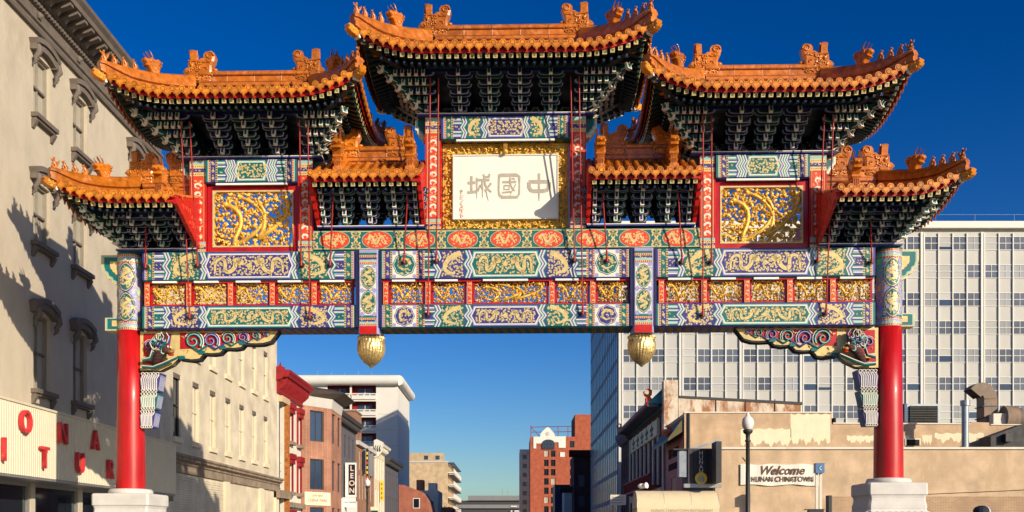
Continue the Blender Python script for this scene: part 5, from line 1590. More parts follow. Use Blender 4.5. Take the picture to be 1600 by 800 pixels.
# cornice
m = MB()
prof = [(0, 15.58), (-.10, 15.58), (-.13, 15.66), (-.06, 15.70), (-.06, 15.80), (-.12, 15.84), (-.12, 15.90), (-.03, 15.95), (-.03, 16.25), (-.10, 16.28), (-.10, 16.40), (-.20, 16.44), (-.20, 16.72), (-.78, 16.76), (-.80, 16.90), (-.90, 17.00), (-.92, 17.10), (0, 17.14)]
m.prism(prof, -.2, W+.05, 'x', 'trim_umber')
corn = m.build('cornice', nearB)
m = MB(); m.prism([(-.19, 16.42), (-.30, 16.45), (-.42, 16.55), (-.60, 16.60), (-.74, 16.66), (-.74, 16.755), (-.19, 16.755)], -.11, .11, 'x', 'trim_umber')
BR = m.mesh('cornice_bracket')
for i in range(54): place(BR, 'cornice_bracket', corn, (.2+.5*i, 0, 0))
m = MB(); m.box(-.05, .05, -.155, -.10, 16.29, 16.39, 'trim_umber'); DN = m.mesh('dentil')
for i in range(160): place(DN, 'dentil', corn, (.1+.17*i, 0, 0))
m = MB(); m.tube([(-.0, -.05, 16.02), (.0, -.09, 16.10), (.0, -.05, 16.18)], [.06, .12, .05], 7, 'trim_umber'); RS = m.mesh('frieze_rosette')
for i in range(10): place(RS, 'frieze_rosette', corn, (1.2+2.65*i, 0, 0))
# shopfront glazing
for a, b, c, d in shop:
    f = MB()
    for (x0, x1, z0, z1) in ((a, b, c, c+.12), (a, b, d-.10, d), (a, a+.09, c+.12, d-.10), (b-.09, b, c+.12, d-.10)): f.box(x0, x1, .04, .16, z0, z1, 'alu')
    fo = f.build('shop_window', nearB)
    g = MB(); g.add([(a, .12, c), (b, .12, c), (b, .12, d), (a, .12, d)], [(0, 1, 2, 3)], 'glass_dark'); g.build('pane', fo)
m = MB(); m.box(.0, 26.3, -.90, -.002, 2.80, 2.86, 'alu'); m.box(26.2, 26.3, -.85, 0, 2.6, 2.80, 'alu'); m.build('canopy_edge', nearB)
# sign box with ribbed cladding and raised letters
sign = thing('shop_sign', 'long cream ribbed sign box with raised red letters along the stucco block', 'sign', (-12.6, 12, 0), PI/2)
m = MB(); m.box(0, 26.5, .03, .89, 2.87, 4.72, 'sign_cream'); m.build('sign_box', sign)
m = MB()
for i in range(220):
    x = .03+i*.12
    if x < 26.4: m.prism([(x, .03), (x+.02, .0), (x+.085, .0), (x+.105, .03)], 2.872, 4.718, 'z', 'sign_cream')
o = m.build('ribbed_cladding', sign); o['kind'] = 'stuff'
m = MB(); m.box(-.02, 26.52, -.03, .06, 4.70, 4.76, 'sign_cream'); m.build('sign_trim', sign)
def Yat(px): return 12.6*1600/(800-px)-12
LET = {}
for ch in 'ONAITUR': LET[ch] = text_mesh(ch, .84, 'sign_red', .05, 0, .004)
for ch, px, py in (('O', 35.5, 661), ('N', 94, 679), ('A', 145, 689.5), ('I', 1.5, 704), ('T', 65, 717), ('U', 121, 725), ('R', 168.5, 735)):
    y = Yat(px); z = 1.3+(838-py)/1600*(y+12)
    o = place(LET[ch], 'letter', sign, (y, -.08, z), None, (.92, 1, 1.0))

# ---- left: cream painted brick building
creamB = thing('cream_building', 'cream painted brick building with narrow shuttered windows and a weathered ledge', 'building', (-13.5, 39.3, 0), PI/2)
W = 19.5
cols = [41.25+2.48*k-39.3 for k in range(7)]
ops = [(x-.46, x+.46, a, b) for x in cols for a, b in ((5.3, 7.85), (8.95, 11.4))]+[(16.2, 16.6, 2.6, 3.05)]
m = MB(); facade(m, None, W, 13.8, ops, 'brick_painted', .16); shell(m, W, 14, 13.8, 'stucco_cream'); m.build('wall', creamB)
WM = win_mesh(.92, 2.55, 'stucco_cream', 'blind_cream', 2, 2, .07); WM2 = win_mesh(.92, 2.45, 'stucco_cream', 'blind_cream', 1, 2, .07)
WD = win_mesh(.92, 2.55, 'grey_dark', 'glass_dark', 1, 2, .07)
for k, x in enumerate(cols):
    for a, me in ((5.3, WD if k == 0 else WM), (8.95, WM2)):
        w = place(me, 'window', creamB, (x, .12, a))
        s = MB(); s.box(-.56, .56, -.22, -.118, -.22, -.01, 'stucco_cream'); s.build('window_sill', w)
        s = MB(); s.box(-.455, .455, -.10, -.05, 2.45-.18 if a > 8 else 2.37, 2.44 if a > 8 else 2.54, 'trim_umber'); s.build('head_shadow_strip', w)  # dark strip standing in for the shadow line at the window head
m = MB()
m.prism([(0, 3.86), (-.10, 3.88), (-.10, 4.20), (-.16, 4.24), (-.16, 4.32), (-.30, 4.38), (-.30, 4.46), (-.38, 4.52), (-.38, 4.60), (0, 4.66)], -.1, W+.15, 'x', 'trim_worn')
ledge = m.build('ledge', creamB)
for i in range(38):
    q = MB(); q.box(.1+.51*i, .36+.51*i, -.345, -.29, 4.385, 4.455, 'trim_worn'); q.build('ledge_block', ledge)
for x in (.0, 8.5, 15.2, 18.7):
    m = MB(); m.box(x, x+.75, -.14, -.002, 0, 3.86, 'stucco_cream'); m.build('pilaster', creamB)
m = MB()
for i in range(37): m.box(.76, 8.48, -.03-.012*(i % 2), -.002, .1+.1*i, .19+.1*i, 'brick_painted')
o = m.build('board_infill', creamB); o['kind'] = 'stuff'
m = MB(); m.box(16.2, 16.6, .1, .14, 2.6, 3.05, 'alu'); m.build('vent', creamB)

# ---- left: white house with red cornice, half gutted
redB = thing('red_trim_house', 'white house with red cornice and red window surrounds, one bay open', 'building', (-13.5, 58.9, 0), PI/2)
W = 6.6
ops = [(.45, 1.75, 0, 9.1)]+[(x-.42, x+.42, a, b) for x in (3.35, 5.85) for a, b in ((7.05, 9.0), (4.0, 5.9))]+[(2.9, 4.4, 0, 2.6)]
m = MB(); facade(m, None, W, 9.9, ops, 'white_worn', .25); shell(m, W, 12, 9.9, 'white_worn'); m.build('wall', redB)
m = MB(); m.add([(.45, 2.5, 0), (1.75, 2.5, 0), (1.75, 2.5, 9.1), (.45, 2.5, 9.1)], [(0, 1, 2, 3)], 'dark_void'); m.box(.45, 1.75, .3, 2.4, 5.9, 6.1, 'dark_void'); m.box(.2, .449, .02, 2.6, 0, 9.3, 'dark_void'); m.box(1.751, 1.77, .02, 2.6, 0, 9.3, 'dark_void'); m.box(.2, 2, .02, 2.6, 9.11, 9.3, 'dark_void'); m.build('open_bay', redB)  # near-black lining stands in for the shade inside the bay
for i in range(5):
    q = MB(); q.box(.5, 1.7, .2, .28, 3.6+.5*i, 3.66+.5*i, 'steel_dark'); q.build('scaffold_bar', redB)
m = MB(); m.box(1.78, 2.25, -.22, .1, 0, 9.2, 'rust_orange'); m.build('timber_post', redB)
m = MB(); m.box(.3, 2.3, -.24, -.01, 9.1, 9.45, 'brick_tan'); m.build('lintel', redB)
RW = win_mesh(.84, 1.95, 'red_trim', 'glass_dark', 1, 2, .08)
for x in (3.35, 5.85):
    for a in (7.05, 4.0):
        w = place(RW, 'window', redB, (x, .14, a))
        q = MB(); q.box(-.66, .66, -.42, -.145, 1.96, 2.30, 'red_trim'); q.box(-.58, .58, -.36, -.145, 1.7, 1.96, 'red_trim'); q.box(-.58, -.43, -.24, -.145, 0, 1.7, 'red_trim'); q.box(.43, .58, -.24, -.145, 0, 1.7, 'red_trim'); q.build('window_surround', w)
        q = MB(); q.box(-.62, .62, -.40, -.145, -.2, 0, 'trim_worn'); q.build('window_sill', w)
q = MB(); q.box(2.8, 4.5, -.2, -.01, 2.6, 2.9, 'red_trim'); q.box(2.8, 2.95, -.2, -.01, 0, 2.6, 'red_trim'); q.box(4.35, 4.5, -.2, -.01, 0, 2.6, 'red_trim'); q.add([(2.9, .2, 0), (4.4, .2, 0), (4.4, .2, 2.6), (2.9, .2, 2.6)], [(0, 1, 2, 3)], 'dark_void'); q.build('door_surround', redB)
q = MB(); q.box(2.3, W+.1, -.3, -.01, 3.05, 3.35, 'trim_worn'); q.box(-.9, 2.3, -.35, -.01, 3.5, 3.95, 'trim_worn'); q.build('shop_cornice', redB)
m = MB(); m.prism([(0, 9.55), (-.12, 9.55), (-.15, 9.65), (-.10, 9.70), (-.10, 10.42), (-.68, 10.46), (-.72, 10.6), (-.80, 10.72), (-.80, 10.85), (0, 10.9)], -.2, W+.1, 'x', 'red_trim')
rc = m.build('cornice', redB)
for i in range(16):
    q = MB(); q.prism([(-.09, 9.75), (-.30, 9.9), (-.52, 10.1), (-.60, 10.455), (-.09, 10.455)], .02+.42*i, .13+.42*i, 'x', 'red_trim'); q.build('cornice_bracket', rc)
m = MB(); m.prism([(.05, 10.2), (-.35, 10.35), (-.5, 10.6), (-.5, 10.98), (-.3, 11.05), (-.25, 11.3), (-.15, 11.05), (.05, 11.0)], -.32, -.21, 'x', 'red_trim'); m.build('cornice_end', redB)

# ---- left: brown brick house with polygonal bay
bayB = thing('bay_window_house', 'reddish brick house with three-sided bay and flared roof', 'building', (-13.5, 65.7, 0), PI/2)
W = 9.4
m = MB(); m.add([(0, 0, 0), (W, 0, 0), (W, 0, 10.6), (0, 0, 10.6)], [(0, 1, 2, 3)], 'brick_bay'); shell(m, W, 12, 10.6, 'brick_bay')
B = [(.15, 0), (2.3, -1.5), (6.3, -1.5), (8.4, 0)]
seg = []
for i in range(3):
    (ax, ay), (bx, by) = B[i], B[i+1]
    L = math.hypot(bx-ax, by-ay); an = math.atan2(by-ay, bx-ax)
    T = rotT(ax, ay, an)
    ws = [(L/2-.62, L/2+.62)] if i != 1 else [(.35, 1.5), (2.5, 3.65)]
    op = [(a, b, z, z+2.0) for a, b in ws for z in (1.2, 4.35, 7.5)]
    facade(m, T, L, 10.4, op, 'brick_bay', .2); seg.append((T, op, an))
m.add([(x, y, 10.4) for x, y in B], [(0, 1, 2, 3)], 'grey_dark')
m.build('wall', bayB)
BW = win_mesh(1.2, 2.0, 'grey_dark', 'glass_blue', 2, 1, .07)
for T, op, an in seg:
    for a, b, c, d in op:
        p_ = T((a+b)/2, .15, c)
        place(BW, 'window', bayB, p_, an, ((b-a)/1.2, 1, 1))
m = MB()
for zb_, zt_, e0, e1, mn in ((9.75, 10.4, .02, .12, 'concrete'), (10.4, 10.75, .2, .95, 'trim_umber'), (10.75, 11.0, .95, .2, 'grey_dark')):
    lo = [(x, y-e0 if y < 0 else y) for x, y in [(B[0][0]-e0, 0), (B[1][0]-e0*.4, B[1][1]), (B[2][0]+e0*.4, B[2][1]), (B[3][0]+e0, 0)]]
    hi = [(x, y-e1 if y < 0 else y) for x, y in [(B[0][0]-e1, 0), (B[1][0]-e1*.4, B[1][1]), (B[2][0]+e1*.4, B[2][1]), (B[3][0]+e1, 0)]]
    m.add([(x, y, zb_) for x, y in lo]+[(x, y, zt_) for x, y in hi], [(0, 1, 5, 4), (1, 2, 6, 5), (2, 3, 7, 6), (4, 5, 6, 7)], mn)
m.build('flared_roof', bayB)
T = seg[0][0]
sg_ = MB(); sg_.box(-1.15, 1.15, -.06, 0, -.43, .43, 'cream_patch')
p_ = T(1.31, -.02, 3.75)
so = sg_.build('shop_board', bayB, p_, seg[0][2])
place(text_mesh('CHINA PARK', .30, 'paint_vermilion', .004), 'lettering', so, (0, -.066, -.12)); place(text_mesh('LOW RENT', .2, 'paint_vermilion', .004), 'lettering', so, (0, -.066, .2))

# ---- left: dark grey house with the vertical sign
greyB = thing('grey_house', 'dark grey painted house with black bracketed cornice and narrow windows', 'building', (-13.5, 75.2, 0), PI/2)
W = 13.2
cols = [76.6+2.1*k-75.2 for k in range(6)]
op = [(x-.38, x+.38, a, b) for x in cols for a, b in ((7.7, 9.5), (4.9, 6.6))]
m = MB(); facade(m, None, W, 10.3, op, 'grey_paint', .15); shell(m, W, 12, 10.3, 'grey_paint'); m.build('wall', greyB)
GW = win_mesh(.76, 1.8, 'grey_dark', 'glass_dark', 1, 2, .06)
for x in cols:
    for a, s in ((7.7, 1), (4.9, 1.7/1.8)): place(GW, 'window', greyB, (x, .1, a), None, (1, 1, s))
m = MB(); m.prism([(0, 10.1), (-.15, 10.15), (-.2, 10.4), (-.6, 10.55), (-.7, 10.85), (0, 10.95)], -.05, W+.05, 'x', 'grey_dark'); gc = m.build('cornice', greyB)
for i in range(26):
    q = MB(); q.box(.1+.5*i, .3+.5*i, -.5, -.15, 10.22, 10.53, 'grey_dark'); q.build('cornice_bracket', gc)
m = MB(); m.box(0, W, -.14, -.01, 0, 4.3, 'white_paint'); m.build('shop_fascia', greyB)
ls = thing('vertical_sign', 'tall white and black projecting sign reading LEON on the grey house', 'sign', (-13.36, 82, 0))
m = MB(); m.box(0, .88, 0, .22, 4.45, 7.2, 'white_paint'); m.build('sign_case', ls)
m = MB(); m.box(.28, .80, -.02, 0, 4.62, 7.05, 'paint_black'); m.build('sign_panel', ls)
for i, ch in enumerate('LEON'): place(text_mesh(ch, .58, 'letter_pink', .006, 0, .012), 'letter', ls, (.54, -.028, 6.72-.59*i))
os_ = thing('office_sign', 'low white board reading OFFICE MACHINES below the LEON sign', 'sign', (-14.1, 81.6, 0))
m = MB(); m.box(0, 1.62, 0, .2, 3.62, 4.40, 'white_paint'); m.build('board', os_)
place(text_mesh('OFFICE MACHINES', .21, 'paint_black', .004), 'lettering', os_, (.80, -.008, 4.0))

# ---- left: brown brick, cream with fancy cornice, dark house
def simple_left(name, label, y0, W, H, mn, cols, rows, wm, wsize, cor=None, D=12, group=None, trim=None):
    t = thing(name, label, 'building', (-13.5, y0, 0), PI/2, group)
    op = [(x-wsize/2, x+wsize/2, a, b) for x in cols for a, b in rows]
    m = MB(); facade(m, None, W, H, op, mn, .15); shell(m, W, D, H, mn); m.build('wall', t)
    for a, b in rows:
        me = win_mesh(wsize, b-a, wm[0], wm[1], 1, 2, .06, trim, trim)
        for x in cols: place(me, 'window', t, (x, .1, a))
    if cor:
        m = MB(); m.prism([(0, H-.3), (-.15, H-.25), (-.2, H), (-.6, H+.2), (-.7, H+.45), (0, H+.55)], -.05, W+.05, 'x', cor); c = m.build('cornice', t)
        for i in range(int(W/.6)):
            q = MB(); q.box(.1+.6*i, .35+.6*i, -.5, -.15, H-.15, H+.16, cor); q.build('cornice_bracket', c)
    return t
bb = simple_left('brick_house', 'tall brown brick house with bare side wall above the grey house', 88.5, 11.6, 9.3, 'brick_brown', [2.2+1.8*k for k in range(5)], [(4.6, 6.8), (7.2, 8.9)], ('sash_grey', 'glass_dark'), .8, None)
m = MB(); m.box(.02, 3.4, .01, 11.9, 9.3, 12.1, 'brick_brown'); m.box(-.06, 3.5, -.06, 12, 12.1, 12.25, 'trim_worn'); m.build('upper_storey', bb)
m = MB(); m.box(0, 11.6, -.3, -.01, 9.25, 9.6, 'concrete'); m.build('parapet', bb)
for k in range(3):
    q = MB(); q.box(3.9+2.4*k, 4.7+2.4*k, -.25, -.02, 7.0, 9.2, 'concrete_grey'); q.build('wall_panel', bb)
ns = thing('hanging_sign', 'narrow vertical sign with gold marks beside the brick house', 'sign', (-13.1, 92, 0))
m = MB(); m.box(0, .18, 0, .12, 5.0, 9.2, 'paint_black'); m.build('sign_board', ns)
for i in range(9):
    q = MB(); q.box(.03, .15, -.02, -.002, 5.2+.43*i, 5.44+.43*i, 'yellow_sign' if i % 3 else 'paint_vermilion'); q.build('sign_mark', ns)
cb = simple_left('cornice_house', 'narrow cream house with white ornate cornice', 100.2, 8.3, 10.1, 'stucco_cream', [1.3+1.9*k for k in range(4)], [(3.8, 6.0), (7.0, 9.2)], ('white_paint', 'glass_dark'), .9, 'white_worn')
m = MB()
m.prism([(-.8, 9.6), (-.4, 9.1), (.0, 9.0), (.0, 10.7), (-.3, 10.8), (-.9, 10.5)], -.1, .4, 'x', 'white_worn')
for i in range(3): m.tube([(-.13, -.62+.22*i, 9.6), (-.13, -.55+.22*i, 9.9), (-.13, -.65+.22*i, 10.2)], [.07, .05, .02], 5, 'paint_black')
m.build('cornice_end', cb)
ys = thing('yellow_sign', 'bright yellow vertical sign on the cream house', 'sign', (-13.4, 104, 0))
m = MB(); m.box(0, .34, 0, .12, 4.9, 6.95, 'yellow_sign'); m.build('sign_board', ys)
for i in range(4):
    q = MB(); q.box(.1, .24, -.02, -.002, 5.1+.46*i, 5.35+.46*i, 'rust_orange'); q.build('sign_mark', ys)
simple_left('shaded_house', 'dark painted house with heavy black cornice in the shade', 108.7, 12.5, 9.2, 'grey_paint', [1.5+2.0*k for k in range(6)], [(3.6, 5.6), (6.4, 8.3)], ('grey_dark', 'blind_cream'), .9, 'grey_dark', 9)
gs = thing('green_sign', 'small green and cream shop sign near the pavement', 'sign', (-13.4, 97, 0))
m = MB(); m.box(0, .75, 0, .12, 3.4, 4.1, 'cream_patch'); m.box(.05, .70, -.03, -.001, 3.5, 3.75, 'bracket_green'); m.build('sign_board', gs)

# ---- far left: white hotel with recessed red balconies
hotel = thing('hotel_block', 'tall white concrete hotel with recessed red balconies and rounded roof edge', 'building', (-43.4, 191, 0))
hotel.scale = (1.032, 1.032, 1.032)
W = 21.4; H = 29.0
op = []
for k in range(9):
    z = 26.1-2.89*k
    if z < 0: break
    op += [(8.7, 12.75, z, z+2.45), (13.1, 17.5, z, z+2.45)]
m = MB(); facade(m, None, W, H, op, 'concrete_white', 1.5, mrev='red_trim'); shell(m, W, 21, H, 'concrete_white'); m.build('wall', hotel)
for a, b, c, d in op:
    g = MB(); g.add([(a, 1.5, c), (b, 1.5, c), (b, 1.5, d), (a, 1.5, d)], [(0, 1, 2, 3)], 'red_trim'); g.box(a+.9, b-.9, 1.42, 1.48, c, c+2.0, 'glass_blue'); g.box((a+b)/2-.05, (a+b)/2+.05, 1.38, 1.42, c, c+2.0, 'white_paint')
    bo = g.build('balcony', hotel)
    q = MB(); q.box(a, b, -.25, -.05, c-.1, c+.62, 'concrete_white'); q.box(a, b, -.25, -.05, c+.80, c+.98, 'concrete_white')
    for x in range(5): q.box(a+(b-a)*x/4-.1, a+(b-a)*x/4+.1, -.24, -.06, c+.62, c+.80, 'concrete_white')
    q.build('balcony_front', bo)
m = MB(); m.tube([(-1, -.4, H+.4), (W+.2, -.4, H+.4)], .95, 12, 'concrete_white'); m.tube([(W+.2, -.4, H+.4), (W+.2, 21, H+.4)], .95, 12, 'concrete_white'); m.build('roof_edge', hotel)
m = MB()
for k in range(6): m.tube([(6+2.5*k, 5, H), (6+2.5*k, 5, H+3.0-.2*(k % 3))], .04, 4, 'alu')
m.tube([(0, 5, H+2.1), (21, 5, H+2.1)], .03, 4, 'alu'); m.build('roof_railing', hotel)
for k in range(8):
    q = MB(); q.box(0, W-.02, -.02, -.003, 2.6+2.89*k+.5, 2.66+2.89*k+.5, 'concrete'); 
    q = MB(); q.box(17.6, W-.01, -.02, -.003, 3.1+2.89*k, 3.17+2.89*k, 'concrete'); q.build('panel_joint', hotel)
# tan apartment block
apt = thing('apartment_block', 'tan brick apartment block with stacked balconies and small penthouse', 'building', (-44.3, 300, -.3))
apt.scale = (1.304, 1.304, 1.304)
m = MB(); m.add([(0, 0, 0), (19.5, 0, 0), (19.5, 0, 18), (0, 0, 18)], [(0, 1, 2, 3)], 'brick_tan'); shell(m, 19.5, 40, 18, 'brick_tan'); m.build('wall', apt)
m = MB(); m.box(4, 18.2, 3, 10, 18, 20.2, 'brick_tan'); m.box(9, 10.2, 2.9, 3.6, 19.2, 20.6, 'steel_dark'); m.build('penthouse', apt)
for x in (14, 16.6):
    q = MB(); q.box(x, x+.9, 2.93, 2.98, 18.7, 19.6, 'glass_blue'); q.build('window', apt)
m = MB(); m.box(-.1, 19.7, -.15, 0, 17.8, 18.15, 'concrete'); m.build('parapet', apt)
for r_ in range(6):
    for k in range(7):
        q = MB(); q.box(19.5, 20.9, 1+5*k, 4+5*k, 1.5+2.8*r_, 1.7+2.8*r_, 'concrete_white'); q.box(20.8, 20.9, 1+5*k, 4+5*k, 1.7+2.8*r_, 2.5+2.8*r_, 'concrete_white'); q.box(19.5, 20.9, 1+5*k, 4+5*k, 3.8+2.8*r_, 3.9+2.8*r_, 'grey_dark'); q.build('balcony', apt)
# small red houses in front of it
gh = thing('red_gable_house', 'small red painted house with a curved gable and two windows', 'building', (-16.6, 150, 0))
m = MB(); m.prism([(0, 0), (4.7, 0), (4.7, 4.2), (4.1, 6.6), (3.2, 7.9), (.8, 8.8), (0, 8.9)], 0, 12, 'y', 'brick_red'); m.build('wall', gh)
for x, z in ((2.6, 5.4), (2.6, 2.0)):
    q = MB(); q.box(x-.5, x+.5, -.03, -.005, z, z+1.5, 'white_paint'); q.box(x-.4, x+.4, -.05, -.03, z+.1, z+1.4, 'glass_dark'); q.build('window', gh)
ph = thing('pale_row_house', 'pale row house with ragged chimneys beyond the red gable', 'building', (-15.6, 165, 0))
m = MB(); m.box(0, 3.7, 0, 10, 0, 8.7, 'white_worn'); m.box(.2, 1.3, -.1, 3, 8.7, 10.4, 'brick_red'); m.box(2.1, 3.4, 0, 3, 8.7, 9.9, 'white_worn'); m.build('wall', ph)
for x, z in ((2.6, 5.4), (2.6, 2.4), (.9, 5.4)):
    q = MB(); q.box(x-.35, x+.35, -.04, -.005, z, z+1.5, 'glass_dark'); q.build('window', ph)
lh = thing('low_brick_house', 'low red brick house beside the balconies with blue awning', 'building', (-13.2, 172, 0))
m = MB(); m.box(0, 3.0, 0, 12, 0, 6.2, 'brick_red'); m.box(-.9, 1.0, -1.5, 0, 5.6, 6.3, 'paint_navy'); m.build('wall', lh)
# far garage closing the street
gar = thing('parking_structure', 'long low grey concrete parking structure at the end of the street', 'building', (-24, 420, 0))
m = MB()
for k in range(5):
    m.box(0, 29, 0, 30, 3.2*k, 3.2*k+1.5, 'concrete_grey')
    m.box(0, 29, 1.0, 29, 3.2*k+1.5, 3.2*k+3.2, 'grey_dark')
m.box(6, 29, 0, 30, 16, 18.0, 'concrete_grey'); m.build('deck', gar)
m = MB(); m.box(23.5, 24.2, -.4, 0, 11.4, 11.9, 'white_paint'); m.box(25.0, 28.0, -.4, 0, 11.4, 11.9, 'white_paint'); m.box(23.5, 26, -.4, 0, 13.4, 13.8, 'white_paint'); m.build('light_panel', gar)
m = MB(); m.tube([(20, 5, 18), (20, 5, 21)], .08, 4, 'alu'); m.tube([(22.2, 5, 18), (22.2, 5, 20.4)], .08, 4, 'alu'); m.tube([(22.2, 5, 18.6), (21.2, 5, 20.6)], .08, 4, 'alu'); m.build('mast', gar)

# ---- far right: white slab, red brick tower, shaded row
slabB = thing('white_slab_building', 'slender white slab building with a single column of small windows', 'building', (2.6, 345, 0))
m = MB(); facade(m, None, 4.3, 30.6, [(1.0, 2.4, 27.3-3.05*k, 28.8-3.05*k) for k in range(9)], 'concrete_white', .3); shell(m, 4.3, 25, 30.6, 'concrete_white'); m.build('wall', slabB)
me = win_mesh(1.4, 1.5, 'alu', 'glass_dark', 1, 1, .08)
for k in range(9): place(me, 'window', slabB, (1.7, .2, 27.3-3.05*k))
towR = thing('brick_tower', 'red brick apartment tower with white gable, arched window and rooftop frame', 'building', (5.9, 330, 0))
op = []
for k in range(11):
    z = 26.9-3.0*k
    if z > 0: op += [(4.4, 5.9, z, z+2.1), (6.6, 8.1, z, z+2.1)]
    z2 = z+3.0
    if z2 > 0: op += [(12.7, 14.2, z2, z2+2.1)]
m = MB(); facade(m, None, 22, 33.4, op, 'brick_tower', .4); shell(m, 22, 25, 33.4, 'brick_tower'); m.box(14.4, 22, .05, 20, 33.4, 40.6, 'brick_tower'); m.build('wall', towR)
me = [win_mesh(1.5, 2.1, 'grey_dark', g, 2, 1, .1) for g in ('glass_dark', 'glass_dark', 'blind_cream')]
for i, (a, b, c, d) in enumerate(op): place(me[(i*7 % 5 == 0)*2], 'window', towR, ((a+b)/2, .3, c))
m = MB(); m.prism([(1.0, 29.6), (1.9, 29.6), (1.9, 31.2), (3.6, 31.2), (3.6, 31.6), (9.1, 31.6), (9.1, 29.8), (11.4, 29.8), (11.4, 33.5), (8.0, 33.5), (7.6, 34.6), (6.0, 36.4), (5.3, 36.4), (3.4, 34.6), (3.2, 33.4), (1.0, 33.4)], -.25, -.02, 'y', 'concrete_white'); m.build('white_gable', towR)
n = 12; m = MB(); m.prism([(3.8, 29.4), (7.8, 29.4), (7.8, 31.3)]+[(5.8+2.0*math.cos(PI*i/n), 31.3+1.2*math.sin(PI*i/n)) for i in range(1, n)]+[(3.8, 31.3)], -.34, -.26, 'y', 'glass_blue')
for x in (4.8, 5.8, 6.8): m.box(x-.08, x+.08, -.42, -.34, 29.4, 32.2, 'grey_dark')
m.box(3.8, 7.8, -.42, -.34, 30.9, 31.05, 'grey_dark'); m.build('arched_window', towR)
m = MB(); m.tube([(5.65, -.4, 34.4), (5.65, -.26, 34.4)], .6, 16, 'concrete'); m.build('gable_disc', towR)
m = MB(); m.box(9.6, 11.1, -.2, -.01, 26.9, 28.4, 'concrete_white'); m.build('white_panel', towR)
m = MB()
for a, b in (((0.2, 1, 33.4), (.2, 1, 37.3)), ((.2, 1, 36.6), (14.3, 1, 36.9)), ((3.2, 1, 33.4), (.2, 1, 36.6)), ((9, 1, 33.4), (9, 1, 36.8)), ((12.2, 1, 33.4), (12.2, 1, 36.8)), ((.2, 1, 35), (5, 1, 35.0)), ((6.5, 1, 35), (14, 1, 35.2))): m.tube([a, b], .1, 4, 'red_trim')
m.build('roof_frame', towR)
def shaded(name, label, x0, y0, W, D, H, mn, cor, cols, rows):
    t = thing(name, label, 'building', (x0, y0, 0))
    op = [(x-.6, x+.6, a, b) for x in cols for a, b in rows]
    m = MB(); facade(m, None, W, H, op, mn, .2); shell(m, W, D, H, mn); m.build('wall', t)
    for a, b in rows:
        me = win_mesh(1.2, b-a, 'grey_dark', 'glass_blue', 1, 2, .09)
        for x in cols: place(me, 'window', t, (x, .15, a))
    if cor:
        m = MB(); m.prism([(0, H-.4), (-.4, H-.2), (-.9, H+.4), (-.95, H+.8), (0, H+.8)], -.9, W, 'x', cor); m.prism([(0, H-.4), (-.4, H-.2), (-.9, H+.4), (-.95, H+.8), (0, H+.8)], 0, D, 'y', cor) if False else None
        m.build('cornice', t)
    return t
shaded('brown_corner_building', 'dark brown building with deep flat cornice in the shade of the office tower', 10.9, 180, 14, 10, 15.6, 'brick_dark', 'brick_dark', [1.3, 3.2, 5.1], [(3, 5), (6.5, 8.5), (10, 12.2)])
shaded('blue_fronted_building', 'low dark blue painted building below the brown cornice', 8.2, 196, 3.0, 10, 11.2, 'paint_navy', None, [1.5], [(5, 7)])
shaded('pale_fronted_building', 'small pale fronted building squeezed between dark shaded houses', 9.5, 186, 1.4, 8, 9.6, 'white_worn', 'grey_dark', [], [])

# ---- right: white office tower
tower = thing('office_tower', 'large white office tower with a grid of windows, blinds and slim fins', 'building', (13.5, 130, 0))
rt = random.Random(12)
FH = 3.57; NB = 7; PER = 7.66; bay = 1.80; Wt = NB*PER+.5; Ht = 40.4
m = MB(); m.box(0, Wt, .12, 45, 0, Ht, 'tower_panel'); m.build('core', tower)
def tw(kind):
    m = MB(); w = 1.66; h = 1.75; a = w/2
    m.box(-a, a, .04, .11, 0, .07, 'tower_fin'); m.box(-a, a, .04, .11, h-.07, h, 'tower_fin'); m.box(-a, a, .03, .11, h*.5-.035, h*.5+.035, 'tower_fin')
    def pane(z0, z1, mn): m.add([(-a, .10, z0), (a, .10, z0), (a, .10, z1), (-a, .10, z1)], [(0, 1, 2, 3)], mn)
    if kind == 'dark':
        pane(0, h, 'tower_glass'); m.box(-.03, .03, .05, .11, 0, h, 'tower_fin')
        for s in (-1, 1): m.box(s*a-.04, s*a+.04, .05, .11, 0, h, 'tower_fin')
    elif kind == 'blind': pane(0, h, 'blind_grey')
    elif kind == 'half': pane(h*.5, h, 'blind_grey'); pane(0, h*.5, 'glass_blue')
    elif kind == 'grey': pane(0, h, 'grey_pane'); m.box(-.025, .025, .05, .11, 0, h, 'tower_fin')
    elif kind == 'quarter': pane(h*.25, h, 'blind_grey'); pane(0, h*.25, 'glass_blue')
    return m.mesh('window')
TW = {k: tw(k) for k in ('dark', 'blind', 'half', 'grey', 'quarter')}
FIN = MB(); FIN.box(-.06, .06, -.09, .11, 0, Ht-.6, 'tower_fin'); FIN = FIN.mesh('fin')
FIN2 = MB(); FIN2.box(-.14, .14, -.14, .11, 0, Ht-.5, 'tower_fin'); FIN2 = FIN2.mesh('column_fin')
SPN = MB(); SPN.box(-.83, .83, .05, .118, 0, .05, 'tower_fin'); SPN = SPN.mesh('spandrel_line')
for i in range(NB+1):
    for dx in (0, .32): 
        if i*PER+dx < Wt: place(FIN2 if dx == 0 else FIN, 'column_fin' if dx == 0 else 'fin', tower, (.18+i*PER+dx, 0, 0))
nwin = 0
for i in range(NB):
    for j in range(4):
        x = .18+i*PER+.36+bay*(j+.5)+.01*j
        if j: place(FIN, 'fin', tower, (.18+i*PER+.36+bay*j, 0, 0))
        for k in range(11):
            z = Ht-1.0-1.75-FH*k
            if z < 3.5: continue
            kind = rt.choices(('dark', 'blind', 'half', 'grey', 'quarter'), (38, 27, 14, 15, 6))[0]
            place(TW[kind], 'window', tower, (x, 0, z))
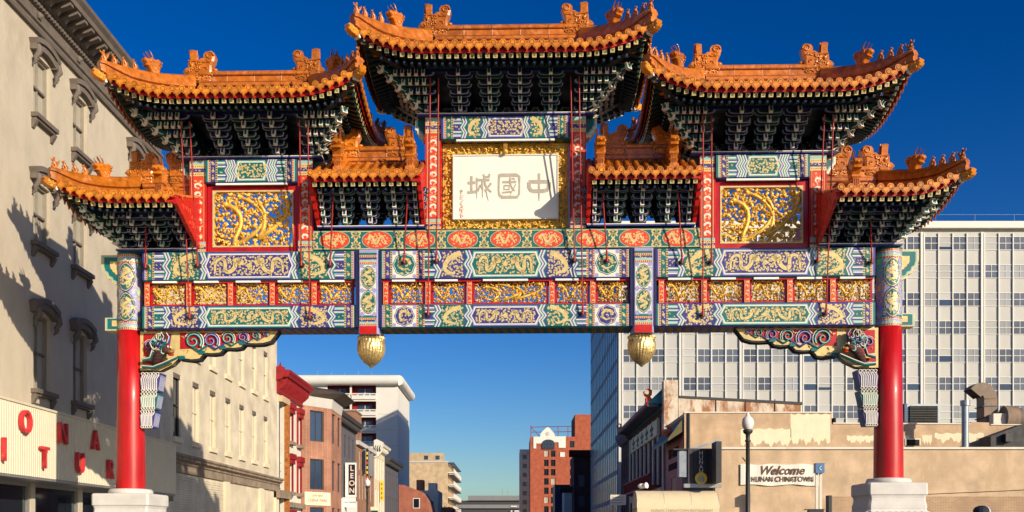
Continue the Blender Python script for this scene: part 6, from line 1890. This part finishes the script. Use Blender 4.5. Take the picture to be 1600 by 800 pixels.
m = MB(); m.box(-.4, Wt, -.6, 45.4, Ht-.1, Ht+.75, 'concrete_white'); m.build('roof_slab', tower)
m = MB()
m.tube([(.5, .5, Ht+1.9), (Wt, .5, Ht+1.9)], .022, 4, 'galv')
for k in range(12): m.tube([(.5+5*k, .5, Ht+.7), (.5+5*k, .5, Ht+1.9)], .022, 4, 'galv')
m.build('roof_railing', tower)
# shaded long side: glass grid
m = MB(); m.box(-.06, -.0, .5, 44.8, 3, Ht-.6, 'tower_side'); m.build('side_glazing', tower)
m = MB()
for k in range(12): m.box(-.09, -.06, .5, 44.8, 2.2+FH*k-.1, 2.2+FH*k+.5, 'concrete_grey')
for k in range(17): m.box(-.12, -.06, .5+2.7*k, .86+2.7*k, 0, Ht-.6, 'tower_fin')
o = m.build('side_mullion_grid', tower); o['kind'] = 'stuff'

# ---- right row: shaded red house, tiled-roof restaurant, pink front, tan walls
drB = thing('dark_red_house', 'dark red brick house with pale cornice beside the tiled-roof restaurant', 'building', (13.5, 126, 0), -PI/2)
op = [(x-.5, x+.5, a, b) for x in (1.4, 3.6, 5.8, 7.8) for a, b in ((8.2, 10.6), (4.2, 6.6))]
m = MB(); facade(m, None, 9, 12.6, op, 'brick_dark', .2); shell(m, 9, 12, 12.6, 'brick_dark'); m.build('wall', drB)
me = win_mesh(1.0, 2.4, 'white_worn', 'glass_blue', 1, 2, .1)
for a, b, c, d in op: place(me, 'window', drB, ((a+b)/2, .15, c))
m = MB(); m.prism([(0, 12.2), (-.3, 12.3), (-.7, 13.0), (-.75, 13.6), (0, 13.7)], -.1, 9.1, 'x', 'grey_paint'); m.build('cornice', drB)

chB = thing('tiled_roof_restaurant', 'restaurant with curved teal tiled roof, orange roof ornaments and whitewashed brick side wall', 'building', (13.5, 117, 0), -PI/2)
W = 26.6
op = []
cols = [2.2+3.2*k for k in range(8)]
for x in cols: op += [(x-.75, x+.75, 7.0, 10.2), (x-.75, x+.75, 1.5, 4.9)]
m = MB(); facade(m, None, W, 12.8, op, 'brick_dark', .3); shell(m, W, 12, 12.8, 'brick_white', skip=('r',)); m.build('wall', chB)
me = win_mesh(1.5, 3.2, 'brick_dark', 'glass_blue', 2, 2, .14)
for a, b, c, d in op: place(me, 'window', chB, ((a+b)/2, .2, c))
for k in range(9):
    q = MB(); q.box(.2+3.2*k, .75+3.2*k, -.16, -.01, 0, 12.2, 'white_worn'); q.build('pilaster', chB)
m = MB()
m.prism([(-.05, 0), (1.2, 0), (1.2, 13.5), (12, 12.9), (12, 0)], W-.25, W, 'x', 'brick_white')
m.prism([(-.1, 9), (1.15, 9), (1.15, 15.1), (-.1, 15.1)], W-1.2, W+.03, 'x', 'brick_white')
m.build('side_wall', chB)
m = MB(); m.prism([(1.25, 13.5), (12.1, 12.9), (12.1, 13.15), (1.25, 13.72)], W-.30, W+.05, 'x', 'grey_dark'); m.build('coping', chB)
for k in range(3):
    q = MB(); q.tube([(W+.04, 4.5+2.6*k, 13.4), (W+.06, 4.5+2.6*k, 12.2)], .04, 4, 'steel_dark'); q.build('wall_tie', chB)
m = MB()
m.prism([(-1.35, 13.35), (-1.2, 13.40), (-.6, 13.75), (.2, 14.5), (.6, 15.05), (.6, 12.8), (0, 12.8), (-.6, 13.2), (-1.3, 13.2)], 0, W-1.2, 'x', 'teal_tile'); ro = m.build('tiled_roof', chB)
for k in range(60):
    q = MB(); x = .2+.42*k
    if x > W-1.3: break
    q.tube([(x, -1.3, 13.40), (x, -.6, 13.78), (x, .2, 14.53), (x, .6, 15.08)], .07, 5, 'teal_tile'); q.build('tile_row', ro)
m = MB(); m.box(0, W-1.2, -1.45, -1.36, 13.0, 13.32, 'red_trim'); m.box(0, W-1.2, -1.35, -.02, 12.9, 13.15, 'grey_paint'); m.build('eave', chB)
def flame(name, parent, loc, s, rz):
    m = MB()
    m.tube([(0, 0, 0), (.25, 0, .15), (.30, 0, .5), (.05, 0, .72), (-.2, 0, .62)], [.16, .18, .16, .12, .03], 7, 'orange_ornament')
    m.tube([(0, 0, 0), (-.28, 0, .1), (-.42, 0, .4), (-.30, 0, .5)], [.15, .14, .09, .03], 7, 'orange_ornament')
    m.ball((0, 0, -.08), (.22, .18, .14), 'orange_ornament')
    place(m.mesh(name), name, parent, loc, rz, (s, s, s))
flame('roof_ornament', chB, (W-1.6, -1.3, 13.9), .9, PI/2); flame('roof_ornament', chB, (.5, -1.3, 13.6), .7, PI/2)
m = MB(); m.box(W-2.1, W-1.3, -1.5, -1.0, 13.05, 13.75, 'paint_vermilion'); m.build('ornament_base', chB)
m = MB(); m.box(3, W-3, -.30, -.02, 10.5, 12.0, 'cream_patch'); sb = m.build('name_panel', chB)
for k in range(5):
    q = MB(); x = 6+3.6*k
    q.box(x-.9, x+.9, -.36, -.31, 11.2, 11.5, 'paint_black'); q.box(x-.15, x+.15, -.36, -.31, 10.7, 11.8, 'paint_black'); q.box(x-.7, x+.7, -.36, -.31, 10.75, 10.9, 'paint_black'); q.build('sign_mark', sb)
m = MB(); m.box(3, W-2, -1.1, -.02, 5.75, 5.95, 'red_trim')
m.build('balcony_floor', chB)
m = MB()
for k in range(50): m.box(3+.43*k, 3.06+.43*k, -1.1, -1.02, 5.95, 6.95, 'red_trim')
m.box(3, 24.6, -1.12, -1.0, 6.95, 7.05, 'red_trim'); o = m.build('balcony_railing', chB); o['kind'] = 'stuff'
m = MB(); m.box(2, W-1, -.25, -.02, 5.0, 5.7, 'white_worn'); m.build('fascia', chB)
place(text_mesh('CHINESE RESTAURANT', 1.0, 'paint_navy', .02), 'lettering', chB, (13, -.28, 5.35))

pkB = thing('pink_restaurant', 'pink fronted restaurant with olive tiled canopy and tan painted side wall', 'building', (13.5, 90.1, 0), -PI/2)
W = 9.5
op = [(3.2, 6.2, 3.4, 6.2)]
m = MB(); facade(m, None, W, 10.6, op, 'pink_paint', .25); shell(m, W, 12, 10.6, 'tan_paint_upper', skip=('r',)); m.build('wall', pkB)
place(win_mesh(3.0, 2.8, 'paint_navy', 'glass_blue', 2, 1, .15), 'window', pkB, (4.7, .18, 3.4))
m = MB(); m.prism([(-1.2, 9.0), (-.1, 10.5), (0, 10.7), (0, 9.6), (-1.2, 8.8)], 0, W-.1, 'x', 'olive_tile'); m.build('tiled_canopy', pkB)
flame('roof_ornament', pkB, (W-1.6, -1.1, 9.5), .9, PI/2)
place(text_mesh('TAI-TUNG', 1.15, 'brick_dark', .03), 'lettering', pkB, (4.7, -.05, 8.2)); place(text_mesh('RESTAURANT', .8, 'brick_dark', .03), 'lettering', pkB, (4.7, -.05, 7.1))

# upper tan wall (side of the pink restaurant block) seen above the low restaurant
uw = thing('tan_side_building', 'tan painted block with peeling cream paint patches rising behind the low wall', 'building', (13.56, 80.6, 0))
m = MB()
m.prism([(.0, 0), (58, 0), (58, 10.0), (24.0, 10.05), (24.0, 10.25), (22.6, 10.3), (22.5, 10.1), (11.6, 10.15), (11.6, 10.95), (0, 11.0)], 0, 9.3, 'y', 'tan_paint_upper'); m.build('wall', uw)
m = MB(); m.box(-.06, 11.66, -.08, .3, 11.0, 11.1, 'white_worn'); m.prism([(11.7, 10.15), (22.5, 10.1), (22.5, 10.2), (11.7, 10.25)], -.08, .3, 'y', 'white_worn'); m.prism([(24.1, 10.05), (58, 10.0), (58, 10.08), (24.1, 10.13)], -.08, .3, 'y', 'white_worn'); m.build('coping', uw)
m = MB(); m.tube([(.35, -.08, 0), (.35, -.08, 11.0)], .10, 6, 'steel_dark'); m.build('downpipe', uw)
rp = random.Random(9)
def patch(x0, x1, z0, z1, ragged=.25, name='peeled_patch'):
    p = Paint(); n = 70
    lo = [(x0+(x1-x0)*i/n, z0+rp.uniform(-ragged, ragged)*.16+ragged*(.5*math.sin(i*.31+x0)+.3*math.sin(i*.83+1))) for i in range(n+1)]
    hi = [(x0+(x1-x0)*i/n, z1+rp.uniform(-.1, .1)*ragged+.15*ragged*math.sin(i*.4+x0)) for i in range(n+1)]
    for i in range(n): p.poly([lo[i], lo[i+1], hi[i+1], hi[i]], 'cream_patch', 0)
    p.build(name, uw, (0, -.002, 0))
def ux(px): return (px-800)/1600*80.6-13.5
def uz(py): return 1.3+(838-py)/1600*80.6
patch(ux(1156), ux(1235), uz(693), uz(670), .35); patch(ux(1234), ux(1296), uz(690), uz(647), .4)
patch(ux(1322), ux(1365), uz(690), uz(681), .2); patch(ux(1412), ux(1420), uz(693), uz(681), .2); patch(ux(1440), ux(1455), uz(692), uz(680), .25); patch(ux(1459), ux(1536), uz(688), uz(677), .3)
m = MB(); m.box(ux(1413), ux(1437), -.06, -.003, uz(696), uz(685), 'cream_patch'); m.box(ux(1415), ux(1435), -.08, -.06, uz(696), uz(687), 'dark_void'); m.build('wall_vent', uw)

# low tan restaurant with the banner
low = thing('tan_restaurant', 'long low tan painted building with white coping facing the car park', 'building', (13.5, 68, 0))
m = MB(); m.add([(0, 0, 0), (60, 0, 0), (60, 0, 7.08), (0, 0, 7.08)], [(0, 1, 2, 3)], 'tan_paint'); shell(m, 60, 12.5, 7.08, 'tan_paint', skip=('l',)); m.build('wall', low)
m = MB(); m.box(-.05, 60, -.12, .3, 7.08, 7.22, 'white_worn'); m.build('coping', low)
m = MB(); m.box(-.12, 0, .05, 12.4, 0, 7.0, 'grey_dark'); m.build('street_front', low)
m = MB(); m.tube([(11.9, -.03, 4.0), (20, -.03, 4.35), (30, -.03, 5.1)], .02, 4, 'steel_dark'); m.build('wire', low)
m = MB(); m.tube([(11.3, -.04, 4.0), (11.3, -.04, 6.2)], .04, 4, 'tan_paint_upper'); m.build('conduit', low)

bx = (1157-800)/1600*67.9
ban = thing('welcome_banner', 'white cloth banner reading Welcome HUNAN CHINATOWN on the tan wall', 'banner', (bx, 67.9, 0))
bw = (1279-1157)/1600*67.9; z0 = 1.3+(838-757)/1600*67.9; z1 = 1.3+(838-725.5)/1600*67.9
m = MB(); n = 24; vs = []
for i in range(n+1):
    x = bw*i/n; y = -.03*math.sin(i*1.1)-.03
    vs += [(x, y, z0+.05*math.sin(i*.5)-.04), (x, y, z1+.035*math.sin(i*.7+1))]
vb = [(a, b+.02, c) for a, b, c in vs]
m.add(vs, [(2*i, 2*i+2, 2*i+3, 2*i+1) for i in range(n)], 'banner_white'); m.add(vb, [(2*i, 2*i+1, 2*i+3, 2*i+2) for i in range(n)], 'banner_white'); m.build('cloth', ban)
place(text_mesh('Welcome', .84, 'banner_ink', .006, .35, .02), 'lettering', ban, (bw*.52, -.075, z0+(z1-z0)*.68), None, (.90, 1, .95))
place(text_mesh('HUNAN CHINATOWN', .50, 'banner_ink', .006, 0, .012), 'lettering', ban, (bw*.535, -.075, z0+(z1-z0)*.25), None, (.80, 1, .95))

# low brick wall in front of the tan building
lw = thing('brick_boundary_wall', 'low tan brick boundary wall running behind the right pedestal', 'wall', (14.2, 45.5, 0))
m = MB(); m.box(0, 30, 0, .35, 0, 3.08, 'brick_low'); m.build('wall', lw)
m = MB(); m.box(-.14, 0, -.05, .4, 0, 3.12, 'steel_dark'); m.build('end_post', lw)

# ---- rooftop plant
ac = thing('rooftop_air_unit', 'large blue-grey louvred air unit on the tan roof', 'air unit', (32.2, 84, 10.0))
m = MB(); m.box(0, .2, 0, 3, 0, 2.2, 'duct_blue'); m.box(0, 3.0, .2, 3, 0, 2.2, 'galv'); m.build('case', ac)
m = MB(); m.box(.45, 2.75, .05, .19, .35, 2.0, 'dark_void')
for k in range(8): m.box(.45, 2.75, .0, .05, .4+.2*k, .46+.2*k, 'steel_dark')
m.build('louvre', ac)
m = MB(); m.prism([(-1.6, 0), (4.4, 0), (4.2, .5), (1.0, .35), (-.4, .55), (-1.6, .1)], -1.2, -.2, 'y', 'brick_dark'); m.build('debris_curb', ac)
m = MB(); m.prism([(-1.6, .05), (-.05, .35), (-.05, 2.1), (-1.3, 1.6), (-1.6, 1.6)], .3, 2.6, 'y', 'duct_blue'); m.build('intake', ac)
vp = thing('vent_pipe', 'slim blue-grey vent pipe with cap on the low roof', 'pipe', (34.3, 77.5, 7.08))
m = MB(); m.tube([(0, 0, 0), (0, 0, 4.2)], .26, 12, 'galv'); m.build('pipe', vp)
m = MB(); m.tube([(0, 0, 4.1), (0, 0, 4.5)], .36, 12, 'alu'); m.build('cap', vp)
gd = thing('gooseneck_duct', 'tall rust-streaked gooseneck duct bending to one side', 'duct', (38.9, 84, 10.0))
m = MB()
path = [(0, 0), (0, 2.5), (.0, 2.55)]
c = [(0, 0, 0), (0, 0, 2.5)]+[(-.62+.62*math.cos(a), 0, 2.5+.75*math.sin(a)) for a in [PI*i/10 for i in range(0, 9)]]
pr = [(-.72, -.7), (-.72, .7), (.6, .7), (.6, -.7)]
vs = []
k = len(c)
for i in range(k):
    a = Vector(c[max(i-1, 0)]); b = Vector(c[min(i+1, k-1)]); t = (b-a).normalized(); nrm = Vector((t.z, 0, -t.x))
    for s, y in pr: vs.append(tuple(Vector(c[i])+nrm*(-s*.8)+Vector((0, y, 0))))
m.add(vs, [(i*4+j, i*4+(j+1) % 4, (i+1)*4+(j+1) % 4, (i+1)*4+j) for i in range(k-1) for j in range(4)], 'duct_rust'); m.add(vs[-4:], [(0, 1, 2, 3)], 'dark_void')
m.build('duct', gd)
m = MB(); 
for z in (.9, 1.85): m.box(-.62, .62, -.73, .73, z, z+.07, 'steel_dark')
m.build('flange', gd)
bl = thing('fan_blower', 'rounded brown fan housing beside the gooseneck duct', 'blower', (40.7, 83, 9.9))
m = MB(); m.tube([(-.9, 0, 1.0), (.1, 0, 1.0)], .95, 16, 'duct_rust'); m.tube([(.1, 0, 1.0), (.5, 0, 1.0)], .8, 16, 'trim_umber'); m.build('housing', bl)
m = MB(); m.box(-1.9, -.9, -.5, .5, .2, 1.3, 'white_worn'); m.box(.5, 2.3, -.6, .6, .2, 1.1, 'rust_orange'); m.box(-1.9, 2.4, -.7, .7, 0, .2, 'steel_dark'); m.build('motor', bl)
bk = thing('roof_bulkhead', 'dark lean-to bulkhead on the low roof', 'bulkhead', (36.0, 77, 7.08))
m = MB(); m.prism([(0, 0), (5, 0), (5, 3.0), (2.6, 2.7), (0, 1.75)], 0, 2, 'y', 'grey_dark'); m.box(2.7, 5, -.02, -.004, 0, 2.6, 'concrete_grey'); m.box(.9, 1.4, -.5, 0, 1.3, 1.9, 'steel_dark'); m.build('shell', bk)

# ---- awning and hanging sign of the restaurant at the street
aw = thing('barrel_awning', 'long cream barrel-vaulted canvas awning reaching to the kerb', 'awning', (8.1, 67.6, 0))
m = MB(); n = 14
arc = [(1.35*math.cos(PI*i/n), 3.15+1.15*math.sin(PI*i/n)) for i in range(n+1)]
L = 5.3
vs = [(x, y, z) for x in (0.0, L) for y, z in arc]
vs = [(.35*(1-math.sin(PI*i/n)) if False else 0, arc[i][0], arc[i][1]) for i in range(n+1)]+[(L, a, b) for a, b in arc]
m.add(vs, [(i, i+1, i+1+n+1, i+n+1) for i in range(n)], 'canvas_cream', True); m.add(vs[:n+1], [tuple(range(n+1))], 'canvas_cream')
m.box(0, L, -1.37, -1.34, 2.75, 3.15, 'canvas_cream'); m.box(0, L, 1.34, 1.37, 2.75, 3.15, 'canvas_cream'); m.build('canvas', aw)
place(text_mesh('HUNAN CHINATOWN RESTAURANT', .24, 'trim_worn', .003), 'lettering', aw, (2.9, -1.376, 2.95))
for x in (.1, L-.1):
    for y in (-1.3, 1.3):
        q = MB(); q.tube([(x, y, 0), (x, y, 3.2)], .04, 6, 'alu'); q.build('post', aw)
for i in range(4):
    m = MB(); m.tube([(L*i/3, a*.985, 3.15+(b-3.15)*.98) for a, b in arc], .03, 5, 'alu'); m.build('hoop', aw)
hs_ = thing('vertical_lightbox', 'black vertical lightbox sign with pale letters above a yellow roundel', 'sign', (11.55, 67.2, 0))
m = MB(); m.box(0, 1.9, 0, .35, 4.75, 7.05, 'grey_dark'); m.box(1.55, 1.9, -1.5, -.002, 4.76, 7.4, 'grey_dark'); m.box(-.25, 2.2, -.04, .4, 4.5, 4.75, 'alu'); m.build('case', hs_)  # forward side board added on the sun side to shade the face
m = MB(); m.box(.35, 1.35, -.04, -.002, 4.85, 6.95, 'paint_black'); m.build('face', hs_)
for i, ch in enumerate('HUNAN'): place(text_mesh(ch, .38, 'paint_white', .004), 'letter', hs_, (.85, -.05, 6.75-.30*i))
m = MB(); m.tube([(.85, -.055, 5.1), (.85, -.045, 5.1)], .40, 18, 'yellow_sign'); m.tube([(.85, -.065, 5.05), (.85, -.056, 5.05)], .24, 14, 'letter_grey'); m.build('roundel', hs_)
m = MB(); m.box(-.55, -.05, .1, .9, 5.2, 6.9, 'galv'); m.box(-.9, 2.0, .4, .5, 7.0, 7.1, 'steel_dark'); m.prism([(-.3, 6.8), (2.3, 7.6), (2.3, 7.75), (-.3, 6.95)], .5, .6, 'y', 'galv'); m.build('bracket', hs_)
st = thing('street_board', 'small pale board hanging from the shaded shopfronts near the awning', 'sign', (7.2, 75, 0))
m = MB(); m.box(0, 1.15, 0, .1, 3.6, 4.35, 'white_worn'); m.build('board', st)
for k in range(3):
    q = MB(); q.box(.12, 1.03, -.02, -.002, 3.72+.2*k, 3.80+.2*k, 'letter_grey'); q.build('sign_mark', st)
q = MB(); q.tube([(.2, .05, 0), (.2, .05, 3.6)], .04, 6, 'steel_dark'); q.build('post', st)
fl = thing('floodlight', 'small white floodlight above the end of the barrel awning', 'lamp', (8.55, 67.6, 4.3))
m = MB(); m.tube([(0, 0, -.05), (0, 0, .2)], .03, 6, 'steel_dark'); m.ball((0, 0, .32), (.26, .2, .17), 'white_paint'); m.tube([(.1, -.1, .3), (.3, -.3, .35)], [.12, .2], 10, 'white_paint'); m.build('head', fl)

# ---- street lamps
def lamp(x, y, label, zg=5.04):
    t = thing('street_lamp', label, 'street lamp', (x, y, 0), 0, 'globe street lamps')
    m = MB(); m.lathe([(.20, 0), (.20, .25), (.14, .35), (.12, .9), (.085, 1.0), (.078, 3.0), (.066, zg-.62), (.11, zg-.58), (.07, zg-.52), (.075, zg-.36), (.15, zg-.30), (.17, zg-.22), (.10, zg-.18)], 14, 'steel_dark'); m.build('pole', t)
    m = MB(); m.lathe([(.11, zg-.20), (.17, zg-.12), (.20, zg-.02), (.198, zg+.08), (.165, zg+.17), (.10, zg+.235), (.07, zg+.255), (.075, zg+.28), (.05, zg+.32), (.02, zg+.38)], 18, 'globe'); m.build('globe', t)
    m = MB(); m.tube([(-.08, 0, zg-1.25), (-.18, 0, zg-1.12)], .02, 5, 'steel_dark'); m.build('bracket_arm', t)
lamp(7.83, 34, 'dark street lamp with frosted globe in front of the tan wall and banner')
lamp(-10.17, 72, 'small street lamp with globe beside the LEON sign')
# phone sign
pp = thing('pay_phone', 'blue square pay phone sign on a pale post beside the banner', 'phone', ((1280-800)/1600*64, 64, 0))
m = MB(); m.box(-.22, -.06, 0, .12, 0, 5.35, 'white_worn'); m.box(.02, .18, 0, .12, 0, 5.35, 'white_worn'); m.build('post', pp)
m = MB(); m.box(-.28, .26, -.25, .25, 5.25, 5.82, 'phone_blue'); m.box(-.30, .28, -.27, .27, 5.82, 5.86, 'phone_blue'); m.build('sign_cube', pp)
m = MB(); m.tube([(.06, -.26, 5.42), (-.04, -.26, 5.46), (-.06, -.26, 5.54), (-.04, -.26, 5.62), (.06, -.26, 5.66)], [.05, .035, .03, .035, .05], 6, 'paint_white'); m.build('handset_mark', pp)
m = MB(); m.box(-.7, .2, -.3, .2, 2.6, 2.95, 'steel_dark'); m.box(-.9, .25, -.35, .25, 2.95, 3.0, 'steel_dark'); m.build('hood', pp)

# ---- small trees down the street
def tree(x, y, h, r_, leaf, label, n, seed):
    t = thing('street_tree', label, 'tree', (x, y, 0))
    rr = random.Random(seed); m = MB()
    m.tube([(0, 0, 0), (.1, 0, h*.3), (0, .1, h*.6)], [.16, .12, .06], 7, 'bark')
    tips = []
    for i in range(14):
        a = rr.uniform(0, 6.3); el = rr.uniform(.3, 1.2); l = r_*rr.uniform(.6, 1.1)
        b = Vector((0, 0, h*rr.uniform(.3, .6))); e = b+Vector((math.cos(a)*math.cos(el)*l, math.sin(a)*math.cos(el)*l, math.sin(el)*l*1.1))
        m.tube([b, (b+e)/2+Vector((0, 0, .1)), e], [.05, .03, .012], 5, 'bark'); tips.append(e); tips.append((b+e)/2)
        for q in range(4):
            f = e+Vector((rr.uniform(-1, 1), rr.uniform(-1, 1), rr.uniform(0, 1)))*.45*r_; m.tube([(b+e)/2, f], [.018, .008], 4, 'bark'); tips.append(f)
    m.build('trunk', t)
    if n:
        m = MB()
        for i in range(n):
            c = rr.choice(tips)+Vector((rr.gauss(0, 1), rr.gauss(0, 1), rr.gauss(0, 1)))*.22*r_
            u = Vector((rr.uniform(-1, 1), rr.uniform(-1, 1), rr.uniform(-1, 1))).normalized()*.12; v = u.cross(Vector((rr.uniform(-1, 1), rr.uniform(-1, 1), 1))).normalized()*.08
            m.add([tuple(c-u), tuple(c+v), tuple(c+u), tuple(c-v)], [(0, 1, 2, 3)], 'leaf_rust')
        m.build('crown', t)['kind'] = 'stuff'
tree(-11.2, 178, 7.0, 2.4, 'leaf_rust', 'small rust-leaved street tree below the balconies', 1600, 1)
tree(-11.4, 96, 3.9, 1.3, 'leaf_rust', 'small bare street tree beside the cream house', 0, 2)

# ---- passer-by: only cap and head rise into the picture
def person():
    t = thing('person', 'person in dark jacket and navy cap with a painted pale highlight walking along the pavement', 'person', (6.93, 15.05, -.126), 0)
    t.scale = (1.03, 1.03, 1.03)
    me = bpy.data.meshes.new('body')
    J = {'pel': (0, 0, .93), 'bel': (0, 0, 1.10), 'che': (-.01, 0, 1.30), 'nec': (-.02, 0, 1.47), 'hd0': (-.03, 0, 1.55), 'hd1': (-.035, 0, 1.64), 'hd2': (-.03, 0, 1.72),
         'hl': (0, -.09, .90), 'kl': (-.16, -.09, .50), 'al': (-.12, -.09, .09), 'tl': (-.26, -.09, .04), 'hr': (0, .09, .90), 'kr': (.05, .09, .48), 'ar': (.26, .09, .13), 'tr': (.14, .09, .04),
         'sl': (-.01, -.19, 1.40), 'el': (.08, -.24, 1.14), 'wl': (.0, -.25, .92), 'sr': (-.01, .19, 1.40), 'er': (-.03, .24, 1.13), 'wr': (-.16, .24, .96)}
    rad = {'pel': .15, 'bel': .145, 'che': .165, 'nec': .06, 'hd0': .075, 'hd1': .092, 'hd2': .08, 'hl': .095, 'kl': .065, 'al': .045, 'tl': .04, 'hr': .095, 'kr': .065, 'ar': .045, 'tr': .04, 'sl': .07, 'el': .05, 'wl': .035, 'sr': .07, 'er': .05, 'wr': .035}
    E = [('pel', 'bel'), ('bel', 'che'), ('che', 'nec'), ('nec', 'hd0'), ('hd0', 'hd1'), ('hd1', 'hd2'), ('pel', 'hl'), ('hl', 'kl'), ('kl', 'al'), ('al', 'tl'), ('pel', 'hr'), ('hr', 'kr'), ('kr', 'ar'), ('ar', 'tr'), ('che', 'sl'), ('sl', 'el'), ('el', 'wl'), ('che', 'sr'), ('sr', 'er'), ('er', 'wr')]
    names = list(J)
    # hands: five short chains from each wrist
    for s, wn_ in ((-1, 'wl'), (1, 'wr')):
        wx, wy, wz = J[wn_]
        pm = 'pm'+wn_; J[pm] = (wx-.01, wy, wz-.07); rad[pm] = .03; E.append((wn_, pm)); names.append(pm)
        for f in range(5):
            l = (.05, .075, .085, .078, .06)[f]; dx = (-.045, -.025, -.008, .01, .026)[f]
            a = pm+str(f)+'a'; b = pm+str(f)+'b'
            J[a] = (wx+dx, wy, wz-.07-l*.6); J[b] = (wx+dx-.012, wy-s*.008, wz-.07-l*1.1-(.0 if f else -.02))
            rad[a] = .0095; rad[b] = .008; names += [a, b]; E += [(pm, a), (a, b)]
    me.from_pydata([J[n] for n in names], [(names.index(a), names.index(b)) for a, b in E], [])
    o = bpy.data.objects.new('body', me); COL.objects.link(o)
    md = o.modifiers.new('skin', 'SKIN'); md.use_smooth_shade = True
    for i, n in enumerate(names):
        sv = me.skin_vertices[0].data[i]; sv.radius = (rad[n], rad[n]); sv.use_root = (n == 'pel')
    o.modifiers.new('sub', 'SUBSURF').levels = 2
    o.modifiers['sub'].render_levels = 2
    dg = bpy.context.evaluated_depsgraph_get()
    bm_ = bpy.data.meshes.new_from_object(o.evaluated_get(dg))
    bpy.data.objects.remove(o)
    for mn in ('skin', 'coat_dark', 'jeans', 'steel_dark'): bm_.materials.append(MATS[mn])
    for pgn in bm_.polygons:
        c = pgn.center; pgn.use_smooth = True
        if c.z > 1.475: k = 0
        elif c.z > .96: k = 1
        elif abs(c.y) > .185: k = 0
        elif c.z > .14: k = 2
        else: k = 3
        pgn.material_index = k
    b = place(bm_, 'body', t)
    m = MB()
    m.ball((-.128, 0, 1.63), (.022, .014, .02), 'skin', 6, 4)
    for s in (-1, 1): m.ball((-.118, s*.034, 1.66), .011, 'paint_white', 6, 4); m.ball((-.127, s*.034, 1.66), .005, 'paint_black', 5, 4); m.ball((-.03, s*.094, 1.635), (.022, .01, .032), 'skin', 6, 4)
    m.tube([(-.115, -.025, 1.585), (-.120, 0, 1.583), (-.115, .025, 1.585)], .006, 5, 'paint_vermilion'); m.build('face', b)
    m = MB()
    m.ball((.02, 0, 1.655), (.09, .094, .09), 'paint_black', 10, 6); m.build('hair', b)
    m = MB()
    n = 14
    prof = [(.102, 1.685), (.108, 1.72), (.104, 1.765), (.08, 1.80), (.04, 1.82), (.005, 1.825)]
    vs = [(-.025+1.12*r_*math.cos(2*PI*j/n), r_*math.sin(2*PI*j/n), z) for r_, z in prof for j in range(n)]
    for i in range(len(prof)-1):
        for j in range(n):
            f = (i*n+j, i*n+(j+1) % n, (i+1)*n+(j+1) % n, (i+1)*n+j)
            m.add([vs[q] for q in f], [(0, 1, 2, 3)], 'cap_highlight' if math.cos(2*PI*(j+.5)/n) > .55 and i > 0 else 'cap_navy', True)  # back of the cap lightened: its highlight is painted in
    pk = [(-.12, -.075), (-.19, -.055), (-.225, 0), (-.19, .055), (-.12, .075), (-.10, 0)]
    m.prism(pk, 1.69, 1.70, 'z', 'cap_navy'); m.build('cap', b)
person()
